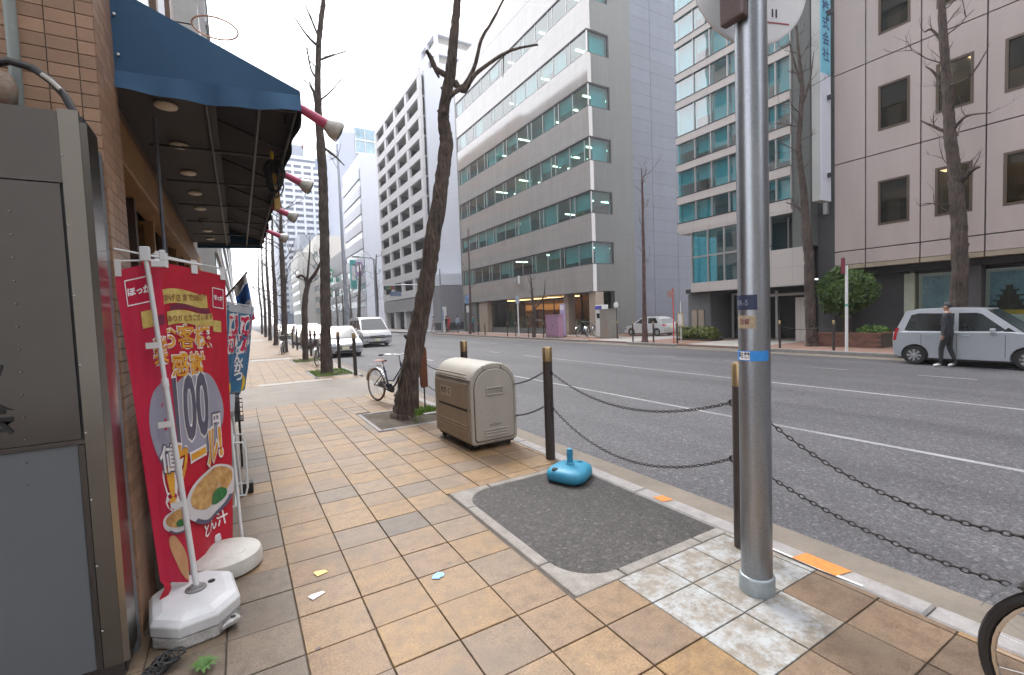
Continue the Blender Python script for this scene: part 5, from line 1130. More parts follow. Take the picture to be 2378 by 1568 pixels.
def smooth_path(pts, rads, sub=5, jit=0, seed=0):
    r = random.Random(seed); pts = [Vector(p) for p in pts]; P_, R2 = [], []
    for i in range(len(pts)-1):
        a, b, c, d = pts[max(i-1, 0)], pts[i], pts[i+1], pts[min(i+2, len(pts)-1)]
        for k in range(sub):
            t = k/sub; q = .5*((2*b)+(c-a)*t+(2*a-5*b+4*c-d)*t*t+(3*b-a-3*c+d)*t**3)
            rr = rads[i]+(rads[i+1]-rads[i])*t
            P_.append(q+Vector((r.uniform(-jit, jit), r.uniform(-jit, jit), 0))*rr); R2.append(rr*(1+r.uniform(-jit, jit)*.35))
    P_.append(pts[-1]); R2.append(rads[-1]); return P_, R2
def limb(mb, pts, rads, n=8, sub=5, jit=.12, seed=0): p, r = smooth_path(pts, rads, sub, jit, seed); mb.tube(p, r, n)
def twigs(mb, p, d, l, r, depth, rg, spread=.6, up=.25):
    """recursive bare branching"""
    pts = [p]; q = p.copy(); dd = d.normalized(); n = 4
    for i in range(n):
        dd = (dd+Vector((rg.gauss(0, .16), rg.gauss(0, .16), rg.gauss(0, .1)+up*.25))).normalized(); q = q+dd*l/n; pts.append(q.copy())
    mb.tube(pts, [r*(1-.17*i) for i in range(n+1)], 6 if r > .012 else 4, cap=False)
    if depth <= 0: return
    for i in range(rg.choice([2, 3])):
        k = rg.randint(1, n); a = Vector((rg.gauss(0, 1), rg.gauss(0, 1), rg.gauss(.2, .5))).normalized()
        twigs(mb, pts[k], (dd*.7+a*spread), l*rg.uniform(.4, .75), r*.5, depth-1, rg, spread, up)
def tree(name, label, trunk, rads, limbs, m, seed, n_auto=0, auto=(.4, 1, .9, .02), group='bare street trees', knots=14, tdepth=2, sub_=10):
    rg = random.Random(seed); t = thing(name, label, 'tree', (0, 0, 0), 0, group); base = Vector(trunk[0])
    t.location = base; sh = lambda p: Vector(p)-base
    mb = MB(); p, r = smooth_path([sh(q) for q in trunk], rads, sub_, .07, seed)
    p0 = p[0]; p.insert(0, p0-Vector((0, 0, .06))); r.insert(0, r[0]*1.3); p.insert(1, p0+Vector((0, 0, .05))); r.insert(1, r[1]*1.12); p.pop(2); r.pop(2)
    mb.tube(p, r, 26)
    for k in range(knots):
        i = rg.randrange(3, len(p)-2); a = rg.uniform(0, 6.28); d = Vector((math.cos(a), math.sin(a), .3)); q = p[i]+d*r[i]*.8
        mb.tube([q-d*r[i]*.3, q+d*r[i]*.22, q+d*r[i]*.38], [r[i]*.34, r[i]*.26, r[i]*.1], 8)
    from mathutils import noise as mnoise
    def rough_v(v):
        i = min(range(len(p)), key=lambda a: (p[a]-v).length_squared); d = v-p[i]; s_ = r[i]
        return v+d*(.16*mnoise.noise(Vector((d.x/s_*1.3, d.y/s_*1.3, v.z*1.1+seed)))+.11*mnoise.noise(Vector((d.x/s_*4+seed, d.y/s_*4, v.z*2.6)))+.08*mnoise.noise(Vector((d.x/s_*9+seed, d.y/s_*9, v.z*9))))
    mb.v = [tuple(rough_v(Vector(v))) for v in mb.v]
    tag(mb.build('trunk', m, t, smooth=True), kind=None)
    cr = MB()
    for j, (pts, rr) in enumerate(limbs):
        pts = [sh(q) for q in pts]; limb(cr, pts, rr, 8, 5, .15, seed+j)
        rg2 = random.Random(seed*7+j)
        for k in range(tdepth):
            i = rg2.randrange(1, len(pts)); d = (pts[i]-pts[i-1]).normalized(); twigs(cr, pts[i], d*.5+Vector((rg2.gauss(0, .6), rg2.gauss(0, .6), .3)), rg2.uniform(.2, .5), rr[i]*.45, 1, rg2)
    for k in range(n_auto):
        f = auto[0]+(1-auto[0])*(k+rg.random())/n_auto; i = min(len(p)-2, int(f*(len(p)-1))); a = rg.uniform(0, 6.28)
        twigs(cr, p[i], Vector((math.cos(a), math.sin(a), rg.uniform(.25, .9))), auto[2]*rg.uniform(.6, 1.2), auto[3]*rg.uniform(.7, 1.2), 2, rg)
    tag(cr.build('branches', m, t, smooth=True, recalc=False), kind='stuff')
    return t
q = lambda x, y, Y: P(x, y, Y=Y)
Yt = 7.27
tree('leaning_tree', 'leaning bare street tree with thick furrowed trunk beside the waste bin', [q(937, 968, Yt), q(955, 850, Yt), q(985, 690, Yt), q(1005, 560, Yt), q(1027, 410, Yt+.1), q(1036, 330, Yt+.1), q(1029, 270, Yt+.1), q(1044, 180, Yt), q(1056, 60, Yt), q(1066, -60, Yt), q(1072, -260, Yt)],
     [.165, .145, .138, .128, .118, .11, .095, .088, .07, .058, .04],
     [([q(1044, 185, Yt), q(1072, 203, Yt-.05), q(1100, 160, Yt-.1), q(1118, 92, Yt-.15), q(1145, 45, Yt-.2), q(1185, -30, Yt-.2)], [.05, .042, .035, .028, .024, .018]),
      ([q(1058, 190, Yt), q(1078, 212, Yt-.1), q(1105, 172, Yt-.2), q(1165, 128, Yt-.25), q(1205, 112, Yt-.3), q(1248, 104, Yt-.3)], [.04, .04, .036, .028, .022, .02]),
      ([q(1050, 196, Yt), q(1034, 174, Yt), q(1012, 160, Yt+.08), q(1001, 135, Yt+.1), q(990, 118, Yt+.1)], [.05, .05, .045, .04, .03]), ([q(1005, 140, Yt+.15), q(1012, 165, Yt+.2), q(1020, 180, Yt+.2)], [.03, .028, .02]),
      ([q(1030, 262, Yt), q(1046, 225, Yt-.1), q(1066, 208, Yt-.1)], [.05, .035, .04]), ([q(1170, 126, Yt-.25), q(1168, 180, Yt-.25)], [.012, .006])], m_bark, 11, 0, tdepth=0)
Yt = 15.0
tree('second_tree', 'straight bare street tree standing second along the near kerb', [q(760, 868, Yt), q(757, 760, Yt), q(755, 640, Yt), q(752, 500, Yt), q(748, 380, Yt), q(740, 270, Yt), q(738, 170, Yt), q(742, 80, Yt), q(752, -10, Yt), q(757, -150, Yt)], [.175, .152, .142, .135, .13, .11, .085, .075, .06, .04],
     [([q(742, 110, Yt), q(715, 85, Yt-.3), q(684, 40, Yt-.3)], [.045, .03, .014]), ([q(742, 90, Yt), q(725, 50, Yt+.3), q(706, 5, Yt+.3)], [.04, .028, .014]), ([q(740, 190, Yt), q(722, 160, Yt), q(712, 105, Yt)], [.04, .025, .012]), ([q(740, 140, Yt), q(770, 130, Yt-.3), q(805, 118, Yt-.4)], [.035, .022, .01]), ([q(740, 235, Yt), q(765, 215, Yt), q(815, 160, Yt)], [.035, .02, .01]), ([q(738, 260, Yt), q(728, 215, Yt), q(718, 190, Yt)], [.05, .035, .02]), ([q(748, 340, Yt), q(780, 365, Yt), q(800, 385, Yt)], [.05, .03, .015])], m_bark2, 12, 14, (.5, 1, .9, .014))
Yt = 20.7
tree('forked_tree', 'slim forked street tree third along the near kerb', [q(710, 838, Yt), q(708, 760, Yt), q(708, 700, Yt), q(716, 660, Yt), q(735, 630, Yt-.3), q(748, 600, Yt-.6)], [.125, .115, .11, .085, .06, .03], [([q(709, 690, Yt), q(712, 655, Yt), q(700, 640, Yt), q(690, 645, Yt)], [.08, .06, .05, .05]), ([q(712, 660, Yt), q(718, 600, Yt), q(720, 560, Yt)], [.05, .035, .02])], m_bark2, 13, 6, (.5, 1, .8, .016))
for i, (px, py, Yy, top, h, lab) in enumerate(((661, 818, 28, 560, 0, 'fourth'), (641, 801, 38, 590, 0, 'fifth'), (627, 790, 49, 620, 0, 'sixth'), (617, 785, 62, 640, 0, 'seventh'), (609, 780, 80, 670, 0, 'eighth'))):
    tree('roadside_tree', lab+' bare street tree along the near kerb', [q(px, py, Yy), q(px-2, (py+top)/2, Yy), q(px-8, top, Yy), q(px-9, top-90, Yy)], [.165, .14, .1, .04], [], m_bark2, 20+i, 16, (.25, 1, 1.6, .03), knots=6)
# trees on the far side
def ftree(lab, trunk, rads, seed, m=m_bark2, n=12, auto=(.3, 1, 1.1, .022), limbs=()): return tree('far_side_tree', lab, trunk, rads, list(limbs), m, seed, n, auto, 'bare trees on the far pavement', knots=26)
Xt = 18.2; qx = lambda x, y, X=Xt: P(x, y, X=X)
ftree('knobbly dark trunk tree on the far pavement left of the round shrub', [qx(1885, 804), qx(1880, 700), qx(1878, 600), qx(1870, 500), qx(1866, 440), qx(1855, 350), qx(1858, 280), qx(1862, 200), qx(1855, 130), qx(1850, 60)], [.19, .165, .155, .13, .11, .09, .08, .07, .05, .035], 41, m_bark2, 16, (.45, 1, .8, .02), [([qx(1868, 500), qx(1850, 480), qx(1825, 470)], [.06, .04, .015]), ([qx(1860, 250), qx(1880, 190), qx(1890, 120)], [.05, .03, .012]), ([qx(1858, 190), qx(1840, 130), qx(1832, 90)], [.05, .03, .012])])
Xt2 = 17.5
ftree('large bare tree on the far pavement behind the silver car', [P(2225, 812, X=Xt2), P(2226, 700, X=Xt2), P(2228, 560, X=Xt2), P(2218, 420, X=Xt2), P(2205, 280, X=Xt2), P(2196, 160, X=Xt2), P(2188, 40, X=Xt2), P(2184, -80, X=Xt2)], [.21, .185, .17, .15, .13, .105, .09, .06], 42, m_bark2, 18, (.35, 1, .9, .02),
      [([P(2235, 420, X=Xt2), P(2258, 395, X=Xt2-.2), P(2275, 388, X=Xt2-.3)], [.07, .05, .03]), ([P(2215, 300, X=Xt2), P(2245, 270, X=Xt2-.3), P(2300, 262, X=Xt2-.5)], [.05, .03, .014]), ([P(2205, 310, X=Xt2), P(2170, 295, X=Xt2), P(2138, 280, X=Xt2)], [.05, .035, .015]), ([P(2198, 215, X=Xt2), P(2170, 170, X=Xt2), P(2150, 155, X=Xt2)], [.05, .03, .015]), ([P(2200, 200, X=Xt2), P(2250, 180, X=Xt2-.4), P(2290, 120, X=Xt2-.5)], [.04, .025, .012]), ([P(2196, 110, X=Xt2), P(2165, 70, X=Xt2), P(2148, 75, X=Xt2)], [.04, .03, .02])])
ftree('slender reddish young tree in front of the blue grey flank', [P(1498, 795, X=16.95), P(1496, 700, X=16.95), P(1494, 560, X=16.95), P(1492, 460, X=16.95), P(1490, 390, X=16.95)], [.15, .085, .07, .05, .015], 43, m_barkr, 12, (.35, 1, .9, .016))
ftree('low pruned tree between bollards in front of the lit shop', [P(1240, 786, X=17), P(1240, 730, X=17), P(1236, 690, X=17), P(1232, 640, X=17)], [.13, .11, .09, .03], 44, m_bark2, 8, (.45, 1, .7, .02), [([P(1240, 720, X=17), P(1262, 690, X=16.8), P(1266, 650, X=16.8)], [.06, .04, .015])])
ftree('tall thin tree before the far end of the stone office', [P(1092, 782, X=17.2), P(1092, 700, X=17.2), P(1089, 600, X=17.2), P(1086, 530, X=17.2)], [.13, .09, .06, .02], 45, m_barkr, 8, (.3, 1, 1.2, .02))
ftree('dark bare tree beyond the crossing beside the white minivan', [P(834, 772, X=15.5), P(834, 700, X=15.5), P(836, 640, X=15.5), P(833, 610, X=15.5)], [.3, .22, .16, .06], 46, m_bark2, 8, (.3, 1, 1.6, .04))
ftree('bare tree beside the curved street lamp beyond the crossing', [P(876, 770, X=17.5), P(876, 700, X=17.5), P(873, 640, X=17.5), P(874, 590, X=17.5)], [.25, .18, .12, .05], 47, m_bark2, 8, (.3, 1, 1.6, .04))
for i, x in enumerate((818, 800, 786, 770)):
    y = 775-i*.5; p = P(x, y, X=17); ftree(['first', 'second', 'third', 'fourth'][i]+' bare tree of the far row left of the minivan', [p, p+Vector((0, 0, 4)), p+Vector((0, .3, 8.5))], [.22, .17, .06], 50+i, m_bark2, 9, (.3, 1, 2.2, .05))
# ================================================================ VEHICLES
def paint(name, col, metal=0, rough=.28): return mat(name, col, rough, metal=metal, var=.03, vs=1, rv=.02, coat=.8)
m_silver = paint('silver car paint', (.50, .53, .58), .5, .3); m_carw = paint('white car paint', (.55, .55, .56)); m_cardk = paint('dark car paint', (.04, .045, .06)); m_carr = paint('maroon car paint', (.22, .03, .04)); m_cargrey = paint('grey car paint', (.2, .21, .23), .4)
m_carglass = mat('car glass', (.016, .02, .022), .06, var=.1, rv=.01, ior=1.6); m_tyre = mat('tyre rubber', (.022, .022, .023), .8, var=.1); m_alloy = mat('wheel trim', (.5, .51, .53), .3, metal=.7, var=.08); m_tail = mat('tail lamp red', (.45, .012, .02), .2, var=.2); m_hl = mat('headlamp', (.10, .11, .13), .08, var=.5, vs=9, col2=(.38, .40, .43)); m_plate = mat('number plate', (.7, .68, .5), .5); m_trim = mat('black trim', (.02, .02, .022), .5)
def carc(prof, n=10):  return prof
def make_car(name, label, loc, rz, L, W, top, gh, wheels, m_body, doors, group=None, s=1.0, tall_tail=True, sidewin=None, handle_z=.95, spokes=8):
    """top: upper outline of the lower body from rear to front (x,z); gh: greenhouse side outline (x,z) from rear belt over the roof to front belt"""
    c = thing(name, label, 'car', loc, rz, group); c.scale = (s, s, s)
    r = wheels[2]; zs = .21; ar = r+.055
    low = []
    def archp(x): return [(x+ar*math.cos(R(a)), r+ar*math.sin(R(a))) for a in range(-18, 199, 18)]
    low = [(0.06, zs+.06), (.02, zs+.2)]+list(top)+[(L-.02, zs+.2), (L-.08, zs)]
    fr_ = [p for p in archp(wheels[1])]; re_ = [p for p in archp(wheels[0])]
    outline = low + [(fr_[0][0], zs)] + fr_[1:-1] + [(fr_[-1][0], zs)] + [(re_[0][0], zs)] + re_[1:-1] + [(re_[-1][0], zs)]
    n = len(outline); cx, cz = L/2, .6
    def ring(y, k): return [((x-cx)*(1-.35*k)+cx, y, (z-cz)*(1-k)+cz) for x, z in outline]
    mb = MB(); st = [(-W/2, .045), (-W/2+.018, .016), (-W/2+.055, 0), (W/2-.055, 0), (W/2-.018, .016), (W/2, .045)]
    for y, k in st: mb.v += ring(y, k)
    for i in range(len(st)-1): mb.f += [(i*n+j, i*n+(j+1) % n, (i+1)*n+(j+1) % n, (i+1)*n+j) for j in range(n)]
    mb.f += [tuple(range(n-1, -1, -1)), tuple((len(st)-1)*n+j for j in range(n))]; mb.m = [0]*len(mb.f)
    mb.build('body', m_body, c, smooth=32)
    bx('underbody', m_trim, c, .15, L-.15, -W/2+.08, W/2-.08, .17, .52)
    # greenhouse: side outline extruded with tumblehome
    zb = min(z for x, z in gh); zt = max(z for x, z in gh); ng = len(gh)
    def hw(z): return (W/2-.035)-(z-zb)*.17
    g = MB(); g.v = [(x, -hw(z), z) for x, z in gh]+[(x, hw(z), z) for x, z in gh]; g.v += [(x+(.0), (-hw(z)+.07), z+.018 if z > zb+.05 else z) for x, z in gh]+[(x, hw(z)-.07, z+.018 if z > zb+.05 else z) for x, z in gh]
    g.f = [tuple(range(ng)), tuple(range(2*ng-1, ng-1, -1))]
    for j in range(ng-1): g.f += [(j, j+1, 2*ng+j+1, 2*ng+j), (ng+j+1, ng+j, 3*ng+j, 3*ng+j+1), (2*ng+j, 2*ng+j+1, 3*ng+j+1, 3*ng+j)]
    g.m = [0]*len(g.f); g.build('cabin', m_body, c, smooth=38)
    for poly in sidewin:
        for sg in (-1, 1):
            w = MB(); w.add([(x, sg*(hw(z)+.004), z) for x, z in poly]+[(x, sg*(hw(z)-.02), z) for x, z in poly], [tuple(range(len(poly))), tuple(range(2*len(poly)-1, len(poly)-1, -1))]+[(i, (i+1) % len(poly), len(poly)+(i+1) % len(poly), len(poly)+i) for i in range(len(poly))])
            w.build('side_window', m_carglass, c)
    # windscreen and rear glass follow the outline ends
    def endglass(a, b, nm, f0=.12, f1=.9):
        (x0, z0), (x1, z1) = a, b; nx = (z1-z0); nz = -(x1-x0); l = math.hypot(nx, nz); nx, nz = nx/l, nz/l
        if (nx > 0) != (x0 > L/2): nx, nz = -nx, -nz
        pts = []
        for f, ins in ((f0, .06), (f1, .07)):
            x, z = x0+(x1-x0)*f, z0+(z1-z0)*f; h = hw(z)-ins
            pts += [(x, -h, z), (x, h, z)]
        q_ = [pts[0], pts[1], pts[3], pts[2]]; o = .022
        w = MB().add([(x+nx*o, y, z+nz*o) for x, y, z in q_]+[(x-nx*.01, y, z-nz*.01) for x, y, z in q_], [(0, 1, 2, 3), (7, 6, 5, 4), (0, 1, 5, 4), (1, 2, 6, 5), (2, 3, 7, 6), (3, 0, 4, 7)]); w.build(nm, m_carglass, c)
    endglass(gh[-1], gh[-2], 'windscreen', .05, .95); endglass(gh[0], gh[1], 'rear_window', .15, .85)
    for x, nm in ((wheels[0], 'rear_wheel'), (wheels[1], 'front_wheel')):
        for sg in (-1, 1):
            y = sg*(W/2-.10)
            w = MB().lathe([(r*.62, -.085), (r*.92, -.09), (r, -.06), (r, .06), (r*.92, .09), (r*.62, .085)], (x, y, r), 28, 'y').build(nm, m_tyre, c, smooth=40)
            yo = y+sg*.078
            MB().lathe([(r*.66, 0), (r*.64, sg*.012), (r*.5, -sg*.01), (.02, -sg*.012)] , (x, yo, r), 24, 'y').build('wheel_rim', m_alloy if spokes == 0 else m_trim, w)
            if spokes:
                sp = MB()
                for k in range(spokes):
                    a = 2*math.pi*k/spokes; ca, sa = math.cos(a), math.sin(a); q1, q2 = r*.1, r*.61; wd = r*.085
                    sp.add([(x+ca*q1-sa*wd*.7, yo+sg*.014, r+sa*q1+ca*wd*.7), (x+ca*q1+sa*wd*.7, yo+sg*.014, r+sa*q1-ca*wd*.7), (x+ca*q2+sa*wd*1.5, yo+sg*.012, r+sa*q2-ca*wd*1.5), (x+ca*q2-sa*wd*1.5, yo+sg*.012, r+sa*q2+ca*wd*1.5)], [(0, 1, 2, 3)])
                tag(sp.build('spokes', m_alloy, w), kind='stuff'); MB().lathe([(r*.17, yo+sg*.013), (r*.13, yo+sg*.022), (.001, yo+sg*.023)], (x, 0, r), 14, 'y').build('hub_cap', m_alloy, w); MB().torus((x, yo, r), r*.63, r*.035, 'y', 28, 6).build('rim_ring', m_alloy, w)
    zbelt = zb
    for sg in (-1, 1):
        ys = sg*(W/2+.0025)
        for x in doors: bx('door_gap', m_trim, c, x-.005, x+.005, min(ys, ys-sg*.015), max(ys, ys-sg*.015), .30, zbelt-.03)
        for i in range(len(doors)-1):
            xh = doors[i]+.13; bx('door_handle', m_body, c, xh, xh+.15, sg*(W/2+.022)-.016, sg*(W/2+.022)+.008, handle_z-.012, handle_z+.014, bevel=.005)
        bx('mirror', m_body, c, doors[-1]-.28, doors[-1]-.17, sg*(W/2+.06)-.07, sg*(W/2+.06)+.06, zbelt+.02, zbelt+.15, bevel=.02)
        bx('sill', m_trim, c, wheels[0]+ar+.03, wheels[1]-ar-.03, sg*(W/2-.02)-.01, sg*(W/2-.02)+.01, .19, .235)
        tz = top[1][1]
        if tall_tail: MB().prism([(.02, tz-.26), (.11, tz-.25), (.17, tz+.13), (.085, tz+.12)], sg*(W/2-.13) if sg > 0 else -W/2-.002, W/2+.002 if sg > 0 else -(W/2-.13), 'y').build('tail_lamp', m_tail, c, bevel=.008)
        else: MB().prism([(-.005, tz-.15), (.22, tz-.1), (.2, tz+.0), (.03, tz+.0)], sg*(W/2-.3) if sg > 0 else -W/2-.004, W/2+.004 if sg > 0 else -(W/2-.3), 'y').build('tail_lamp', m_tail, c, bevel=.008)
        fx, fz = top[-1]
        MB().prism([(fx+.022, fz-.17), (fx+.03, fz-.02), (fx-.16, fz+.13), (fx-.34, fz+.02)], sg*(W/2-.42) if sg > 0 else -W/2-.004, W/2+.004 if sg > 0 else -(W/2-.42), 'y').build('headlight', m_hl, c, bevel=.012)
    fx, fz = top[-1]
    bx('grille', m_trim, c, fx-.06, fx+.035, -W/2+.44, W/2-.44, fz-.17, fz+.0, bevel=.008); bx('grille_bar', m_alloy, c, fx+.03, fx+.045, -W/2+.46, W/2-.46, fz-.10, fz-.075); bx('bonnet_gap', m_trim, c, fx-.2, fx-.03, -W/2+.43, W/2-.43, fz+.03, fz+.055); bx('bumper_intake', m_trim, c, L-.06, L+.004, -W/2+.35, W/2-.35, .24, .33, bevel=.01)
    bx('number_plate', m_plate, c, L-.01, L+.014, -.17, .17, .37, .54); bx('rear_plate', m_plate, c, -.012, .02, -.17, .17, .62, .79)
    for sg in (-1, 1): bx('fog_lamp', m_hl, c, L-.05, L+.006, sg*(W/2-.25)-.06, sg*(W/2-.25)+.06, .33, .40, bevel=.01)
    return c
KEI = dict(L=3.4, W=1.475, top=[(.0, .72), (.02, .98), (.12, 1.0), (2.55, 1.02), (2.9, .98), (3.25, .89), (3.37, .72)], gh=[(.06, .96), (.30, 1.60), (.6, 1.665), (1.5, 1.675), (2.05, 1.635), (2.85, .97)], wheels=(.55, 2.93, .285), doors=(.72, 1.52, 2.5))
KEI_W = [[(.30, 1.04), (.42, 1.02), (1.42, 1.02), (1.44, 1.53), (.62, 1.55), (.45, 1.50)], [(1.55, 1.02), (2.38, 1.03), (2.50, 1.06), (2.02, 1.50), (1.9, 1.54), (1.53, 1.54)], [(2.44, 1.02), (2.68, 1.02), (2.54, 1.13)]]
sk = .88; yr = P(2113, 800, X=15.55).y+.55*sk-.1
make_car('silver_hatchback', 'silver boxy small car parked at the far kerb, seen from its side', (16.15, yr, -.15), R(-90), m_body=m_silver, sidewin=KEI_W, s=sk, handle_z=.90, **KEI)
VAN = dict(L=4.8, W=1.83, top=[(.0, .8), (.02, 1.05), (.1, 1.08), (3.75, 1.10), (4.25, 1.03), (4.62, .92), (4.77, .72)], gh=[(.04, 1.05), (.18, 1.82), (.5, 1.88), (2.6, 1.90), (3.2, 1.82), (4.15, 1.05)], wheels=(.85, 3.75, .33), doors=(.95, 2.1, 3.35))
VAN_W = [[(.35, 1.12), (1.5, 1.12), (1.5, 1.70), (.4, 1.68)], [(1.6, 1.12), (2.55, 1.12), (2.55, 1.72), (1.6, 1.72)], [(2.65, 1.12), (3.5, 1.12), (3.6, 1.2), (3.15, 1.70), (2.65, 1.73)], [(3.62, 1.12), (3.95, 1.12), (3.7, 1.3)]]
make_car('white_minivan', 'white minivan driving towards the viewer in the middle of the road', (7.55, 34.5, -.15), R(-90), m_body=m_carw, sidewin=VAN_W, **VAN)
HAT = dict(L=4.1, W=1.7, top=[(.0, .7), (.03, .95), (.2, .98), (2.7, .96), (3.3, .90), (3.85, .74), (4.06, .58)], gh=[(.12, .93), (.55, 1.42), (.95, 1.51), (1.7, 1.54), (2.3, 1.46), (3.25, .90)], wheels=(.72, 3.3, .31), doors=(.95, 1.75, 2.7))
HAT_W = [[(.62, 1.03), (1.6, 1.0), (1.6, 1.44), (.9, 1.43)], [(1.7, 1.0), (2.7, .98), (2.85, 1.02), (2.25, 1.40), (1.7, 1.45)]]
make_car('white_compact', 'white compact car parked in the driveway by the blue grey flank', (21.6, P(1470, 770, X=21.6).y-3.03, -.0), R(94), m_body=m_carw, sidewin=HAT_W, s=.74, tall_tail=False, handle_z=.86, **HAT)
make_car('parked_white_car', 'white car parked at the near kerb, half hidden by the second street tree', (4.45, 26.9, -.15), R(-92), m_body=m_carw, sidewin=HAT_W, s=.95, tall_tail=False, handle_z=.86, **HAT)
for i, (x, y, rz, m, lab) in enumerate(((4.5, 36, -90, m_carr, 'maroon car parked at the near kerb beyond the bollards'), (4.5, 42.5, -90, m_carw, 'white car parked next past the maroon car'), (4.6, 58, -90, m_carw, 'white car at the near kerb beyond the crossing'), (9.0, 74, -90, m_cardk, 'dark car far down the road'), (4.6, 66, -90, m_cargrey, 'grey car far down the near kerb'), (14.6, 62, 90, m_cardk, 'dark car stopped at the far kerb beyond the crossing'), (15.0, 70, 90, m_cargrey, 'grey car behind the dark car at the far kerb'))):
    make_car('distant_car', lab, (x, y, -.15), R(rz), m_body=m, sidewin=HAT_W, s=1.0, tall_tail=False, handle_z=.86, group='distant cars on the road', spokes=0, **HAT)
# ================================================================ PEOPLE
m_skin = mat('skin', (.42, .24, .17), .55, var=.06); m_hair = mat('black hair', (.015, .012, .012), .5); m_shoe = mat('dark shoe', (.02, .02, .02), .5); m_shoew = mat('white shoe', (.6, .6, .6), .5)
def make_person(label, loc, rz, h=1.65, pose='walk', jacket=(.02, .022, .03), legs=(.018, .018, .022), shoe=m_shoe, bag=None, hair=m_hair):
    k = h/1.72; c = thing('person', label, 'person', loc, rz)
    st = {'walk': .11, 'stand': .05, 'stride': .27}[pose]; V = {}; E_ = []
    def v(n, x, y, z, r, r2=None, par=None):
        V[n] = (Vector((x, y, z))*k, r*k, (r2 or r)*k); 
        if par: E_.append((par, n))
    v('pel', 0, 0, .93, .125, .155); v('waist', .005, 0, 1.08, .105, .14, 'pel'); v('chest', .01, 0, 1.28, .12, .165, 'waist'); v('neckb', .0, 0, 1.43, .07, .10, 'chest'); v('neck', .015, 0, 1.49, .05, .05, 'neckb')
    v('jaw', .035, 0, 1.555, .06, .062, 'neck'); v('skull', .015, 0, 1.64, .085, .075, 'jaw'); v('crown', .01, 0, 1.70, .05, .045, 'skull')
    for s_, f in ((1, 1), (-1, -1)):
        y = .095*s_; a = st*f
        v('hip%d' % s_, .0, y, .88, .10, .10, 'pel'); v('knee%d' % s_, .04+a*.55, y, .50, .066, .066, 'hip%d' % s_); v('ank%d' % s_, -.02+a*(1.05 if f > 0 else 1.25), y, .09 if f > 0 else .12, .042, .042, 'knee%d' % s_); v('toe%d' % s_, .15+a*(1.05 if f > 0 else 1.2), y*1.1, .035, .035, .04, 'ank%d' % s_)
        sx = -a*.55
        v('sh%d' % s_, .0, .19*s_, 1.40, .058, .058, 'neckb'); v('elb%d' % s_, sx*.4-.02, .235*s_, 1.13, .046, .046, 'sh%d' % s_); v('wri%d' % s_, sx+.06, .235*s_, .90, .03, .03, 'elb%d' % s_); v('palm%d' % s_, sx+.085, .232*s_, .845, .026, .03, 'wri%d' % s_)
        for q_, (dx, ln) in enumerate(((-.022, .062), (-.008, .075), (.008, .08), (.024, .07))): v('f%d%d' % (q_, s_), sx+.095+dx, (.232-.008*(q_ == 0))*s_, .80, .0095, .0095, 'palm%d' % s_); v('g%d%d' % (q_, s_), sx+.105+dx, .215*s_, .80-ln*.6, .0075, .0075, 'f%d%d' % (q_, s_))
        v('t0%d' % s_, sx+.118, .205*s_, .825, .0105, .0105, 'palm%d' % s_); v('t1%d' % s_, sx+.125, .195*s_, .785, .008, .008, 't0%d' % s_)
    names = list(V); me = bpy.data.meshes.new('body'); me.from_pydata([V[n][0] for n in names], [(names.index(a), names.index(b)) for a, b in E_], [])
    o = bpy.data.objects.new('body', me); COL.objects.link(o)
    sk_ = o.modifiers.new('skin', 'SKIN'); sk_.use_smooth_shade = True
    for i, n in enumerate(names): me.skin_vertices[0].data[i].radius = (V[n][1], V[n][2]); me.skin_vertices[0].data[i].use_root = (n == 'pel')
    o.modifiers.new('sub', 'SUBSURF').levels = 1
    dg = bpy.context.evaluated_depsgraph_get(); dg.update(); m2 = bpy.data.meshes.new_from_object(o.evaluated_get(dg)); COL.objects.unlink(o); bpy.data.objects.remove(o)
    jm, lm = mat('cloth %.2f %.2f %.2f' % jacket, jacket, .8, var=.15, vs=9), mat('cloth %.2f %.2f %.2f' % legs, legs, .8, var=.15, vs=9)
    for m in (m_skin, jm, lm, shoe): m2.materials.append(m)
    pts = [(V[n][0], n) for n in names]
    for p in m2.polygons:
        n = min(pts, key=lambda t: (t[0]-p.center).length)[1]; z = p.center.z/k
        if (n[:4] == 'palm' or (n[0] in 'fgt' and not n.startswith('toe'))) and (V[n][0]-p.center).length > .045*k: n = 'wri1' if z > .88 else 'hip1'
        p.material_index = 0 if (n[:4] in ('neck', 'jaw', 'skul', 'crow', 'palm') and n != 'neckb') or n[0] in 'fgt' and not n.startswith('toe') else 3 if n[:3] == 'toe' or (n[:3] == 'ank' and z < .1) else 2 if n[:3] in ('hip', 'kne', 'ank') or (n == 'pel' and z < .9) else 1
        p.use_smooth = True
    b = bpy.data.objects.new('body', m2); COL.objects.link(b); b.parent = c
    MB().grid(lambda u, w: ((.0+.098*math.cos(6.283*u)*math.sin(w*1.75)-.008)*k, (.087*math.sin(6.283*u)*math.sin(w*1.75))*k, (1.645+.105*math.cos(w*1.75)+(.03 if math.cos(6.283*u) > .3 else -.02)*w)*k), 24, 8).build('hair', hair, c, smooth=True, recalc=False)
    MB().tube([Vector((.098, 0, 1.635))*k, Vector((.118, 0, 1.60))*k, Vector((.10, 0, 1.592))*k], [.006*k, .013*k, .012*k], 8).build('nose', m_skin, c, smooth=True)
    for s_ in (-1, 1): MB().lathe([(.001, -.012), (.011, -.01), (.011, .01), (.001, .012)], Vector((.087, .032*s_, 1.635))*k, 8, 'y').build('eye', m_shoe, c); MB().lathe([(.012, -.008), (.026, 0), (.012, .01)], Vector((.005, .083*s_, 1.615))*k, 10, 'y').build('ear', m_skin, c)
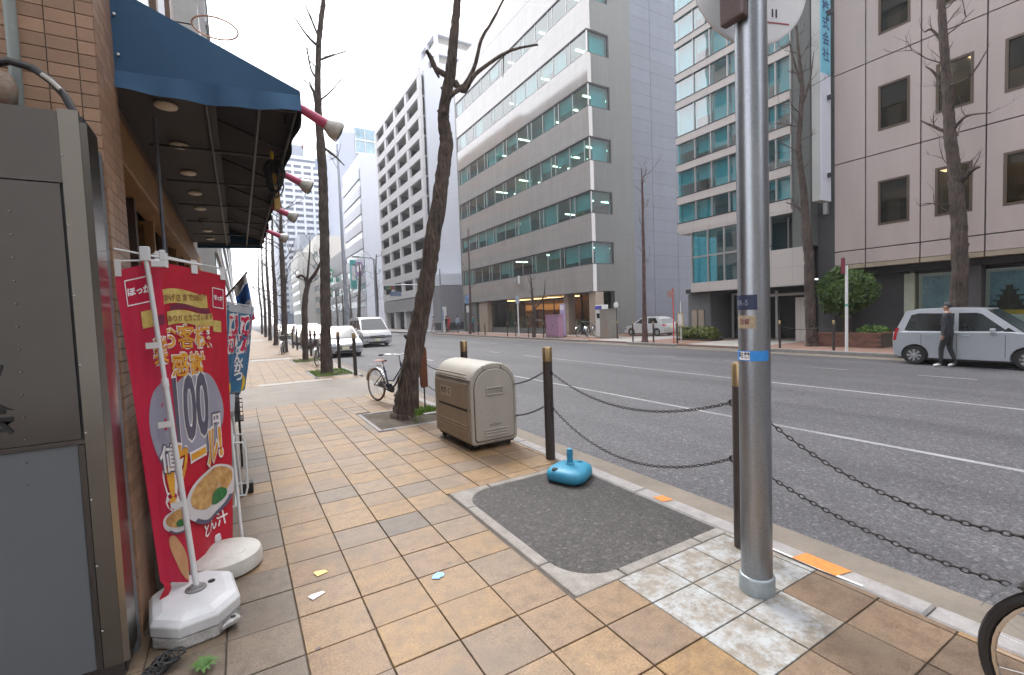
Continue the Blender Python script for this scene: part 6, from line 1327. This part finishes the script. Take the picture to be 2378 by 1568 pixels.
    MB().tube([Vector((.094, -.022, 1.56))*k, Vector((.10, 0, 1.558))*k, Vector((.094, .022, 1.56))*k], .005*k, 6).build('mouth', mat('lips', (.3, .1, .09), .5), c)
    if bag: MB().cbox(.02*k, .26*k, .20*k, .30*k, .45*k, .78*k, .03).build('bag', bag, c)
    return c
pp = P(2198, 847, Z=-.15)
make_person('person in dark jacket and trousers walking along the side of the silver car', (15.25, P(2200, 800, X=15.25).y, -.15), R(90), 1.62, 'walk', shoe=m_shoew)
for x, y, px, args in ((18.6, 44.5, 0, ('pedestrian in a red coat walking at the side street corner', 200, 'walk', (.5, .02, .04), (.4, .02, .04))), (17.6, 42.6, 0, ('pedestrian in dark clothes with a pale bag at the crossing', 170, 'stand', (.02, .02, .025), (.02, .02, .02))), (17.4, 45.5, 0, ('pedestrian in light grey coat at the side street corner', 150, 'stride', (.35, .33, .36), (.25, .2, .2))), (18.0, 40.8, 0, ('pedestrian in pale blue coat by the shop pillar', 20, 'walk', (.3, .38, .48), (.06, .07, .1))), (18.6, 38.7, 0, ('pedestrian in teal jacket by the shop pillar', 340, 'stand', (.08, .24, .26), (.05, .05, .06))), (18.9, 39.6, 0, ('pedestrian in black jacket beside the teal jacket', 300, 'stand', (.025, .025, .03), (.05, .05, .08)))):
    make_person(args[0], (x, y, -.0 if x > 17 else -.15), R(args[1]), 1.66, args[2], args[3], args[4])
# ================================================================ FAR STREET FURNITURE
FBX = 16.95
fb0 = thing('far_bollard', 'x', 'bollard', group='thin bollards along the far kerb')
MB().lathe([(.04, -.004), (.04, .86)], n=12).build('post', m_boll, fb0, smooth=True); MB().lathe([(.041, .862), (.041, .985), (.03, 1.0), (.002, 1.001)], n=12).build('gold_cap', m_gold, fb0, smooth=50)
flist = [(1936, 814, 'bollard left of the white pole by the round shrub'), (1811, 808, 'bollard left of the knobbly far tree'), (1573, 797, 'bollard beside the red pole'), (1518, 795, 'bollard just right of the slender reddish tree'), (1470, 795, 'bollard just left of the slender reddish tree'), (1434, 787, 'bollard right of the grey cabinet'), (1263, 789, 'bollard touching the mauve cabinet'), (1228, 789, 'bollard left of the low pruned tree'), (1198, 788, 'bollard left of the white sign post'), (1179, 788, 'second bollard left of the white sign post'), (1127, 783, 'bollard before the tan shop pillar'), (1111, 782, 'bollard left of the tan shop pillar')]
for i, (x, y, lab) in enumerate(flist):
    o = fb0 if i == 0 else copy_tree(fb0); p = P(x, y, Z=0); o.location = (max(FBX-.05, min(p.x, 18.5)), P(x, y, X=max(FBX-.05, min(p.x, 18.5))).y, 0); o['label'] = lab
tag(MB().tube([(17.0, 9.55-.05*i, .80-.5*(i/30)*(1-i/30)) for i in range(31)], .012, 6).build('far_chain', m_chain), 'thin chain hanging beside the knobbly far tree', 'chain')
# white pole with red top
wp = thing('striped_pole', 'white traffic pole with red top beside the round shrub', 'pole', (16.9, P(1966, 700, X=16.9).y, 0))
MB().lathe([(.045, -.004), (.045, 1.45)], n=14).build('lower_tube', m_white, wp, smooth=True); MB().lathe([(.046, 1.451), (.046, 1.52)], n=14).build('green_band', mat('green band', (.1, .4, .3), .5), wp); MB().lathe([(.043, 1.521), (.043, 2.75)], n=14).build('upper_tube', m_white, wp, smooth=True); bx('red_sign', mat('dull red sign', (.22, .03, .06), .5), wp, -.09, -.05, .02, .12, 2.5, 3.0)
# round shrub in brick planter
def leaf_cloud(mb, c, r, n, ls, rg, flat=1.0, shell=.5):
    for _ in range(n):
        d = Vector((rg.gauss(0, 1), rg.gauss(0, 1), rg.gauss(0, 1))).normalized(); q_ = rg.uniform(shell, 1)**.6
        lump = 1+.10*math.sin(d.x*5+d.z*4)+.08*math.sin(d.y*7+d.z*6+1)
        p = Vector(c)+Vector((d.x*r[0], d.y*r[1], d.z*r[2]))*q_*lump; a = Vector((rg.gauss(0, 1), rg.gauss(0, 1), rg.gauss(0, 1)*flat)).normalized(); b = a.cross(d+Vector((.01, .02, .03))).normalized(); l = ls*rg.uniform(.6, 1.3)
        mb.add([p-a*l*.5, p+b*l*.28+d*l*.1, p+a*l*.5, p-b*l*.28+d*l*.1], [(0, 1, 2, 3)])
m_leaf = mat('glossy shrub leaf', (.06, .15, .03), .45, var=.5, vs=4, col2=(.2, .34, .07)); m_leaf2 = mat('hedge leaf', (.08, .13, .025), .5, var=.5, vs=6, col2=(.2, .23, .05))
sh = thing('round_shrub', 'round clipped evergreen shrub above the brick planter', 'shrub', (19.0, P(1965, 670, X=19.0).y, .3))
rg = random.Random(5); mbl = MB(); leaf_cloud(mbl, (0, 0, 1.65), (.86, .86, .84), 6500, .125, rg, shell=.3)
for k in range(26):
    d = Vector((rg.gauss(0, 1), rg.gauss(0, 1), rg.gauss(.2, .8))).normalized(); leaf_cloud(mbl, Vector((0, 0, 1.65))+d*.74, (.26, .26, .22), 130, .12, rg, shell=.2); tag(mbl.build('crown', m_leaf, sh, recalc=False), kind='stuff')
tr = MB()
for k in range(5): a = k*1.26; tr.tube([(.05*math.cos(a), .05*math.sin(a), 0), (.12*math.cos(a), .12*math.sin(a), .6), (.4*math.cos(a), .4*math.sin(a), 1.3)], [.05, .04, .02], 6)
tr.build('trunk', m_bark2, sh)
pl_ = thing('brick_planter', 'low red brown brick planter under the round shrub', 'planter')
py0, py1 = P(2049, 780, X=18.5).y, P(1898, 780, X=18.5).y
bx('core', m_mortar, pl_, 18.42, 19.85, py0+.012, py1-.012, 0, .44); bx('soil', m_soil, pl_, 18.5, 19.8, py0+.1, py1-.1, .441, .46)
m_pbrick = mat('planter brick', (.21, .10, .075), .75, var=.25, vs=7, obr=.3); bme = MB().box(0, .012, 0, .205, 0, .068).mesh('brick', m_pbrick)
for r_ in range(6):
    y = py0+(.0 if r_ % 2 else -.1)
    while y < py1-.05:
        if y > py0-.02: inst('brick', bme, pl_, (18.407, y, .005+r_*.075))
        y += .215
bx('coping', m_pbrick, pl_, 18.39, 18.55, py0-.01, py1+.01, .452, .50); bx('end_coping', m_pbrick, pl_, 18.55, 19.9, py0-.01, py0+.13, .452, .50)
low = MB(); leaf_cloud(low, (19.2, (py0+py1)/2-.5, .55), (.5, .5, .2), 700, .1, rg); tag(low.build('ground_cover', m_leaf, pl_, recalc=False), kind='stuff')
hd_ = thing('low_hedge', 'low loose evergreen hedge by the grey ground floor wall', 'hedge', (19.2, P(1622, 780, X=19.2).y, 0)); mbh = MB(); 
for k in range(5): leaf_cloud(mbh, (.1*math.sin(k), -.75+k*.36, .32), (.42, .34, .36), 650, .13, rg, shell=.2)
tag(mbh.build('foliage', m_leaf2, hd_, recalc=False), kind='stuff'); bx('bed', m_soil, hd_, -.4, .45, -1.0, .95, 0, .08)
def at17(px, X=17.3): return P(px, 750, X=X).y
# cabinets, signs
cb1 = thing('mauve_cabinet', 'mauve pink utility cabinet at the far kerb', 'cabinet', (17.25, at17(1287, 17.25), 0)); m_mauve = mat('mauve paint', (.36, .20, .30), .5, var=.1)
bx('base', m_conc, cb1, -.22, .24, -.7, .7, 0, .08); bx('body', m_mauve, cb1, -.2, .22, -.68, .68, .081, 1.42, bevel=.012); bx('lid', m_mauve, cb1, -.23, .25, -.71, .71, 1.421, 1.47, bevel=.008)
for y in (-.34, .34): bx('door', m_mauve, cb1, -.212, -.2, y-.31, y+.31, .15, 1.35, bevel=.004); bx('handle', m_frame_dk, cb1, -.225, -.213, y+.2, y+.23, .7, .85)
ls_ = thing('lilac_sign', 'slim lilac standing sign behind the mauve cabinet', 'sign', (18.4, at17(1307, 18.4), 0)); bx('panel', mat('lilac panel', (.45, .38, .62), .5, var=.06), ls_, -.05, .05, -.22, .22, .06, 2.15, bevel=.01); bx('foot', m_frame_dk, ls_, -.15, .15, -.25, .25, 0, .058); bx('header', m_pw, ls_, -.052, -.0505, -.2, .2, 1.75, 2.05)
vm = thing('ticket_machine', 'white and blue parking ticket machine beside the grey cabinet', 'machine', (18.9, at17(1398, 18.9), 0)); bx('body', m_white, vm, -.25, .25, -.3, .3, .05, 1.95, bevel=.02); bx('header', mat('machine blue', (.12, .10, .5), .4), vm, -.262, -.25, -.28, .28, 1.68, 1.9); bx('screen', m_carglass, vm, -.262, -.25, -.16, .16, 1.15, 1.45); bx('stripe', mat('machine red', (.5, .05, .05), .4), vm, -.262, -.25, -.28, -.22, .2, 1.6); bx('base', m_conc, vm, -.28, .28, -.33, .33, 0, .049)
gc = thing('grey_cabinet', 'tall grey beige steel cabinet on the far pavement near the driveway', 'cabinet', (18.5, at17(1414, 18.5), 0)); m_gcab = mat('grey beige steel', (.27, .25, .22), .5, var=.1); bx('body', m_gcab, gc, -.3, .3, -.45, .45, .06, 1.65, bevel=.015); bx('roof', m_gcab, gc, -.33, .33, -.48, .48, 1.652, 1.70, bevel=.008); bx('red_line', mat('red line', (.5, .1, .06), .5), gc, -.304, -.3, -.04, -.02, .1, 1.6); bx('base', m_conc, gc, -.32, .32, -.47, .47, 0, .059)
mr = thing('round_mirror', 'round white mirror back on a post by the grey cabinet', 'mirror', (18.6, at17(1433, 18.6), 0)); MB().tube([(0, 0, 0), (0, 0, 1.9)], .03, 8).build('post', m_frame_dk, mr); MB().lathe([(.001, -.03), (.17, -.02), (.18, 0), (.17, .02), (.001, .03)], (-.05, 0, 1.9), 20, 'x').build('mirror', m_white, mr)
wpst = thing('white_sign_post', 'white post with a small square sign before the lit shop', 'sign', (17.4, at17(1204, 17.4), 0)); MB().tube([(0, 0, 0), (0, 0, 2.9)], .05, 10).build('post', m_white, wpst); bx('sign', mat('blue white sign', (.4, .5, .62), .4), wpst, -.05, -.02, -.25, .22, 2.35, 2.85); bx('sign_back', m_frame_lt, wpst, .03, .05, -.2, .2, 2.4, 2.8)
rp = thing('red_sign_pole', 'thin red pole with faded round sign beside the driveway', 'sign', (17.0, at17(1564, 17.0), 0)); MB().tube([(0, 0, 0), (0, 0, 2.5)], .025, 8).build('post', mat('red pole', (.55, .06, .05), .5), rp); MB().lathe([(.001, -.01), (.16, -.008), (.16, .008), (.001, .01)], (-.04, .12, 2.25), 18, 'x').build('disc', mat('faded sign', (.42, .22, .2), .5), rp)
ys_ = thing('yellow_notice', 'small yellow edged notice board beside the red pole', 'sign', (17.3, at17(1581, 17.3), 0)); MB().tube([(0, 0, 0), (0, 0, 1.9)], .02, 8).build('post', m_white, ys_); bx('board', mat('yellow board', (.6, .45, .12), .5), ys_, -.04, -.02, -.15, .15, .75, 1.35); bx('notice', m_pw, ys_, -.046, -.0405, -.11, .11, .8, 1.3)
for i, (px, lab) in enumerate(((1352, 'left bicycle of the pair parked before the dark entrance'), (1372, 'right bicycle of the pair parked before the dark entrance'))):
    make_bike('far_bicycle', lab, (18.9, at17(px, 18.9), 0), R(20+i*8), m_navyf, m_black, 'bicycles parked before the entrance', basket=True)
make_bike('roadside_bicycle', 'dark bicycle leaning by the second street tree', (2.5, 18.3, 0), R(70), m_black, m_black, basket=True); make_bike('kerb_bicycle', 'dark bicycle parked by the fourth street tree', (1.9, 26.8, 0), R(80), m_black, m_black, basket=True)
# lamp posts, signals
m_post = mat('grey steel post', (.24, .26, .30), .45, metal=.4, var=.1)
lp = thing('street_lamp', 'tall street lamp with arm reaching left beyond the crossing', 'lamp'); b0_ = Vector((17.2, P(873, 700, X=17.2).y, 0)); tz = P(868, 600, X=17.2).z
MB().tube([b0_, b0_+Vector((0, 0, tz*.5)), b0_+Vector((0, 0, tz-.3)), b0_+Vector((-.25, 0, tz)), b0_+Vector((-2.2, 0, tz+.15))], [.16, .13, .1, .08, .06], 10).build('post', m_post, lp, smooth=True); MB().cbox(-.5, .5, -.14, .14, -.1, .06, .04).xf(Matrix.Translation(b0_+Vector((-2.5, 0, tz+.15)))).build('lamp_head', m_frame_dk, lp)
up = thing('utility_pole', 'tall tapering grey pole behind the parked white car', 'pole'); u0 = Vector((16.9, P(803, 700, X=16.9).y, -.1)); u1 = P(786, 330, X=16.9)
MB().tube([u0, u0+Vector((0, 0, 3)), u0+Vector((0, 0, 3.05)), Vector((u0.x, u0.y, u1.z))], [.45, .42, .34, .2], 14).build('shaft', m_post, up, smooth=True); MB().tube([Vector((u0.x, u0.y, u1.z*.86)), Vector((u0.x-1.6, u0.y, u1.z*.96))], .07, 8).build('arm', m_post, up)
ts = thing('traffic_signal', 'traffic signal on a long arm at the side street corner', 'signal'); tp = Vector((17.3, 43.0, 0)); th_ = P(1067, 612, X=17.3).z
MB().tube([tp, tp+Vector((0, 0, th_))], [.1, .07], 10).build('post', m_post, ts, smooth=True); az = P(1070, 655, X=17.3).z
MB().tube([tp+Vector((0, 0, az)), tp+Vector((-2.5, 2.0, az+.25)), tp+Vector((-4.2, 3.5, az+.3))], [.06, .05, .04], 8).build('arm', m_post, ts, smooth=True); bx('signal_box', m_frame_dk, ts, 12.6, 13.7, 46.1, 46.3, az-.15, az+.25, bevel=.03); bx('name_board', mat('blue name board', (.12, .16, .26), .5), ts, 13.1, 14.2, 45.8, 45.86, az-.8, az-.35)
for k in range(3): MB().lathe([(.12, 0), (.13, -.12), (.001, -.02)], (12.85+k*.3, 46.09, az+.05), 12, 'y').build('signal_lens', mat('signal lens %d' % k, [(.02, .25, .15), (.3, .2, .02), (.35, .02, .02)][k], .3), ts)
pd = thing('pedestrian_signal', 'blue framed pedestrian signal at the crossing corner', 'signal', (18.3, 50.4, 0)); MB().tube([(0, 0, 0), (0, 0, 3.2)], .07, 8).build('post', m_post, pd); bx('head', mat('teal sign', (.1, .35, .38), .5), pd, -.25, .25, -.2, .0, 2.3, 3.1); bx('lens', m_frame_dk, pd, -.18, .18, -.23, -.201, 2.4, 3.0)
s1 = thing('blue_road_sign', 'blue rectangular road sign on a post by the stone office', 'sign', (17.6, P(1086, 700, X=17.6).y, 0)); MB().tube([(0, 0, 0), (0, 0, 3.6)], .05, 8).build('post', m_post, s1); bx('plate', mat('road sign blue', (.15, .28, .5), .4), s1, -.05, -.02, -.7, .5, 2.7, 3.4); bx('lower_plate', m_white, s1, -.05, -.02, -.25, .25, 1.9, 2.5)
for i, (px, py, X, w, h, col, lab) in enumerate(((771, 640, 19.7, 1.6, 3.2, (.02, .4, .2), 'green vertical shop sign beside the second street tree'), (825, 638, 19.6, 1.6, 5.5, (.05, .42, .42), 'teal vertical sign beyond the minivan'), (838, 625, 19.6, 1.4, 2.6, (.25, .15, .3), 'purple square sign above the teal sign'), (770, 680, 19.7, 2.0, 2.2, (.03, .25, .12), 'dark green sign low beside the second street tree'))):
    p = P(px, py, X=X); o = thing('shop_sign', lab, 'sign', p); bx('box', mat('shop sign %d' % i, col, .4, var=.1), o, -.9, .2, -.2, .2, -h/2, h/2, bevel=.03); bx('bracket', m_frame_dk, o, .2, .6, -.05, .05, h/4, h/4+.1); bx('face_stripe', m_pw, o, -.7, 0, -.215, -.201, -h*.2, h*.3)
ln = thing('wall_lantern', 'small white lantern hanging on the stone office facade', 'lamp', (19.45, P(1205, 650, X=19.45).y, P(1205, 650, X=19.45).z)); MB().lathe([(.06, -.3), (.09, -.28), (.09, .28), (.05, .32)], n=12).build('globe', m_white, ln); bx('arm', m_frame_dk, ln, 0, .34, -.02, .02, .33, .37); bx('camera_box', m_frame_lt, ln, -.1, .1, .35, .62, -.1, .08)
sr = thing('parked_scooter_row_sign', 'white noticeboard pillar at the far shop corner', 'sign', (18.0, P(1030, 700, X=18.0).y, 0)); bx('pillar', m_white, sr, -.15, .15, -.3, .3, 0, 2.6, bevel=.02); bx('notice', mat('notice blue', (.2, .3, .5), .5), sr, -.16, -.151, -.25, .25, 1.2, 2.3)
# ---- thin city haze
hz = tag(MB().box(-520, 520, -320, 920, -1.4, 75).build('haze', nmat('haze air')[0]), 'thin pale haze hanging in the street air', 'haze', kind='stuff')
_m = MATS['haze air']; _n = _m.node_tree.nodes; _n.remove(_n['Principled BSDF']); _v = _n.new('ShaderNodeVolumePrincipled'); _v.inputs['Color'].default_value = (.93, .95, 1, 1); _v.inputs['Density'].default_value = .0009; _v.inputs['Anisotropy'].default_value = .3
_m.node_tree.links.new(_v.outputs[0], _n['Material Output'].inputs['Volume'])
